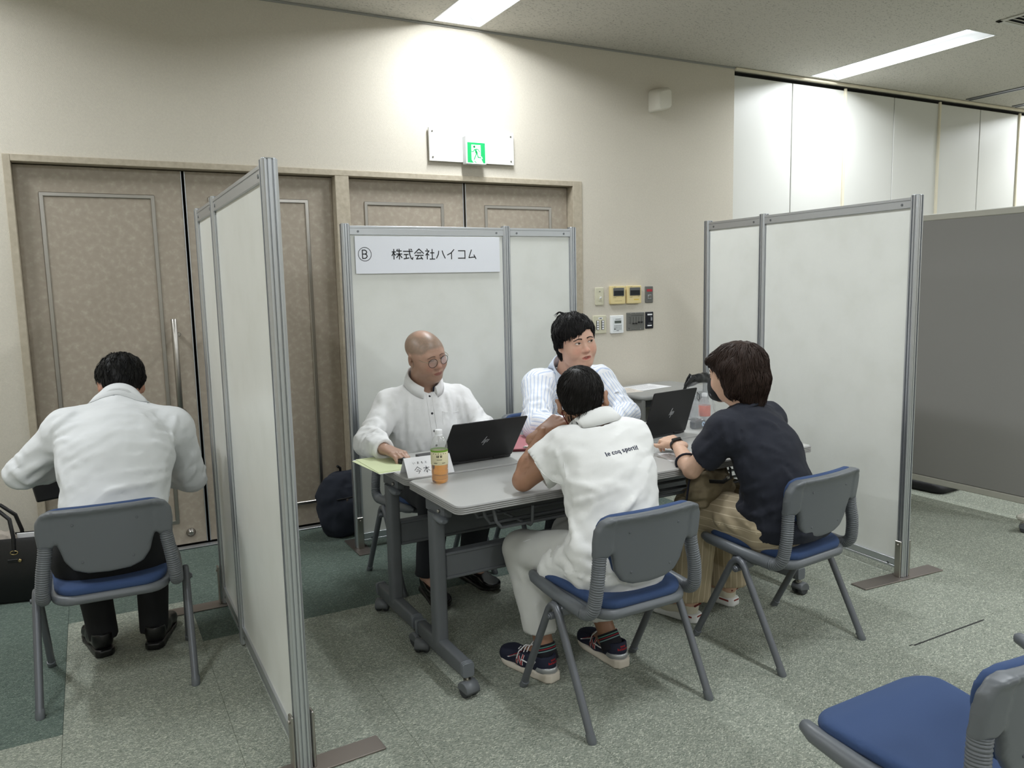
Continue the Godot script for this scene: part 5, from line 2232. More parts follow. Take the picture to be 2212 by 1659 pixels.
	for q in [Vector2(928, 856), Vector2(933.5, 893), Vector2(938.8, 931), Vector2(943, 962)]:
		button(S, q, so, 0.0055)
	for q in [Vector2(786, 989), Vector2(806, 992)]:
		button(S, q, so, 0.0048)
	st = seam(S, [Vector2(958, 890), Vector2(956, 880), Vector2(958, 880)], 0.0009)
	var pk := [Vector2(955, 889), Vector2(966, 891), Vector2(980, 891), Vector2(991, 888)]
	st = seam(S, pk, 0.0012)
	wear_st(st, "pocket_edge", white, so).position = Vector3.ZERO
	st = seam(S, [Vector2(955, 889), Vector2(956, 902), Vector2(958, 918)], 0.0009)
	wear_st(st, "pocket_edge", white, so).position = Vector3.ZERO
	st = seam(S, [Vector2(991, 888), Vector2(990, 902), Vector2(988, 914)], 0.0009)
	wear_st(st, "pocket_edge", white, so).position = Vector3.ZERO
	# trousers and shoes
	var T := trousers_field(P, {"seat": 0.1, "leg": [0.095, 0.075, 0.058], "reach": 1.0, "cell": 0.011})
	wrinkle(T, 0.004, 8.0, Vector3(1, 1.6, 1), 13)
	wear([T.net()], "trousers", cloth(rgb(38, 40, 46), 0.85), p)
	var bl := mat(rgb(14, 14, 15), 0.22)
	shoe(p, V(1.56, 0, 3.47), V(1.6, 0, 3.24), bl, mat(rgb(20, 19, 18), 0.5), {"len": 0.285, "sole": 0.016, "heel": 0.01, "collar": 0.085})
	shoe(p, V(1.33, 0, 3.41), V(1.32, 0, 3.2), bl, mat(rgb(20, 19, 18), 0.5), {"len": 0.285, "sole": 0.016, "heel": 0.01, "collar": 0.085})
	return p

func button(S: Field, q: Vector2, so: Node3D, r: float, c := rgb(22, 24, 34)) -> void:
	var a := pix(S, q.x, q.y)
	var n := S.grad(a)
	var st := mb()
	cyl(st, a - n * 0.001, a + n * 0.002, r, 12, 0.0007)
	part(st, "button", mat(c, 0.35), so)

# ---- man in the striped shirt
func make_striped_man() -> Node3D:
	var p := person("black-haired man in a blue and white striped shirt, talking", V(2.2, 0, 3.65))
	var hc := V(2.136, 1.16, 3.30)
	var HB := facing(V(-0.105, -0.03, -0.99), deg_to_rad(-8.8))
	var hs := 1.05
	var P := {"pel": V(2.2, 0.53, 3.68), "chest": V(2.185, 0.80, 3.53), "neck": V(2.16, 0.962, 3.415), "sl": V(2.37, 0.925, 3.44), "sr": V(2.0, 0.93, 3.44), "el": V(2.42, 0.765, 3.27), "er": V(1.875, 0.765, 3.25), "wl": V(2.22, 0.75, 3.08), "wr": V(2.02, 0.75, 3.05), "hl": V(2.3, 0.49, 3.66), "hr": V(2.1, 0.49, 3.66), "kl": V(2.33, 0.49, 3.25), "kr": V(2.05, 0.49, 3.25), "al": V(2.33, 0.09, 3.4), "ar": V(2.05, 0.09, 3.4), "tl": V(2.33, 0.03, 3.25), "tr": V(2.05, 0.03, 3.25)}
	P.fwd_ = P.pel + V(-0.08, 0, -1.0)
	var F := body_field(P, 1.04, 0.011)
	var HF := head_field(hc, HB, hs, 0.0033, {"neck": P.neck, "neck_r": 0.068, "wide": 1.1, "jowl": 1.2, "gape": 0.006})
	var hr := hand_field(P.wr, V(0.08, -0.01, -0.07), V(0, 1, 0), V(0.6, 0, 0.6), [0.4, 0.4, 0.4, 0.4], 1.0, 0.005, 0.4)
	var hl := hand_field(P.wl, V(-0.09, -0.01, -0.04), V(0, 1, 0), V(-0.6, 0, 0.6), [0.4, 0.4, 0.4, 0.4], 1.0, 0.005, 0.4)
	var skin := rgb(204, 163, 142)
	wear([F.net(), HF.net(), hr.net(), hl.net()], "body", skin_mat(), p, face_colour(hc, HB, hs, skin, {"lip": rgb(172, 96, 88)}))
	face_details(p, HF, hc, HB, hs, {"open": 1.0, "gaze": Vector2(0.0052, 0.0005), "brow": 1.25})
	# teeth
	var st := mb()
	var tp := []
	for k in 7:
		var t := k / 6.0 * 2.0 - 1.0
		tp.append(hc + HB * Vector3(t * 0.0135, -0.0695, -0.086 + t * t * 0.004) * hs)
	tube(st, tp, 0.0034, 6)
	wear_st(st, "teeth", mat(rgb(214, 206, 196), 0.3), p)
	# hair: thick cap with a fringe swept over the forehead
	var H := Field.new(HF.o - Vector3.ONE * 0.01, HF.o + Vector3(HF.nx, HF.ny, HF.nz) * HF.h + Vector3.ONE * 0.02, 0.0046)
	var at := func(x: float, y: float, z: float) -> Vector3: return hc + HB * Vector3(x, y, z) * hs
	H.ell(at.call(0, 0.044, 0.02), Vector3(0.093, 0.092, 0.11) * hs, HB)
	H.ell(at.call(0, -0.01, 0.06), Vector3(0.075, 0.06, 0.06) * hs, HB, 0.03)
	# face opening: higher on the left of the forehead, the fringe hangs on the right
	H.ell(at.call(-0.02, -0.035, -0.12), Vector3(0.07, 0.112, 0.088) * hs, HB * Basis(Vector3(0, 0, 1), 0.3), 0.008, 1)
	H.cap(at.call(-0.2, -0.165, 0.0), at.call(0.2, -0.165, 0.0), 0.1 * hs, 0.1 * hs, 0.012, 1)
	for q in [-1.0, 1.0]:
		H.ell(at.call(q * 0.092, -0.048, -0.008), Vector3(0.03, 0.034, 0.034) * hs, HB, 0.01, 1)
	# fuller at the right side, longer behind the ear
	H.cap(at.call(0.07, 0.05, -0.01), at.call(0.078, 0.0, 0.0), 0.03, 0.014, 0.03)
	H.cap(at.call(-0.07, 0.05, -0.012), at.call(-0.076, 0.004, -0.008), 0.024, 0.01, 0.03)
	H.cap(at.call(0.06, -0.02, 0.04), at.call(0.058, -0.08, 0.045), 0.028, 0.014, 0.03)
	wrinkle(H, 0.008, 34.0, Vector3(1, 0.5, 1), 4)
	var hm := hair_mat(rgb(17, 15, 15))
	wear([H.net()], "hair", hm, p)
	var rad := Vector3(0.094, 0.094, 0.111)
	var mid := Vector3(0, 0.044, 0.02)
	st = locks(hc, HB, hs, 1300, rad, mid, func(d: Vector3) -> bool:
		var l := d * rad + mid
		return l.y > -0.06 and not (l.z < -0.05 and l.y < 0.07 - l.x * 0.25) and not (l.z < 0.0 and l.y < 0.01), func(q: Vector3) -> Vector3:
		var d := q - Vector3(-0.02, 0.085, 0.03)
		return d * Vector3(1, 1, 1.3) + Vector3(0.02, -0.015, -0.01), 0.07, 0.0017, 0.007, 61, 6, H)
	# fringe strands over the temple
	for k in 14:
		var t := k / 13.0
		var a: Vector3 = at.call(lerpf(-0.015, 0.072, t), lerpf(0.098, 0.07, t), lerpf(-0.082, -0.055, t))
		var b: Vector3 = at.call(lerpf(0.004, 0.079, t), lerpf(0.06, 0.035, t), lerpf(-0.098, -0.062, t))
		var e: Vector3 = at.call(lerpf(0.02, 0.082, t), lerpf(0.034, 0.012, t) + 0.008 * sin(k * 2.3), lerpf(-0.099, -0.058, t))
		tube(st, [a, b, e], [0.0065, 0.005, 0.0006], 5, false, 0.6)
	for k in 5:
		var a: Vector3 = at.call(0.03 - k * 0.006, 0.128, 0.03)
		tube(st, [a, a + HB * Vector3(0.02 + k * 0.004, 0.018, 0.01) * hs, a + HB * Vector3(0.045 + k * 0.004, 0.006 - k * 0.003, 0.015) * hs], [0.0022, 0.0016, 0.0005], 4, false)
	wear_st(st, "hair_strands", hm, p)
	# striped shirt
	var S := shirt_field(P, {"long": true, "hip": 0.175, "waist": 0.18, "bust": 0.19, "depth": 0.78, "sh": 0.07, "arm": [0.08, 0.068, 0.06, 0.046], "cell": 0.0078, "belly": [V(2.19, 0.7, 3.6), Vector3(0.16, 0.15, 0.15)]})
	wrinkle(S, 0.003, 6.0, Vector3(1.5, 1.2, 1.5), 28)
	crease(S, 0.006, 12.0, V(0.1, 1.0, 0.3), 2.6, 94)
	for q in [["sr", "er"], ["sl", "el"]]:
		gather(S, P[q[0]].lerp(P[q[1]], 0.3), P[q[1]] + (P[q[1]] - P[q[0]]).normalized() * 0.06, 0.1, 0.007, 4.5, 95)
	folds(S, [[1165, 850, 1190, 905, 0.008], [1172, 838, 1196, 880, 0.007], [1150, 900, 1185, 922, 0.009], [1145, 885, 1180, 910, 0.008], [1148, 915, 1190, 935, 0.008], [1315, 830, 1322, 870, 0.007], [1330, 872, 1345, 890, 0.007], [1322, 885, 1346, 898, 0.007]])
	S.cut(V(2.2, 0.5, 3.6), Vector3(0, -1, 0))
	var stripes := Image.create(64, 8, false, Image.FORMAT_RGB8)
	for x in 64:
		var w := float(x) / 64.0
		var c := rgb(232, 234, 238)
		if w > 0.34 and w < 0.58:
			c = rgb(186, 199, 224)
		elif w > 0.12 and w < 0.2:
			c = rgb(214, 220, 232)
		for y in 8:
			stripes.set_pixel(x, y, c)
	var sm := mat(Color.WHITE, 0.8)
	sm.albedo_texture = tex(stripes)
	var uvs := func(m: Vector3, v: Vector3, _n: Vector3) -> Vector2:
		var best := INF
		var u := 0.0
		for q in [["sl", "el"], ["sr", "er"], ["el", "wl"], ["er", "wr"]]:
			var a: Vector3 = P[q[0]]
			var b: Vector3 = P[q[1]]
			var t := clampf((m - a).dot(b - a) / (b - a).length_squared(), 0.0, 1.0)
			var d := m.distance_to(a.lerp(b, t)) + (0.02 if q[0][0] == "s" and t < 0.12 else 0.0)
			if d < 0.115 and d < best and not (q[0][0] == "s" and t < 0.05):
				best = d
				var ax := (b - a).normalized()
				var e1 := perp(Vector3(0, 0, 1), ax)
				var e2 := ax.cross(e1)
				var dm := m - a
				var am := atan2(dm.dot(e2), dm.dot(e1))
				var dv := v - a
				var av := atan2(dv.dot(e2), dv.dot(e1))
				if av - am > PI:
					av -= TAU
				elif av - am < -PI:
					av += TAU
				u = av * 0.07
		if best == INF:
			u = v.x - v.y * 0.1
			# the yoke over the shoulders runs crosswise
			if m.y > 0.985 - absf(m.x - 2.16) * 0.12:
				u = v.z * 0.9 + v.y * 0.4
		return Vector2(u / 0.0165, v.y)
	var nb := Basis(Vector3(-1, 0, 0), V(-0.05, 1.0, -0.4).normalized(), Vector3.ZERO)
	nb.z = nb.x.cross(nb.y).normalized()
	nb.x = nb.y.cross(nb.z).normalized()
	var cc := V(2.155, 1.0, 3.395)
	S.cap(cc, cc + nb.y * 0.2, 0.078, 0.14, 0.008, 1)
	S.cap(cc - nb.z * 0.06, cc - nb.z * 0.1 - nb.y * 0.05, 0.036, 0.006, 0.006, 1)
	st = collar(S, cc, nb, 0.083, 0.082, 0.054, 0.06, 0.075, 2.74, 0.06, 0.026, 0.6)
	var so := wear([S.net()], "striped_shirt", sm, p, null, uvs)
	wear_st(st, "collar", cloth(rgb(208, 217, 232), 0.8), so).position = Vector3.ZERO
	# small stitched name on the sleeve
	st = mb()
	var pts := []
	for k in 9:
		var q := pix(S, 1328.0 + k * 1.1, 849.0 - k * 0.25 + (1.5 if k % 2 == 0 else -1.2))
		pts.append(q + S.grad(q) * 0.0008)
	tube(st, pts, 0.0009, 4)
	wear_st(st, "stitched_name", M.ink, so).position = Vector3.ZERO
	var T := trousers_field(P, {"seat": 0.11, "leg": [0.1, 0.08, 0.06], "reach": 1.0, "cell": 0.012})
	wear([T.net()], "trousers", cloth(rgb(44, 46, 54), 0.85), p)
	var bl := mat(rgb(14, 14, 15), 0.25)
	for s in ["l", "r"]:
		shoe(p, P["a" + s] * Vector3(1, 0, 1) + V(0, 0, 0.06), P["a" + s] * Vector3(1, 0, 1) + V(0, 0, -0.2), bl, bl, {"len": 0.28, "sole": 0.016, "collar": 0.085})
	return p

# ---- woman in the dark T-shirt
func make_woman() -> Node3D:
	var p := person("woman in a black mask, dark navy T-shirt and beige striped trousers, reaching over the table", V(2.36, 0, 2.2))
	var hc := V(2.252, 1.072, 2.322)
	var HB := facing(V(-0.40, -0.03, 0.92), deg_to_rad(3.0))
	var hs := 0.97
	var P := {"pel": V(2.345, 0.53, 2.115), "chest": V(2.295, 0.775, 2.19), "neck": V(2.262, 0.918, 2.275), "sl": V(2.135, 0.868, 2.245), "sr": V(2.425, 0.872, 2.315), "el": V(2.055, 0.703, 2.345), "er": V(2.53, 0.70, 2.38), "wl": V(2.138, 0.768, 2.535), "wr": V(2.60, 0.745, 2.58), "hl": V(2.27, 0.49, 2.14), "hr": V(2.42, 0.49, 2.17), "kl": V(2.235, 0.475, 2.52), "kr": V(2.44, 0.475, 2.56), "al": V(2.178, 0.085, 2.49), "ar": V(2.435, 0.085, 2.53), "tl": V(2.12, 0.03, 2.65), "tr": V(2.40, 0.03, 2.70)}
	P.fwd_ = P.pel + V(-0.22, 0, 0.97)
	var F := body_field(P, 0.86, 0.0078)
	var HF := head_field(hc, HB, hs, 0.0042, {"neck": P.neck, "neck_r": 0.05, "wide": 0.97})
	var hl := hand_field(P.wl, V(0.018, 0.005, 0.11), V(-0.28, 0.92, -0.12), V(-1, -0.25, 0.1), [0.62, 0.62, 0.58, 0.5], 0.92, 0.0033, -0.25, 0.05)
	var hr := hand_field(P.wr, V(-0.05, -0.01, 0.1), V(0, 1, 0), V(-1, 0, 0), [0.3, 0.3, 0.3, 0.3], 0.92, 0.0065)
	var skin := rgb(208, 170, 146)
	wear([F.net(), HF.net(), hl.net(), hr.net()], "body", skin_mat(), p, face_colour(hc, HB, hs, skin))
	face_details(p, HF, hc, HB, hs, {"open": 1.0, "brow": 0.8})
	# hair: layered bob to the nape
	var H := Field.new(HF.o - Vector3.ONE * 0.02, HF.o + Vector3(HF.nx, HF.ny, HF.nz) * HF.h + Vector3.ONE * 0.03, 0.0052)
	var at := func(x: float, y: float, z: float) -> Vector3: return hc + HB * Vector3(x, y, z) * hs
	H.ell(at.call(0, 0.042, 0.022), Vector3(0.094, 0.096, 0.118) * hs, HB)
	H.ell(at.call(0, -0.03, 0.045), Vector3(0.09, 0.085, 0.082) * hs, HB, 0.03)
	H.cap(at.call(0, -0.03, 0.058), at.call(0, -0.092, 0.068), 0.084 * hs, 0.06 * hs, 0.03)
	for q in [-1.0, 1.0]:
		H.cap(at.call(q * 0.07, 0.03, 0.01), at.call(q * 0.072, -0.058, 0.016), 0.044 * hs, 0.026 * hs, 0.025)
	# fringe
	H.cap(at.call(-0.05, 0.062, -0.08), at.call(0.05, 0.062, -0.08), 0.016 * hs, 0.016 * hs, 0.03)
	H.ell(at.call(0, -0.055, -0.125), Vector3(0.11, 0.1, 0.1) * hs, HB, 0.012, 1)
	wrinkle(H, 0.006, 26.0, Vector3(1.4, 0.32, 1.4), 14)
	var hm := hair_mat(rgb(48, 35, 29))
	wear([H.net()], "hair", hm, p)
	var rad := Vector3(0.096, 0.1, 0.12)
	var mid := Vector3(0, 0.038, 0.022)
	var st := locks(hc, HB, hs, 1300, rad * Vector3(1, 1.35, 1), mid, func(d: Vector3) -> bool:
		var l := d * rad * Vector3(1, 1.35, 1) + mid
		return l.y > -0.07 and not (l.z < -0.02 and l.y < 0.045), func(q: Vector3) -> Vector3:
		var d := q - Vector3(0.0, 0.095, 0.03)
		return d + Vector3(0, -0.05, 0.0), 0.075, 0.0022, 0.006, 71, 6, H)
	var rg := RandomNumberGenerator.new()
	rg.seed = 9
	# hanging ends round the neck
	for k in 90:
		var a := rg.randf_range(-1.75, 1.75)
		var r := Vector2(0.086, 0.094)
		var y0 := rg.randf_range(-0.06, -0.02)
		var len := rg.randf_range(0.05, 0.085) * (1.1 if absf(a) < 1.0 else 0.7)
		var b: Vector3 = at.call(sin(a) * r.x, y0, cos(a) * r.y + 0.025)
		var e: Vector3 = at.call(sin(a) * r.x * 0.98, y0 - len * 0.6, cos(a) * r.y + 0.022)
		var f: Vector3 = at.call(sin(a) * r.x * rg.randf_range(0.7, 1.1), y0 - len, cos(a) * r.y * rg.randf_range(0.75, 1.05) + 0.02)
		tube(st, [b, e, f], [0.0065, 0.005, 0.0005], 5, false, 0.5)
	wear_st(st, "hair_strands", hm, p)
	# mask over nose and mouth
	var K := Field.new(HF.o, HF.o + Vector3(HF.nx, HF.ny, HF.nz) * HF.h, 0.0044)
	K.ell(at.call(0, -0.062, -0.056), Vector3(0.062, 0.055, 0.052) * hs, HB)
	K.cap(at.call(0, -0.03, -0.098), at.call(0, -0.088, -0.094), 0.013 * hs, 0.013 * hs, 0.035)
	K.cut(at.call(0, -0.02, -0.09), HB * Vector3(0, 0.93, 0.36))
	K.cut(at.call(0, -0.06, -0.022), HB.z)
	wear([K.net()], "mask", mat(rgb(16, 17, 21), 0.75), p)
	st = mb()
	for q in [-1.0, 1.0]:
		tube(st, [at.call(q * 0.058, -0.04, -0.03), at.call(q * 0.075, -0.02, -0.005), at.call(q * 0.084, 0.0, 0.012), at.call(q * 0.084, -0.02, 0.03), at.call(q * 0.075, -0.05, 0.012), at.call(q * 0.058, -0.085, -0.03)], 0.0016, 5)
	wear_st(st, "mask_loops", mat(rgb(16, 17, 21), 0.75), p)
	st = mb()
	tube(st, [at.call(-0.05, -0.075, -0.088), at.call(-0.054, -0.081, -0.082), at.call(-0.05, -0.087, -0.083)], [0.001, 0.0018, 0.001], 5)
	wear_st(st, "mask_emblem", mat(rgb(150, 150, 156), 0.5), p)
	# T-shirt
	var S := shirt_field(P, {"long": false, "hip": 0.16, "waist": 0.15, "bust": 0.15, "depth": 0.74, "sh": 0.062, "arm": [0.07, 0.066], "reach": 0.66, "cell": 0.0078, "slope": V(0.1, 0.3, 0.1)})
	S.cap(V(2.30, 0.50, 2.10), V(2.41, 0.50, 2.12), 0.112, 0.112, 0.05)
	S.cap(V(2.285, 0.52, 2.17), V(2.39, 0.52, 2.19), 0.118, 0.118, 0.05)
	wrinkle(S, 0.003, 6.5, Vector3(1.2, 1.8, 1.2), 38)
	crease(S, 0.005, 11.0, V(0.7, -0.6, 0.2), 3.0, 96)
	gather(S, V(2.33, 0.64, 2.13), V(2.35, 0.47, 2.12), 0.2, 0.006, 3.5, 97)
	folds(S, [[1560, 905, 1578, 985, 0.007], [1585, 910, 1588, 1010, 0.006], [1590, 1040, 1680, 1020, 0.006], [1640, 960, 1700, 985, 0.005], [1690, 1010, 1720, 1060, 0.006], [1580, 1085, 1650, 1075, 0.008], [1582, 1100, 1700, 1060, 0.007], [1620, 1120, 1720, 1085, 0.007], [1600, 1060, 1640, 1050, 0.007], [1640, 905, 1680, 925, 0.006], [1510, 985, 1545, 950, 0.006]])
	S.cut(V(2.35, 0.445, 2.15), Vector3(0.0, -1, 0.1).normalized())
	var dark := cloth(rgb(26, 29, 40), 0.9)
	var so := wear([S.net()], "t_shirt", dark, p)
	st = mb()
	var nb := Basis(HB.x, (hc - P.neck).normalized(), Vector3.ZERO)
	nb.z = nb.x.cross(nb.y).normalized()
	var ring := []
	for k in 25:
		var a := TAU * k / 24.0
		ring.append(P.neck + nb * Vector3(sin(a) * 0.074, 0.018 + cos(a) * 0.012, cos(a) * 0.072))
	tube(st, ring, 0.0075, 8, false)
	wear_st(st, "neck_band", dark, so).position = Vector3.ZERO
	st = seam(S, [Vector2(1542, 915), Vector2(1526, 930), Vector2(1536, 938), Vector2(1562, 948)], 0.0012)
	st = seam(S, [Vector2(1527, 925), Vector2(1545, 933), Vector2(1562, 946)], 0.0011)
	wear_st(st, "seam", dark, so).position = Vector3.ZERO
	# trousers with pale stripes
	var T := trousers_field(P, {"seat": 0.1, "leg": [0.108, 0.092, 0.082], "reach": 0.97})
	wrinkle(T, 0.006, 7.0, Vector3(1.4, 0.8, 1.4), 43)
	folds(T, [[1560, 1110, 1590, 1145, 0.009], [1545, 1105, 1560, 1140, 0.008], [1580, 1100, 1640, 1150, 0.008], [1530, 1170, 1520, 1240, 0.008], [1515, 1250, 1490, 1290, 0.008], [1560, 1200, 1585, 1260, 0.008]])
	var si := Image.create(32, 8, false, Image.FORMAT_RGB8)
	for x in 32:
		for y in 8:
			si.set_pixel(x, y, rgb(206, 192, 164) if x < 4 else rgb(172, 157, 130))
	var tm := mat(Color.WHITE, 0.85)
	tm.albedo_texture = tex(si)
	var tuv := func(m: Vector3, v: Vector3, _n: Vector3) -> Vector2:
		var best := INF
		var u := 0.0
		for q in [["hl", "kl"], ["hr", "kr"], ["kl", "al"], ["kr", "ar"]]:
			var a: Vector3 = P[q[0]]
			var b: Vector3 = P[q[1]]
			var t := clampf((m - a).dot(b - a) / (b - a).length_squared(), 0.0, 1.0)
			var d := m.distance_to(a.lerp(b, t))
			if d < best:
				best = d
				var ax := (b - a).normalized()
				var e1 := perp(Vector3(1, 0, 0.3), ax)
				var e2 := ax.cross(e1)
				var am := atan2((m - a).dot(e2), (m - a).dot(e1))
				var av := atan2((v - a).dot(e2), (v - a).dot(e1))
				if av - am > PI:
					av -= TAU
				elif av - am < -PI:
					av += TAU
				u = av * 0.09
		return Vector2(u / 0.028, 0.0)
	wear([T.net()], "trousers", tm, p, null, tuv)
	# shoes
	var up := mat(rgb(205, 200, 182), 0.8)
	var soles := mat(rgb(228, 228, 226), 0.6)
	for q in [[V(2.19, 0, 2.455), V(2.122, 0, 2.68)], [V(2.445, 0, 2.5), V(2.40, 0, 2.74)]]:
		var r := shoe(p, q[0], q[1], up, soles, {"len": 0.265, "sole": 0.026, "heel": 0.012, "collar": 0.08})
		st = mb()
		box(st, Vector3(0, 0.03, 0.0085), Vector3(0.035, 0.007, 0.003), 0.001)
		box(st, Vector3(-0.039, 0.03, -0.03), Vector3(0.003, 0.007, 0.05), 0.001)
		part(st, "heel_label", mat(rgb(128, 34, 28), 0.6), r[0])
		st = mb()
		box(st, Vector3(0, 0.076, 0.0), Vector3(0.05, 0.008, 0.006), 0.002)
		part(st, "heel_tab", mat(rgb(110, 30, 26), 0.7), r[0])
	# watch on the left wrist
	var w := Node3D.new()
	w.name = "wristwatch"
	p.add_child(w)
	w.position = -p.position
	var d: Vector3 = (P.wl - P.el).normalized()
	var bk := perp(V(-0.28, 0.92, -0.12), d)
	var la := bk.cross(d)
	var wc: Vector3 = P.wl - d * 0.012
	st = mb()
	var rings := []
	for e in [-0.0085, -0.0075, 0.0075, 0.0085]:
		var rr2 := []
		for k in 24:
			var a := TAU * k / 24.0
			var k2 := 1.0 if absf(e) < 0.008 else 0.95
			rr2.append(wc + d * e + la * cos(a) * 0.0305 * k2 + bk * sin(a) * 0.027 * k2)
		rings.append(rr2)
	loft(st, rings, true, false)
	part(st, "strap", mat(rgb(20, 20, 22), 0.55), w)
	st = mb()
	plate(st, 0.04, 0.02, 0.009, 0.005, 0.002, Transform3D(Basis(la, d, bk) , wc + bk * 0.022))
	part(st, "case", M.black_gloss, w)
	# ring
	st = mb()
	# strap loop hanging from the elbow
	var el: Vector3 = P.el.lerp(P.wl, 0.26)
	var sp := []
	for k in 20:
		var a := TAU * k / 20.0
		sp.append(el + la * cos(a) * 0.041 + bk * sin(a) * 0.041 + d * 0.012 * cos(a))
	sp.append(sp[0])
	tube(st, sp, 0.0085, 6, false, 0.3, d)
	var low: Vector3 = el - bk * 0.04
	tube(st, [low + V(-0.005, 0.01, -0.02), low + V(-0.012, -0.06, -0.012), low + V(-0.016, -0.16, 0.0), low + V(-0.02, -0.27, 0.01)], 0.0085, 6, true, 0.3, V(0.3, 0, -1))
	wear_st(st, "arm_strap", mat(rgb(22, 25, 42), 0.6), p)
	return p

# ---- man at the doors, seen from behind
func make_left_man() -> Node3D:
	var p := person("man in a white long-sleeved shirt bent forward in front of the doors", V(0.02, 0, 3.24))
	var hc := V(0.104, 1.06, 3.66)
	var HB := facing(V(-0.09, -0.66, 0.745), deg_to_rad(-5.0))
	var P := {"pel": V(0.02, 0.54, 3.18), "chest": V(0.06, 0.83, 3.34), "neck": V(0.088, 0.998, 3.53), "sl": V(-0.105, 0.925, 3.45), "sr": V(0.275, 0.895, 3.46), "el": V(-0.268, 0.765, 3.53), "er": V(0.335, 0.665, 3.53), "wl": V(-0.12, 0.735, 3.70), "wr": V(0.20, 0.675, 3.70), "hl": V(-0.07, 0.49, 3.22), "hr": V(0.11, 0.49, 3.22), "kl": V(-0.09, 0.49, 3.6), "kr": V(0.17, 0.49, 3.6), "al": V(-0.045, 0.09, 3.50), "ar": V(0.145, 0.09, 3.47), "tl": V(-0.06, 0.03, 3.66), "tr": V(0.18, 0.03, 3.63)}
	P.fwd_ = P.pel + V(0.06, 0, 1.0)
	var F := body_field(P, 1.0, 0.011)
	var HF := head_field(hc, HB, 1.0, 0.005, {"neck": P.neck, "neck_r": 0.062})
	var hl := hand_field(P.wl, V(0.06, -0.03, 0.08), V(0, 1, 0), V(1, 0, -0.3), [0.5, 0.5, 0.5, 0.5], 1.0, 0.005)
	var hr := hand_field(P.wr, V(-0.06, 0.0, 0.08), V(0, 1, 0), V(-1, 0, -0.3), [0.5, 0.5, 0.5, 0.5], 1.0, 0.005)
	var skin := rgb(176, 130, 108)
	wear([F.net(), HF.net(), hl.net(), hr.net()], "body", skin_mat(), p, face_colour(hc, HB, 1.0, skin))
	var H := Field.new(HF.o - Vector3.ONE * 0.01, HF.o + Vector3(HF.nx, HF.ny, HF.nz) * HF.h + Vector3.ONE * 0.02, 0.0052)
	var at := func(x: float, y: float, z: float) -> Vector3: return hc + HB * Vector3(x, y, z)
	H.ell(at.call(0, 0.04, 0.02), Vector3(0.092, 0.092, 0.108), HB)
	H.ell(at.call(0, -0.02, 0.052), Vector3(0.066, 0.05, 0.05), HB, 0.03)
	H.cap(at.call(-0.2, -0.05, -0.17), at.call(0.2, -0.05, -0.17), 0.15, 0.15, 0.02, 1)
	H.cap(at.call(-0.2, -0.165, 0.02), at.call(0.2, -0.165, 0.02), 0.105, 0.105, 0.012, 1)
	for q in [-1.0, 1.0]:
		H.ell(at.call(q * 0.093, -0.012, 0.004), Vector3(0.022, 0.038, 0.03), HB, 0.01, 1)
	wrinkle(H, 0.006, 40.0, Vector3(1, 0.5, 1), 23)
	var hm := hair_mat(rgb(15, 14, 14))
	wear([H.net()], "hair", hm, p)
	var rad := Vector3(0.093, 0.093, 0.109)
	var mid := Vector3(0, 0.04, 0.02)
	var st := locks(hc, HB, 1.0, 700, rad, mid, func(d: Vector3) -> bool:
		var l := d * rad + mid
		return l.y > -0.03 and l.y > -0.05 - l.z * 1.2, func(q: Vector3) -> Vector3:
		return q - Vector3(0.0, 0.075, 0.03), 0.05, 0.0018, 0.007, 81, 6, H)
	wear_st(st, "hair_strands", hm, p)
	var S := shirt_field(P, {"long": true, "hip": 0.165, "waist": 0.172, "bust": 0.195, "depth": 0.7, "sh": 0.07, "arm": [0.076, 0.06, 0.054, 0.043], "cell": 0.0085})
	wrinkle(S, 0.003, 6.5, Vector3(1.2, 1.6, 1.2), 48)
	crease(S, 0.0045, 11.0, V(1.0, 0.35, 0.0), 3.0, 98)
	for q in [["sr", "er"], ["sl", "el"]]:
		gather(S, P[q[0]].lerp(P[q[1]], 0.55), P[q[1]] + (P[q[1]] - P[q[0]]).normalized() * 0.05, 0.09, 0.006, 3.5, 99)
	folds(S, [[115, 925, 160, 890, 0.007], [118, 945, 170, 915, 0.007], [118, 960, 150, 950, 0.006], [385, 960, 340, 935, 0.006], [375, 975, 330, 955, 0.006], [362, 1010, 275, 1020, 0.006], [365, 1025, 300, 1050, 0.006], [230, 1062, 330, 1040, 0.006], [125, 1000, 140, 1060, 0.006], [45, 1030, 90, 1000, 0.008], [60, 1045, 105, 1015, 0.007], [30, 1010, 60, 1045, 0.007], [395, 1045, 420, 1010, 0.007], [385, 1035, 405, 1000, 0.007], [380, 900, 372, 960, 0.006], [130, 880, 122, 940, 0.006]])
	S.cut(V(0.02, 0.60, 3.2), Vector3(0, -1, 0))
	var white := cloth(rgb(224, 226, 228), 0.8)
	var nb := Basis(Vector3(1, 0, 0), (hc + HB * Vector3(0, -0.06, 0.02) - P.neck).normalized(), Vector3.ZERO)
	nb.z = nb.x.cross(nb.y).normalized()
	nb.x = nb.y.cross(nb.z).normalized()
	var cc: Vector3 = P.neck + nb.y * 0.005
	S.cap(cc + nb.y * 0.015, cc + nb.y * 0.2, 0.066, 0.12, 0.008, 1)
	st = collar(S, cc, nb, 0.076, 0.074, 0.03, 0.06, 0.075, 2.4, 0.02, 0.03)
	var so := wear([S.net()], "shirt", white, p)
	wear_st(st, "collar", white, so).position = Vector3.ZERO
	var T := trousers_field(P, {"seat": 0.12, "leg": [0.095, 0.072, 0.054], "reach": 1.1, "cell": 0.011})
	T.cap(V(-0.03, 0.56, 3.2), V(0.07, 0.56, 3.2), 0.12, 0.12, 0.04)
	wear([T.net()], "trousers", cloth(rgb(20, 21, 24), 0.9), p)
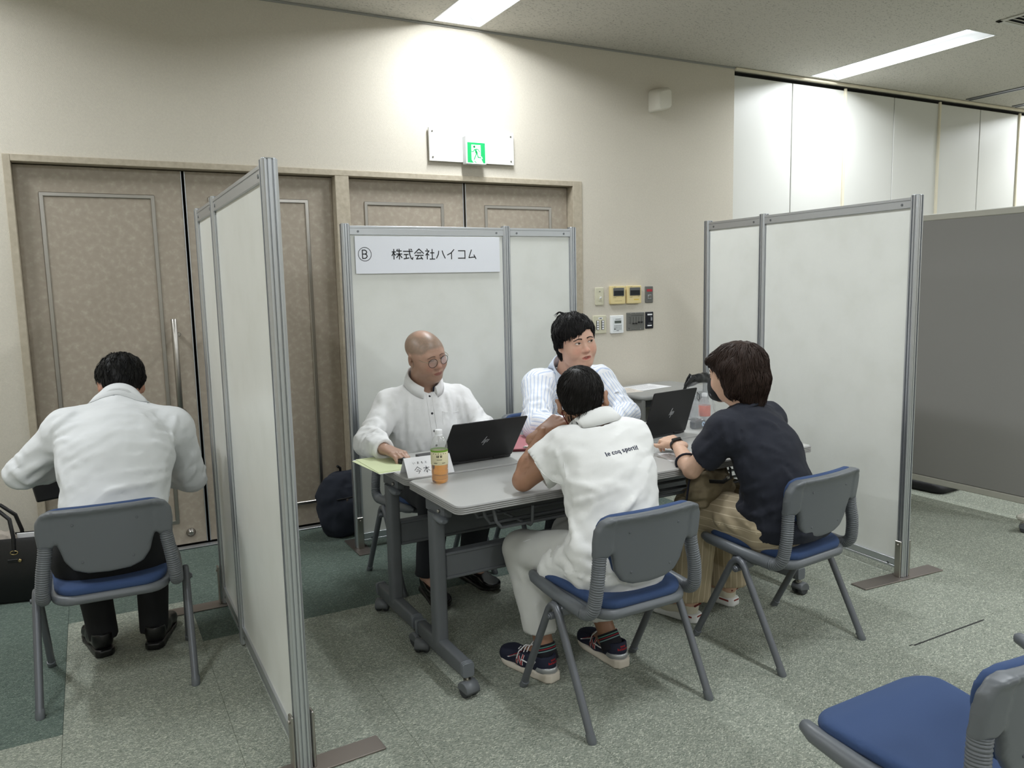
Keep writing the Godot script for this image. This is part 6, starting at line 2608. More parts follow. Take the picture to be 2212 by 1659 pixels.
	var bl := mat(rgb(15, 15, 16), 0.35)
	bump(bl, 256, 0.1, 2.0, 0.15, 6)
	world_tri(bl, 10.0, false)
	shoe(p, V(-0.04, 0, 3.425), V(-0.09, 0, 3.68), bl, bl, {"len": 0.28, "sole": 0.018, "heel": 0.014, "collar": 0.095})
	shoe(p, V(0.135, 0, 3.39), V(0.20, 0, 3.63), bl, bl, {"len": 0.28, "sole": 0.018, "heel": 0.014, "collar": 0.095})
	return p
# ---------------------------------------------------------------- lettering drawn stroke by stroke (100 x 100 box)
const GLYPH := {
	"kabu": [[4, 70, 42, 70], [23, 95, 23, 5], [22, 68, 4, 35], [25, 55, 40, 40], [58, 95, 48, 75], [52, 78, 96, 78], [44, 52, 100, 52], [72, 97, 72, 5], [70, 50, 46, 18], [74, 50, 98, 18]],
	"shiki": [[5, 75, 95, 75], [10, 48, 55, 48], [33, 48, 33, 14], [8, 10, 60, 18], [62, 97, 66, 50, 78, 15, 90, 6, 95, 25], [75, 95, 88, 85]],
	"kai": [[50, 96, 6, 55], [50, 96, 95, 55], [28, 62, 72, 62], [10, 40, 92, 40], [45, 38, 25, 8, 78, 14], [65, 30, 85, 4]],
	"sha": [[20, 97, 28, 85], [5, 78, 42, 78, 8, 40], [24, 60, 24, 4], [28, 52, 42, 40], [52, 62, 92, 62], [72, 95, 72, 8], [45, 7, 98, 7]],
	"ha": [[32, 80, 28, 50, 8, 12], [65, 82, 75, 50, 94, 12]],
	"i": [[78, 92, 50, 62, 10, 42], [52, 62, 52, 4]],
	"ko": [[14, 80, 82, 80, 82, 8], [12, 14, 82, 14]],
	"mu": [[45, 90, 18, 18, 82, 24], [68, 45, 90, 6]],
	"ima": [[50, 96, 6, 52], [50, 96, 95, 52], [35, 60, 65, 60], [20, 40, 75, 40, 48, 4]],
	"moto": [[10, 72, 90, 72], [50, 97, 50, 2], [48, 70, 10, 22], [52, 70, 92, 22], [34, 24, 66, 24]],
	"hi": [[15, 80, 16, 40, 28, 15, 38, 30], [72, 75, 84, 50, 86, 32]],
	"hma": [[18, 78, 82, 78], [20, 56, 80, 56], [50, 95, 50, 25, 30, 10, 18, 22, 40, 32, 85, 12]],
	"hmo": [[48, 95, 42, 30, 60, 6, 82, 20, 80, 42], [20, 70, 70, 66], [18, 46, 70, 42]],
	"hto": [[30, 92, 42, 55], [82, 72, 40, 50, 22, 28, 40, 8, 84, 8]],
	"ryoku": [[25, 95, 10, 75, 30, 70], [38, 85, 8, 48, 40, 52], [24, 48, 24, 5], [14, 35, 6, 15], [34, 35, 42, 18], [55, 88, 88, 88, 86, 60], [55, 74, 86, 74], [48, 60, 96, 60], [70, 60, 70, 5], [55, 48, 62, 38], [88, 50, 76, 38], [48, 15, 66, 30], [74, 32, 96, 8]],
	"cha": [[8, 82, 92, 82], [35, 95, 35, 72], [65, 95, 65, 72], [50, 72, 12, 40], [50, 72, 90, 40], [28, 38, 74, 38], [51, 52, 51, 4], [36, 26, 22, 12], [66, 26, 80, 12]]}

func glyph(st: SurfaceTool, which: String, size: float, w: float, xf: Transform3D, t := 0.0004) -> void:
	for s in GLYPH[which]:
		var pts := []
		for k in range(0, s.size(), 2):
			pts.append(Vector2(s[k], s[k + 1]) * size / 100.0)
		stroke(st, pts, w, t, xf)

func shifted(xf: Transform3D, x: float, y: float, z := 0.0) -> Transform3D:
	return xf * Transform3D(Basis.IDENTITY, Vector3(x, y, z))

func dash(st: SurfaceTool, x0: float, y: float, x1: float, w: float, xf: Transform3D) -> void:
	stroke(st, [Vector2(x0, y), Vector2(x1, y)], w, 0.0004, xf)

# ---------------------------------------------------------------- things on the walls
func make_wall_things() -> void:
	# company sign on the partition
	var s := thing("name_sign", "white company name board on the partition behind the bald man", "sign", V(1.725, 1.62, 4.1495))
	var st := mb()
	plate(st, 0.87, 0.2, 0.006, 0.001, 0.0006, at_xf(Vector3(0, 0, 0.0015)))
	part(st, "board", mat(rgb(232, 234, 240), 0.6), s)
	st = mb()
	var f := at_xf(Vector3(0, 0, 0.0076))
	var x := -0.233
	for k in ["kabu", "shiki", "kai", "sha", "ha", "i", "ko", "mu"]:
		glyph(st, k, 0.063, 0.0056, shifted(f, x, -0.028))
		x += 0.0652
	var ring := []
	for k in 33:
		var a := TAU * k / 32.0
		ring.append(Vector2(cos(a), sin(a)) * 0.036 + Vector2(-0.383, 0.004))
	stroke(st, ring, 0.003, 0.0004, f)
	for q in [[-0.396, -0.018, -0.396, 0.026, -0.382, 0.026, -0.374, 0.021, -0.372, 0.014, -0.375, 0.008, -0.382, 0.005, -0.396, 0.005], [-0.382, 0.005, -0.374, 0.002, -0.370, -0.006, -0.374, -0.014, -0.382, -0.018, -0.398, -0.018]]:
		var pts := []
		for k in range(0, q.size(), 2):
			pts.append(Vector2(q[k], q[k + 1]))
		stroke(st, pts, 0.0052, 0.0004, f)
	part(st, "lettering", M.ink, s)
	# exit sign on its plate
	var e := thing("exit_sign", "green and white running man exit sign on a white wall plate above the doors", "exit sign", V(2.241, 2.318, WZ))
	st = mb()
	plate(st, 0.594, 0.203, 0.014, 0.002, 0.001, at_xf(Vector3(0, 0, 0.012)))
	part(st, "wall_plate", mat(rgb(226, 226, 222), 0.45), e)
	st = mb()
	box(st, Vector3(0, 0, 0.006), Vector3(0.56, 0.17, 0.012), 0)
	part(st, "spacer", M.alu_dark, e)
	for q in [Vector2(-0.275, 0.078), Vector2(0.275, 0.078), Vector2(-0.275, -0.078), Vector2(0.275, -0.078)]:
		st = mb()
		cyl(st, Vector3(q.x, q.y, 0.025), Vector3(q.x, q.y, 0.03), 0.006, 12, 0.0015)
		part(st, "screw", M.steel, e)
	st = mb()
	box(st, Vector3(0.0, -0.03, 0.05), Vector3(0.142, 0.172, 0.05), 0.003)
	box(st, Vector3(0.0, 0.06, 0.05), Vector3(0.03, 0.008, 0.03), 0.002)
	part(st, "housing", mat(rgb(224, 226, 226), 0.4), e)
	var green := mat(rgb(16, 150, 84), 0.5)
	green.emission_enabled = true
	green.emission = rgb(20, 178, 96)
	green.emission_energy_multiplier = 0.38
	var lit := mat(rgb(236, 248, 240), 0.5)
	lit.emission_enabled = true
	lit.emission = rgb(225, 255, 236)
	lit.emission_energy_multiplier = 0.5
	var g := at_xf(Vector3(0.0, -0.046, 0.0755))
	st = mb()
	box(st, Vector3(0, 0, 0), Vector3(0.134, 0.134, 0.002), 0, g)
	part(st, "sign_border", lit, e)
	st = mb()
	box(st, Vector3(0, 0, 0.001), Vector3(0.124, 0.124, 0.0022), 0, g)
	part(st, "sign_panel", green, e)
	st = mb()
	extrude(st, PackedVector2Array([Vector2(-0.034, 0.048), Vector2(0.03, 0.048), Vector2(0.03, -0.03), Vector2(0.046, -0.062), Vector2(-0.02, -0.062), Vector2(-0.034, -0.044)]), 0.0006, shifted(g, 0, 0, 0.0021))
	part(st, "sign_doorway", lit, e)
	st = mb()
	var m := shifted(g, 0, 0, 0.0028)
	var head := []
	for k in 17:
		head.append(Vector2(cos(TAU * k / 16.0), sin(TAU * k / 16.0)) * 0.0036 + Vector2(-0.014, 0.036))
	stroke(st, head, 0.0075, 0.0003, m)
	stroke(st, [Vector2(-0.008, 0.022), Vector2(0.0, 0.002), Vector2(0.004, -0.006)], 0.014, 0.0003, m)
	stroke(st, [Vector2(-0.012, 0.022), Vector2(-0.022, 0.006), Vector2(-0.034, 0.006)], 0.0055, 0.0003, m)
	stroke(st, [Vector2(-0.004, 0.023), Vector2(0.012, 0.02), Vector2(0.024, 0.004)], 0.0055, 0.0003, m)
	stroke(st, [Vector2(0.004, -0.004), Vector2(0.012, -0.028), Vector2(0.036, -0.029)], 0.007, 0.0003, m)
	stroke(st, [Vector2(0.0, -0.006), Vector2(-0.018, -0.044)], 0.007, 0.0003, m)
	stroke(st, [Vector2(-0.016, -0.05), Vector2(-0.002, -0.062)], 0.005, 0.0003, m)
	part(st, "sign_figure", green, e)
	st = mb()
	extrude(st, PackedVector2Array([Vector2(0.03, -0.022), Vector2(0.037, -0.022), Vector2(0.042, -0.036), Vector2(0.036, -0.036)]), 0.0006, shifted(g, 0, 0, 0.0026))
	part(st, "sign_shoe", lit, e)
	# wall speaker
	var k := thing("wall_speaker", "small white wedge-shaped loudspeaker mounted high on the beige wall", "loudspeaker", V(3.735, 2.735, WZ))
	st = mb()
	var rings := []
	for q in [[0.15, 0.16, 0.0, 0.0, 0.0], [0.15, 0.16, 0.01, 0.0, 0.0], [0.14, 0.15, 0.06, -0.005, 0.0], [0.115, 0.135, 0.095, -0.012, 0.0], [0.1, 0.12, 0.1, -0.013, 0.0]]:
		var r := []
		for p in rr(q[0], q[1], 0.025, 4):
			r.append(Vector3(p.x, p.y + q[3] + p.x * 0.25, q[2]))
		rings.append(r)
	loft(st, rings)
	part(st, "cabinet", mat(rgb(222, 218, 206), 0.55), k)
	st = mb()
	box(st, Vector3(-0.052, -0.03, 0.08), Vector3(0.003, 0.025, 0.012), 0.001)
	part(st, "badge", M.alu_dark, k)
	make_controls()

func control(called: String, label: String, cat: String, a: Vector2, b: Vector2, depth: float, m: Material) -> Array:
	var c := (a + b) / 2
	var o := thing(called, label, cat, V(c.x, c.y, WZ))
	var st := mb()
	var w := absf(b.x - a.x)
	var h := absf(a.y - b.y)
	slab(st, w, h, 0.006, [[0.0, 0.0], [0.0, depth - 0.003], [0.001, depth - 0.001], [0.004, depth]], Transform3D.IDENTITY, 3)
	part(st, "plate", m, o)
	return [o, w, h, at_xf(Vector3(0, 0, depth))]

func make_controls() -> void:
	var beige := mat(rgb(206, 202, 178), 0.5)
	var cream := mat(rgb(222, 204, 150), 0.5)
	var grey := mat(rgb(112, 112, 108), 0.5, 0.3)
	var dark := mat(rgb(40, 44, 46), 0.25)
	var red := mat(rgb(178, 46, 56), 0.5)
	var st: SurfaceTool
	var r := control("toggle_switch", "beige toggle switch plate above the eight-button plate", "switch", Vector2(3.183, 1.408), Vector2(3.255, 1.283), 0.008, beige)
	st = mb()
	box(st, Vector3(0, -0.012, 0.001), Vector3(0.024, 0.04, 0.003), 0.001, r[3])
	part(st, "bezel", beige, r[0])
	st = mb()
	tube(st, [r[3] * Vector3(0, -0.016, 0), r[3] * Vector3(0.001, -0.008, 0.012), r[3] * Vector3(0.001, -0.005, 0.016)], [0.005, 0.0065, 0.004], 10)
	part(st, "lever", M.paper, r[0])
	st = mb()
	dash(st, -0.007, 0.036, 0.007, 0.002, r[3])
	dash(st, -0.007, 0.031, 0.007, 0.002, r[3])
	part(st, "lettering", M.ink, r[0])
	for q in [["cream room thermostat with a plain lower half", 3.305, 3.432, 0], ["cream room thermostat with a yellow marking, beside the key switch", 3.451, 3.576, 1]]:
		r = control("thermostat", q[0], "thermostat", Vector2(q[1], 1.416), Vector2(q[2], 1.287), 0.024, cream)
		st = mb()
		plate(st, 0.094, 0.058, 0.003, 0.004, 0.001, shifted(r[3], 0.004, 0.022))
		part(st, "screen_bezel", mat(rgb(96, 98, 98), 0.4), r[0])
		st = mb()
		plate(st, 0.084, 0.034, 0.001, 0.001, 0.0002, shifted(r[3], 0.004, 0.014, 0.003))
		part(st, "screen", dark, r[0])
		st = mb()
		for w in 5:
			dash(st, -0.042 + w * 0.005, -0.018, -0.039 + w * 0.005, 0.003, r[3])
		for w in 3:
			dash(st, -0.036 + w * 0.006, 0.057, -0.032 + w * 0.006, 0.0025, r[3])
		dash(st, 0.03, -0.012, 0.046, 0.0015, r[3])
		if q[3] == 0:
			for w in 9:
				dash(st, -0.03 + w * 0.007, -0.042, -0.025 + w * 0.007, 0.0016, r[3])
		part(st, "lettering", M.ink, r[0])
		if q[3] == 1:
			st = mb()
			for w in 5:
				dash(st, -0.004 + w * 0.009, -0.036, 0.003 + w * 0.009, 0.007, r[3])
			part(st, "yellow_mark", mat(rgb(226, 192, 40), 0.5), r[0])
	r = control("key_switch", "narrow grey key switch plate with a red label", "switch", Vector2(3.626, 1.409), Vector2(3.698, 1.287), 0.006, grey)
	st = mb()
	plate(st, 0.05, 0.018, 0.0012, 0.001, 0.0003, shifted(r[3], 0.002, 0.03))
	part(st, "label", red, r[0])
	st = mb()
	plate(st, 0.034, 0.034, 0.003, 0.002, 0.001, shifted(r[3], 0.002, -0.018))
	part(st, "lock_plate", M.alu, r[0])
	st = mb()
	cyl(st, r[3] * Vector3(0.002, -0.015, 0.002), r[3] * Vector3(0.002, -0.015, 0.009), 0.011, 16, 0.001)
	part(st, "lock", M.steel, r[0])
	r = control("button_plate", "beige plate with two columns of white push buttons", "switch", Vector2(3.161, 1.21), Vector2(3.276, 1.081), 0.008, beige)
	st = mb()
	plate(st, 0.036, 0.013, 0.0008, 0.0005, 0.0002, shifted(r[3], 0.006, 0.045))
	part(st, "label", M.paper, r[0])
	st = mb()
	for w in 2:
		dash(st, -0.003 + w * 0.01, 0.045, 0.005 + w * 0.01, 0.006, shifted(r[3], 0, 0, 0.001))
	part(st, "lettering", M.ink, r[0])
	for cx in [-0.019, 0.025]:
		st = mb()
		plate(st, 0.024, 0.066, 0.0012, 0.001, 0.0003, shifted(r[3], cx, -0.004))
		part(st, "button_frame", dark, r[0])
		for cy in 4:
			st = mb()
			plate(st, 0.014, 0.0125, 0.004, 0.002, 0.0008, shifted(r[3], cx, 0.0205 - cy * 0.0165, 0.0012))
			part(st, "push_button", M.paper, r[0])
	r = control("keypad_panel", "white keypad controller with a small display", "control panel", Vector2(3.31, 1.205), Vector2(3.425, 1.076), 0.012, mat(rgb(236, 238, 238), 0.4))
	st = mb()
	plate(st, 0.08, 0.098, 0.001, 0.002, 0.0003, shifted(r[3], 0.003, -0.002))
	part(st, "face", mat(rgb(222, 226, 226), 0.5), r[0])
	st = mb()
	plate(st, 0.058, 0.019, 0.0012, 0.001, 0.0003, shifted(r[3], 0.005, 0.018, 0.001))
	part(st, "screen", mat(rgb(86, 94, 88), 0.3), r[0])
	for i in 5:
		for j in 3:
			st = mb()
			plate(st, 0.009, 0.009, 0.0016, 0.001, 0.0004, shifted(r[3], -0.022 + i * 0.0135, -0.008 - j * 0.0125, 0.001))
			part(st, "key", M.ink if i == 0 and j == 2 else mat(rgb(168, 172, 172), 0.5), r[0])
	st = mb()
	dash(st, -0.018, 0.037, 0.03, 0.003, shifted(r[3], 0, 0, 0.001))
	dash(st, -0.008, -0.045, 0.014, 0.003, shifted(r[3], 0, 0, 0.001))
	part(st, "lettering", M.ink, r[0])
	r = control("fader_panel", "wide grey volume panel with four black sliders", "control panel", Vector2(3.456, 1.221), Vector2(3.619, 1.089), 0.005, grey)
	for i in 5:
		st = mb()
		plate(st, 0.0025, 0.052, 0.0006, 0.001, 0.0002, shifted(r[3], -0.046 + i * 0.025, 0.008))
		part(st, "slot", M.black, r[0])
		if i > 0:
			st = mb()
			box(st, Vector3(-0.046 + i * 0.025, -0.014 + (0.008 if i > 2 else 0.0), 0.004), Vector3(0.016, 0.009, 0.009), 0.002, r[3])
			part(st, "slider_knob", M.black, r[0])
	st = mb()
	dash(st, -0.04, 0.043, 0.066, 0.0022, r[3])
	for w in 4:
		dash(st, -0.06, 0.03 - w * 0.013, -0.054, 0.004, r[3])
	dash(st, -0.066, -0.048, -0.054, 0.004, r[3])
	part(st, "lettering", M.ink, r[0])
	for i in 3:
		for sy in [-1.0, 1.0]:
			st = mb()
			cyl(st, r[3] * Vector3(-0.045 + i * 0.045, sy * 0.057, 0), r[3] * Vector3(-0.045 + i * 0.045, sy * 0.057, 0.002), 0.0035, 10, 0.0006)
			part(st, "screw", M.steel, r[0])
	r = control("black_switch", "black rocker switch plate with white labels beside the volume panel", "switch", Vector2(3.628, 1.221), Vector2(3.702, 1.096), 0.005, mat(rgb(18, 20, 30), 0.4))
	st = mb()
	plate(st, 0.044, 0.011, 0.0008, 0.0005, 0.0002, shifted(r[3], 0.003, 0.042))
	plate(st, 0.04, 0.009, 0.0008, 0.0005, 0.0002, shifted(r[3], 0.001, -0.039))
	part(st, "label", M.paper, r[0])
	st = mb()
	box(st, Vector3(0.017, 0.008, 0.002), Vector3(0.013, 0.024, 0.006), 0.002, r[3])
	part(st, "rocker", mat(rgb(150, 152, 156), 0.35), r[0])
	st = mb()
	dash(st, 0.006, 0.026, 0.022, 0.002, r[3])
	dash(st, -0.01, -0.022, 0.02, 0.0025, r[3])
	part(st, "lettering", mat(rgb(150, 150, 152), 0.5), r[0])

# ---------------------------------------------------------------- things on the tables
func laptop(label: String, hinge: Vector3, w: float, depth: float, turn: float, lean: float) -> void:
	# local: hinge along x, the lid's outer face looks towards +z (at the visitors), the base lies towards -z
	var o := thing("laptop", label, "laptop", hinge, turn)
	var shell := mat(rgb(24, 24, 26), 0.38, 0.3)
	var st := mb()
	slab(st, w, depth, 0.008, [[0.002, 0.0], [0.0, 0.003], [0.0, 0.012], [0.001, 0.014]], Transform3D(Basis(Vector3.RIGHT, -PI / 2), Vector3(0, 0.002, -depth / 2)), 3)
	part(st, "base", mat(rgb(58, 58, 60), 0.4, 0.3), o)
	st = mb()
	plate(st, w * 0.88, depth * 0.42, 0.001, 0.003, 0.0003, Transform3D(Basis(Vector3.RIGHT, -PI / 2), Vector3(0, 0.016, -depth * 0.32)))
	part(st, "keyboard", M.black, o)
	var lid := Node3D.new()
	lid.name = "lid"
	o.add_child(lid)
	lid.position = Vector3(0, 0.012, 0)
	lid.rotation.x = lean
	st = mb()
	slab(st, w, depth, 0.007, [[0.002, -0.003], [0.0, -0.0015], [0.0, 0.0018], [0.002, 0.003]], at_xf(Vector3(0, depth / 2, 0)), 3)
	part(st, "cover", shell, lid)
	st = mb()
	plate(st, w * 0.95, depth * 0.9, 0.0006, 0.002, 0.0002, Transform3D(Basis(Vector3.UP, PI), Vector3(0, depth * 0.52, -0.003)))
	part(st, "screen", M.black_gloss, lid)
	st = mb()
	var f := at_xf(Vector3(w * 0.03, depth * 0.5, 0.0031))
	var k := 0.001
	for L in [[-17, -12, -2, 24], [-9, -12, -2, 6], [-8, -26, 6, 8], [6, -12, 14, 6]]:
		stroke(st, [Vector2(L[0], L[1]) * k, Vector2(L[2], L[3]) * k], 0.0036, 0.0003, f)
	part(st, "logo", mat(rgb(205, 207, 210), 0.25, 0.9), lid)
	for s in [-1.0, 1.0]:
		st = mb()
		cyl(st, Vector3(s * w * 0.32 - 0.03, 0.012, 0.002), Vector3(s * w * 0.32 + 0.03, 0.012, 0.002), 0.0055, 10, 0.001)
		part(st, "hinge", M.black, o)

func make_table_things() -> void:
	laptop("wide black laptop in front of the bald man", V(1.408, TT, 2.965), 0.352, 0.236, deg_to_rad(3.0), deg_to_rad(37.0))
	laptop("smaller black laptop beside the bag of bottles", V(2.41, TT, 2.948), 0.303, 0.232, deg_to_rad(9.0), deg_to_rad(18.5))
	# tea bottle
	var b := thing("tea_bottle", "half-full bottle of green tea with a cream paper label", "bottle", V(1.143, TT, 2.731), 0.6)
	var clear := mat(Color(0.93, 0.95, 0.93, 0.12), 0.05)
	clear.transparency = BaseMaterial3D.TRANSPARENCY_ALPHA
	var R := 0.0325
	var st := mb()
	lathe(st, [Vector2(0.018, 0.001), Vector2(0.027, 0.0), Vector2(0.031, 0.006), Vector2(R, 0.014), Vector2(R, 0.03), Vector2(R - 0.0015, 0.034), Vector2(R, 0.038), Vector2(R, 0.05), Vector2(R - 0.0015, 0.054), Vector2(R, 0.058), Vector2(R, 0.145), Vector2(0.031, 0.155), Vector2(0.026, 0.168), Vector2(0.019, 0.178), Vector2(0.0135, 0.184), Vector2(0.0125, 0.188)], 28, Transform3D.IDENTITY, false)
	part(st, "bottle_wall", clear, b)
	var tea := mat(Color8(232, 152, 14, 10), 0.03)
	tea.refraction_enabled = true
	tea.refraction_scale = 0.033
	st = mb()
	lathe(st, [Vector2(0.016, 0.0025), Vector2(0.026, 0.002), Vector2(0.03, 0.007), Vector2(R - 0.0012, 0.014), Vector2(R - 0.0012, 0.03), Vector2(R - 0.0027, 0.034), Vector2(R - 0.0012, 0.038), Vector2(R - 0.0012, 0.05), Vector2(R - 0.0027, 0.054), Vector2(R - 0.0012, 0.058), Vector2(R - 0.0012, 0.092)], 28)
	part(st, "tea", tea, b)
	st = mb()
	lathe(st, [Vector2(R + 0.0003, 0.073), Vector2(R + 0.0006, 0.0735), Vector2(R + 0.0006, 0.1225), Vector2(R + 0.0003, 0.123)], 32, Transform3D.IDENTITY, false)
	var lab := part(st, "paper_label", mat(rgb(222, 214, 178), 0.7), b)
	st = mb()
	lathe(st, [Vector2(R + 0.0008, 0.123), Vector2(R + 0.0009, 0.1235), Vector2(R + 0.0009, 0.129), Vector2(R + 0.0008, 0.13)], 32, Transform3D.IDENTITY, false)
	part(st, "green_band", mat(rgb(112, 158, 44), 0.6), b)
	# print bent round the label, facing the camera
	var a0 := atan2(-1.139, 2.731) - 0.6
	var flat := mb()
	var id := at_xf(Vector3.ZERO)
	glyph(flat, "ryoku", 0.0105, 0.0013, shifted(id, -0.0115, 0.1015))
	glyph(flat, "cha", 0.0105, 0.0013, shifted(id, 0.001, 0.1015))
	dash(flat, -0.014, 0.098, 0.014, 0.0007, id)
	for w in 7:
		dash(flat, -0.010 + w * 0.0029, 0.0945, -0.0078 + w * 0.0029, 0.0022, id)
	for w in 5:
		dash(flat, -0.022 + w * 0.0028, 0.0815, -0.0198 + w * 0.0028, 0.0024, id)
		dash(flat, 0.01 + w * 0.0026, 0.0815, 0.012 + w * 0.0026, 0.002, id)
	for w in 6:
		stroke(flat, [Vector2(-0.024 + w * 0.0095, 0.1165), Vector2(-0.021 + w * 0.0095, 0.1185 - (w % 2) * 0.002)], 0.0026, 0.0004, id)
	flat.generate_normals()
	var arr := flat.commit_to_arrays()
	var vs: PackedVector3Array = arr[Mesh.ARRAY_VERTEX]
	var ns: PackedVector3Array = arr[Mesh.ARRAY_NORMAL]
	for i in vs.size():
		var a := vs[i].x / R + a0
		vs[i] = Vector3(sin(a) * (R + 0.0011), vs[i].y, cos(a) * (R + 0.0011))
		ns[i] = Vector3(sin(a), 0, cos(a))
	arr[Mesh.ARRAY_VERTEX] = vs
	arr[Mesh.ARRAY_NORMAL] = ns
	var am := ArrayMesh.new()
	am.add_surface_from_arrays(Mesh.PRIMITIVE_TRIANGLES, arr)
	am.surface_set_material(0, mat(rgb(48, 44, 30), 0.7))
	var mi := MeshInstance3D.new()
	mi.mesh = am
	hang(mi, "print", lab)
	st = mb()
	lathe(st, [Vector2(0.0145, 0.183), Vector2(0.0145, 0.186), Vector2(0.0137, 0.1865), Vector2(0.0142, 0.189), Vector2(0.0145, 0.203), Vector2(0.0135, 0.2055), Vector2(0.009, 0.206)], 24)
	part(st, "cap", M.paper, b)
	# folded name card
	var t := thing("name_card", "folded white name card with handwriting beside the tea bottle", "name card", V(1.16, TT, 2.903), deg_to_rad(-2.0))
	var ang := 0.62
	for s in [-1.0, 1.0]:
		st = mb()
		var xf := Transform3D(Basis(Vector3.RIGHT, -s * ang), Vector3(0, 0.0005, s * 0.05))
		box(st, Vector3(0, 0.0425, 0), Vector3(0.196, 0.086, 0.0008), 0, xf)
		part(st, "leaf", M.paper, t)
		if s > 0:
			st = mb()
			var fx := shifted(xf, 0, 0, 0.0005)
			glyph(st, "ima", 0.032, 0.0022, shifted(fx, -0.066, 0.012))
			glyph(st, "moto", 0.032, 0.0022, shifted(fx, -0.03, 0.012))
			var xx := -0.066
			for k in ["hi", "hma", "hmo", "hto"]:
				glyph(st, k, 0.0115, 0.0011, shifted(fx, xx, 0.054))
				xx += 0.0165
			part(st, "handwriting", M.ink, t)
	# papers and mouse by the bald man
	sheet("paper_sheet", "white paper lying under the green sheets at the table end", V(1.085, TT + 0.0008, 3.14), 0.215, 0.31, deg_to_rad(3.0), M.paper)
	var green := mat(rgb(210, 218, 176), 0.8)
	for k in 2:
		sheet("green_sheet", "pale green sheet of paper under the bald man's hand", V(1.075 + k * 0.012, TT + 0.0022 + k * 0.0016, 3.135 + k * 0.01), 0.205, 0.29, deg_to_rad(5.0 - k * 4.0), green, "green sheets on the table")
	var mo := thing("computer_mouse", "black computer mouse under the bald man's hand", "mouse", V(1.135, TT + 0.005, 3.125), -0.2)
	var F := Field.new(Vector3(-0.05, -0.01, -0.07), Vector3(0.05, 0.05, 0.07), 0.005)
	F.ell(Vector3(0, 0.006, 0), Vector3(0.027, 0.019, 0.048), Basis.IDENTITY)
	F.cut(Vector3.ZERO, Vector3(0, -1, 0))
	net_part([F.net()], "shell", M.black_gloss, mo)
	st = mb()
	cyl(st, Vector3(-0.003, 0.019, 0.026), Vector3(0.003, 0.019, 0.026), 0.005, 12)
	part(st, "wheel", M.rubber, mo)
	# clipboard
	var c := thing("clipboard", "dusty pink clipboard with a metal clip between the two laptops", "clipboard", V(1.79, TT, 3.16), deg_to_rad(-24.0))
	var down := Transform3D(Basis(Vector3.RIGHT, -PI / 2), Vector3.ZERO)
	st = mb()
	plate(st, 0.235, 0.325, 0.004, 0.02, 0.001, down * Transform3D(Basis.IDENTITY, Vector3(0, 0, 0.0105)))
	part(st, "board", mat(rgb(176, 108, 116), 0.6), c)
	st = mb()
	plate(st, 0.228, 0.318, 0.0095, 0.018, 0.001, down * Transform3D(Basis.IDENTITY, Vector3(0, 0, 0.0006)))
	part(st, "pad", mat(rgb(92, 34, 40), 0.7), c)
	st = mb()
	plate(st, 0.1, 0.026, 0.004, 0.003, 0.001, down * Transform3D(Basis.IDENTITY, Vector3(0.0, -0.148, 0.0145)))
	cyl(st, Vector3(-0.045, 0.021, 0.158), Vector3(0.045, 0.021, 0.158), 0.004, 10)
	part(st, "clip", M.steel, c)
	sheet("paper_sheet", "white sheet in front of the man in the striped shirt", V(2.0, TT + 0.0008, 3.14), 0.21, 0.297, deg_to_rad(12.0), M.paper)
	var pr := sheet("printed_sheet", "printed white sheet under the woman's forearm", V(2.215, TT + 0.0008, 2.555), 0.21, 0.16, deg_to_rad(-18.0), M.paper)
	print_lines(pr, 0.21, 0.16)
	sheet("note_card", "small white card under the woman's hand", V(2.215, TT + 0.02, 2.66), 0.06, 0.1, deg_to_rad(30.0), M.paper).rotation.z = 0.12
	# papers on the side desk
	pr = sheet("printed_sheet", "printed sheet on the side desk, the wider one", V(3.45, TT + 0.0008, 4.42), 0.297, 0.21, deg_to_rad(10.0), M.paper)
	print_lines(pr, 0.297, 0.21)
	pr = sheet("printed_sheet", "small printed leaflet at the edge of the side desk", V(3.24, TT + 0.0008, 4.37), 0.15, 0.21, deg_to_rad(-8.0), mat(rgb(224, 216, 206), 0.8))
	print_lines(pr, 0.15, 0.21)
	make_bottle_bag()

func sheet(called: String, label: String, at: Vector3, w: float, d: float, turn: float, m: Material, group := "") -> Node3D:
	var o := thing(called, label, "paper", at, turn, group)
	var st := mb()
	box(st, Vector3.ZERO, Vector3(w, 0.0012, d), 0)
	part(st, "leaf", m, o)
	return o

func print_lines(o: Node3D, w: float, d: float) -> void:
	var st := mb()
	var f := Transform3D(Basis(Vector3.RIGHT, -PI / 2), Vector3(0, 0.0007, 0))
	var rg := RandomNumberGenerator.new()
	rg.seed = int(w * 1000 + d * 77)
	var y := d * 0.4
	while y > -d * 0.4:
		var x := -w * 0.42
		while x < w * 0.3 * rg.randf_range(0.6, 1.3):
			var l := rg.randf_range(0.01, 0.03)
			dash(st, x, y, x + l, 0.0022, f)
			x += l + 0.004
		y -= rg.randf_range(0.009, 0.02)
	part(st, "print", mat(rgb(110, 110, 114), 0.8), o)

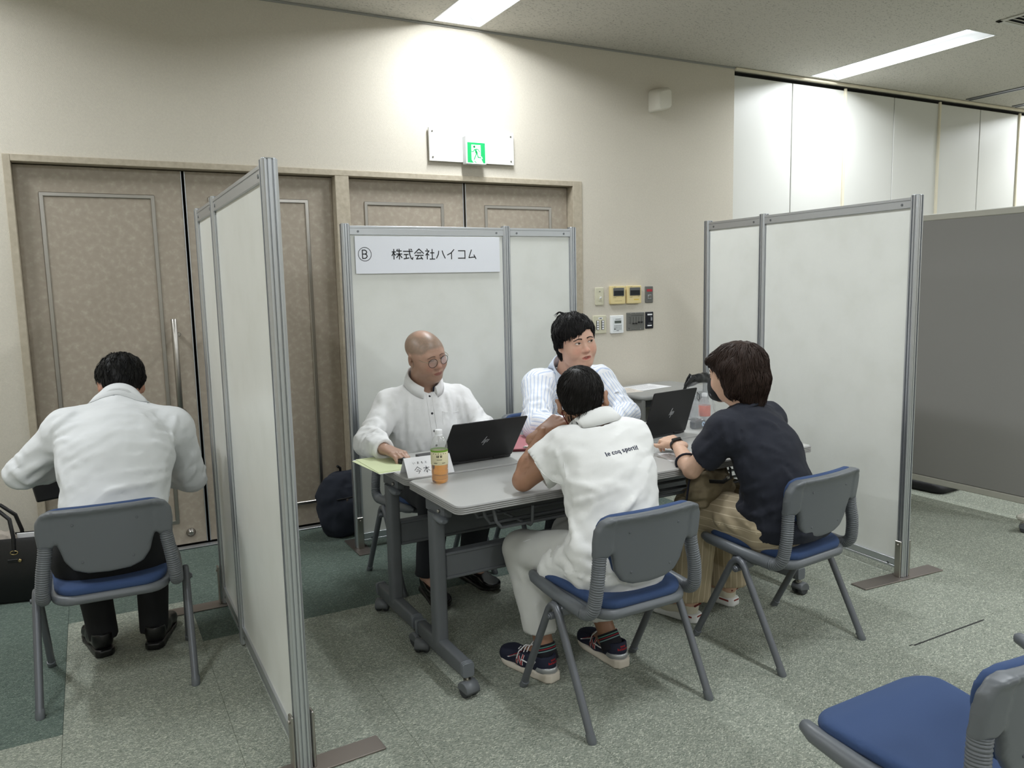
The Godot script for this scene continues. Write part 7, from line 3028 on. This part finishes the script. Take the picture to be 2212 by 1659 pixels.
func make_bottle_bag() -> void:
	var clear := mat(Color(0.9, 0.92, 0.94, 0.16), 0.12)
	clear.transparency = BaseMaterial3D.TRANSPARENCY_ALPHA
	var at := V(2.715, TT, 3.06)
	var o := thing("plastic_bag", "clear plastic bag with black straps standing beside the smaller laptop", "bag", at, deg_to_rad(8.0))
	var n := FastNoiseLite.new()
	n.seed = 6
	n.frequency = 16.0
	var st := mb()
	var rings := []
	for k in 10:
		var t := k / 9.0
		var r := []
		for q in rr(lerpf(0.22, 0.15, t * t), lerpf(0.13, 0.045, t), 0.03, 5):
			var v := Vector3(q.x, t * 0.235 + 0.001, q.y)
			v += Vector3(n.get_noise_3dv(v), 0, n.get_noise_3dv(v * 1.7)) * 0.022 * smoothstep(0.0, 0.2, t)
			r.append(v)
		rings.append(r)
	loft(st, rings, true, false)
	part(st, "film", clear, o)
	# black top and straps
	var F := Field.new(Vector3(-0.13, 0.19, -0.09), Vector3(0.13, 0.32, 0.09), 0.006)
	F.cap(Vector3(-0.055, 0.232, 0), Vector3(0.075, 0.242, 0.0), 0.02, 0.024, 0.0)
	F.cap(Vector3(-0.02, 0.25, 0.01), Vector3(0.06, 0.255, 0.0), 0.018, 0.02, 0.02)
	wrinkle(F, 0.016, 16.0, Vector3(0.7, 1.4, 1), 77)
	net_part([F.net()], "black_top", mat(rgb(14, 14, 16), 0.35), o)
	st = mb()
	tube(st, [Vector3(-0.03, 0.25, 0.02), Vector3(-0.06, 0.262, 0.03), Vector3(-0.095, 0.25, 0.035), Vector3(-0.12, 0.225, 0.03), Vector3(-0.125, 0.195, 0.02)], 0.011, 8, true, 0.3, Vector3(0, 0.3, 1))
	tube(st, [Vector3(-0.01, 0.25, -0.02), Vector3(-0.045, 0.268, -0.01), Vector3(-0.075, 0.25, 0.0), Vector3(-0.092, 0.222, 0.0), Vector3(-0.09, 0.19, 0.0)], 0.011, 8, true, 0.3, Vector3(0, 0.3, 1))
	part(st, "strap", mat(rgb(18, 18, 20), 0.6), o)
	st = mb()
	tube(st, [Vector3(-0.06, 0.19, 0.05), Vector3(-0.052, 0.178, 0.056), Vector3(-0.05, 0.158, 0.058), Vector3(-0.057, 0.148, 0.056), Vector3(-0.064, 0.16, 0.054), Vector3(-0.062, 0.185, 0.052)], 0.0017, 6)
	part(st, "cord_loop", M.black, o)
	# empty bottles inside
	var pet := mat(Color(0.92, 0.94, 0.95, 0.22), 0.06)
	pet.transparency = BaseMaterial3D.TRANSPARENCY_ALPHA
	var orange := mat(rgb(222, 92, 62), 0.6)
	var spots := [["empty drink bottle with an orange label inside the plastic bag", 0.045, 0.01, 0.0, true], ["unlabelled empty clear bottle inside the plastic bag", -0.03, 0.012, 0.12, false]]
	for s in spots:
		var b := thing("drink_bottle", s[0], "bottle", at + Vector3(s[1], 0.003, s[2]).rotated(Vector3.UP, deg_to_rad(8.0)))
		b.rotation.z = s[3]
		st = mb()
		var y0 := 0.0 if s[4] else 0.045
		lathe(st, [Vector2(0.02, y0), Vector2(0.028, y0 + 0.004), Vector2(0.03, y0 + 0.014), Vector2(0.0285, y0 + 0.04), Vector2(0.03, y0 + 0.046), Vector2(0.0285, y0 + 0.08), Vector2(0.03, y0 + 0.1), Vector2(0.024, y0 + 0.125), Vector2(0.0125, y0 + 0.145), Vector2(0.0125, y0 + 0.155)], 22, Transform3D.IDENTITY, false)
		part(st, "bottle_wall", pet, b)
		if s[4]:
			st = mb()
			lathe(st, [Vector2(0.0305, 0.05), Vector2(0.0309, 0.0505), Vector2(0.0309, 0.104), Vector2(0.0305, 0.105)], 24, Transform3D.IDENTITY, false)
			part(st, "paper_label", orange, b)
			st = mb()
			lathe(st, [Vector2(0.0145, 0.15), Vector2(0.0147, 0.152), Vector2(0.0147, 0.166), Vector2(0.012, 0.168)], 18)
			part(st, "cap", M.paper, b)
	var p := thing("dark_pouch", "small dark grey pack with a round pale sticker inside the plastic bag", "pouch", at + Vector3(-0.035, 0.001, 0.035).rotated(Vector3.UP, deg_to_rad(8.0)), deg_to_rad(8.0))
	st = mb()
	box(st, Vector3(0, 0.021, 0), Vector3(0.085, 0.04, 0.04), 0.006)
	part(st, "pack", mat(rgb(46, 48, 54), 0.4), p)
	st = mb()
	cyl(st, Vector3(0.02, 0.022, 0.02), Vector3(0.02, 0.022, 0.021), 0.0125, 18)
	part(st, "sticker", mat(rgb(170, 196, 226), 0.4), p)
	st = mb()
	cyl(st, Vector3(0.02, 0.022, 0.021), Vector3(0.02, 0.022, 0.0214), 0.0045, 12)
	part(st, "sticker_dot", M.ink, p)

# ---------------------------------------------------------------- bags and what people hold
func make_bags() -> void:
	# briefcase on the floor at the left
	var b := thing("briefcase", "black leather tote bag with papers, on the floor by the wall", "bag", V(-0.47, 0, 4.36), deg_to_rad(-14.0))
	var leather := mat(rgb(17, 17, 19), 0.4)
	bump(leather, 256, 0.12, 3.0, 0.2, 6)
	world_tri(leather, 12.0, false)
	var st := mb()
	var rings := []
	for q in [[0.0, 0.13, 0.42], [0.012, 0.15, 0.44], [0.15, 0.15, 0.445], [0.29, 0.12, 0.45], [0.31, 0.105, 0.45]]:
		var r := []
		for v in rr(q[2], q[1], 0.03, 4):
			r.append(Vector3(v.x, q[0], v.y))
		rings.append(r)
	loft(st, rings, true, false)
	part(st, "body", leather, b)
	st = mb()
	box(st, Vector3(0, 0.2, 0.0), Vector3(0.4, 0.02, 0.09), 0.004)
	part(st, "inside", M.black, b)
	for s in [-1.0, 1.0]:
		st = mb()
		tube(st, [Vector3(-0.1, 0.24, s * 0.062), Vector3(-0.1, 0.32, s * 0.058), Vector3(-0.085, 0.4, s * 0.04), Vector3(-0.03, 0.455, s * 0.03), Vector3(0.03, 0.455, s * 0.03), Vector3(0.085, 0.4, s * 0.04), Vector3(0.1, 0.32, s * 0.058), Vector3(0.1, 0.24, s * 0.062)], 0.009, 10)
		part(st, "handle", leather, b)
		for x in [-0.1, 0.1]:
			st = mb()
			var ring := []
			for k in 17:
				var a := TAU * k / 16.0
				ring.append(Vector3(x + cos(a) * 0.016, 0.245 + sin(a) * 0.009, s * 0.068))
			tube(st, ring, 0.0022, 6, false)
			part(st, "ring", mat(rgb(190, 168, 120), 0.3, 0.9), b)
	st = mb()
	box(st, Vector3(0.095, 0.208, 0.076), Vector3(0.045, 0.016, 0.004), 0.001)
	part(st, "strap_tab", leather, b)
	st = mb()
	cyl(st, Vector3(0.125, 0.208, 0.074), Vector3(0.125, 0.208, 0.083), 0.008, 12, 0.002)
	part(st, "stud", mat(rgb(190, 168, 120), 0.3, 0.9), b)
	var cl := thing("cloth_bundle", "crumpled off-white cloth sticking out of the black tote bag", "cloth", V(-0.47, 0.212, 4.36), deg_to_rad(-14.0))
	var F := Field.new(Vector3(-0.14, -0.02, -0.07), Vector3(0.14, 0.14, 0.07), 0.007)
	F.ell(Vector3(0.03, 0.06, 0.0), Vector3(0.085, 0.07, 0.035), Basis.IDENTITY)
	wrinkle(F, 0.016, 14.0, Vector3.ONE, 3)
	F.cut(Vector3.ZERO, Vector3(0, -1, 0))
	net_part([F.net()], "cloth", fabric(rgb(186, 176, 166)), cl)
	var pf := thing("paper_file", "white file of papers standing in the black tote bag", "papers", V(-0.47, 0.212, 4.36), deg_to_rad(-14.0))
	st = mb()
	box(st, Vector3(0.15, 0.055, 0.012), Vector3(0.1, 0.11, 0.008), 0.001)
	part(st, "papers", M.paper, pf)
	# backpack behind the name board's post
	var k := thing("backpack", "navy backpack leaning on the doors behind the partition post", "bag", V(1.30, 0, 4.47), deg_to_rad(8.0))
	var navy := fabric(rgb(34, 39, 52), 0.85, 12.0, 0.25)
	var G := Field.new(Vector3(-0.24, -0.02, -0.15), Vector3(0.24, 0.46, 0.17), 0.009)
	G.cap(Vector3(-0.08, 0.14, 0), Vector3(0.08, 0.14, 0), 0.13, 0.13, 0.0, 0, Vector3(0, 0, 1), 0.7)
	G.cap(Vector3(-0.09, 0.26, -0.01), Vector3(0.09, 0.26, -0.01), 0.115, 0.115, 0.06, 0, Vector3(0, 0, 1), 0.65)
	G.cap(Vector3(-0.09, 0.05, 0.0), Vector3(0.09, 0.05, 0.0), 0.07, 0.07, 0.06)
	G.cap(Vector3(-0.06, 0.15, 0.075), Vector3(0.06, 0.15, 0.075), 0.085, 0.085, 0.03, 0, Vector3(0, 0, 1), 0.45)
	wrinkle(G, 0.01, 9.0, Vector3.ONE, 31)
	G.cut(Vector3(0, 0.002, 0), Vector3(0, -1, 0))
	net_part([G.net()], "sack", navy, k)
	st = mb()
	var z1 := []
	for i in 9:
		var q := G.hit(Vector3(-0.13 + i * 0.03, 0.235 + 0.004 * i * 0.3, 0.3), Vector3(0, 0, -1), 0.4)
		z1.append(q + Vector3(0, 0, 0.001))
	tube(st, z1, 0.004, 6)
	var zp := part(st, "zip", M.black, k)
	st = mb()
	box(st, z1[2] + Vector3(0, -0.018, 0.006), Vector3(0.012, 0.03, 0.004), 0.001)
	part(st, "zip_pull", mat(rgb(96, 84, 78), 0.5), zp)
	st = mb()
	tube(st, [Vector3(-0.05, 0.36, -0.03), Vector3(-0.055, 0.395, -0.02), Vector3(-0.075, 0.41, -0.015)], 0.008, 8)
	part(st, "grab_loop", M.black, k)
	st = mb()
	tube(st, [Vector3(-0.17, 0.3, -0.03), Vector3(-0.2, 0.22, -0.03), Vector3(-0.195, 0.12, -0.03), Vector3(-0.15, 0.05, -0.02)], 0.013, 8, true, 0.4)
	part(st, "strap", navy, k)
	# dark case lying behind the grey screen
	var dcase := thing("instrument_case", "flat black case on the floor behind the grey screen", "case", V(4.98, 0, 3.42), deg_to_rad(4.0))
	st = mb()
	rings = []
	for q in [[0.0, 0.24, 0.56], [0.012, 0.27, 0.6], [0.05, 0.26, 0.58], [0.062, 0.23, 0.54]]:
		var r := []
		for v in rr(q[1], q[2], 0.06, 4):
			r.append(Vector3(v.x, q[0], v.y))
		rings.append(r)
	loft(st, rings)
	part(st, "shell", mat(rgb(20, 20, 23), 0.55), dcase)
	st = mb()
	tube(st, [Vector3(-0.13, 0.04, 0.08), Vector3(-0.16, 0.045, 0.06), Vector3(-0.16, 0.045, -0.06), Vector3(-0.13, 0.04, -0.08)], 0.008, 8)
	part(st, "handle", M.black, dcase)
	# tablet in the hands of the man at the doors
	var t := thing("tablet_case", "black tablet case held by the man in front of the doors", "tablet", V(-0.16, 0.70, 3.74), deg_to_rad(20.0))
	st = mb()
	plate(st, 0.2, 0.15, 0.014, 0.008, 0.002, Transform3D(Basis(Vector3.RIGHT, -0.6), Vector3(0, -0.03, 0)))
	part(st, "cover", M.black, t)
	st = mb()
	plate(st, 0.185, 0.135, 0.001, 0.005, 0.0003, Transform3D(Basis(Vector3.RIGHT, -0.6) * Basis(Vector3.UP, PI), Vector3(0, -0.03, -0.001)))
	part(st, "screen", M.black_gloss, t)
	# the woman's shoulder bag on her lap
	var h := thing("shoulder_bag", "crumpled khaki shoulder bag with a black strap on the woman's lap", "bag", V(2.235, 0.555, 2.43), deg_to_rad(15.0))
	var S := Field.new(Vector3(-0.16, -0.06, -0.12), Vector3(0.16, 0.15, 0.12), 0.0075)
	S.cap(Vector3(-0.07, 0.035, 0), Vector3(0.06, 0.03, 0), 0.075, 0.07, 0.0, 0, Vector3(0, 0, 1), 0.9)
	S.cap(Vector3(-0.05, 0.075, -0.01), Vector3(0.05, 0.07, 0.0), 0.05, 0.045, 0.03)
	wrinkle(S, 0.022, 13.0, Vector3(1, 1.3, 1), 41)
	net_part([S.net()], "sack", fabric(rgb(124, 112, 88), 0.85, 12.0, 0.25), h)
	st = mb()
	tube(st, [Vector3(-0.09, 0.085, 0.05), Vector3(-0.03, 0.075, 0.075), Vector3(0.03, 0.085, 0.075), Vector3(0.08, 0.11, 0.04)], 0.008, 8, true, 0.3, Vector3(0, 0.5, 1))
	part(st, "strap", M.black, h)
	st = mb()
	box(st, Vector3(0.0, 0.088, 0.08), Vector3(0.02, 0.012, 0.006), 0.002)
	part(st, "buckle", M.steel, h)
func _ready() -> void:
	rng.seed = 4711
	make_camera_and_light()
	make_materials()
	for i in 4:
		for j in 4:
			var lab := "long recessed ceiling light in the rows over the rest of the room"
			if i == 1 and j == 0:
				lab = "recessed ceiling light above the exit sign at the back wall"
			elif i == 2 and j == 0:
				lab = "recessed ceiling light in front of the white sliding wall panels"
			fixture(FIX_X[i], FIX_Z[j], lab)
	make_room()
	make_partitions()
	# the five figures take the most time: build them side by side
	var made := [null, null, null, null, null]
	var jobs := [
		WorkerThreadPool.add_task(func() -> void: made[0] = make_bald_man(), true),
		WorkerThreadPool.add_task(func() -> void: made[1] = make_striped_man(), true),
		WorkerThreadPool.add_task(func() -> void: made[2] = make_polo_man(), true),
		WorkerThreadPool.add_task(func() -> void: made[3] = make_woman(), true),
		WorkerThreadPool.add_task(func() -> void: made[4] = make_left_man(), true)]
	make_chairs()
	make_tables()
	make_wall_things()
	make_table_things()
	make_bags()
	for j in jobs:
		while not WorkerThreadPool.is_task_completed(j):
			await get_tree().process_frame
		WorkerThreadPool.wait_for_task_completion(j)
	for o in made:
		o.name = numbered("person")
		add_child(o)
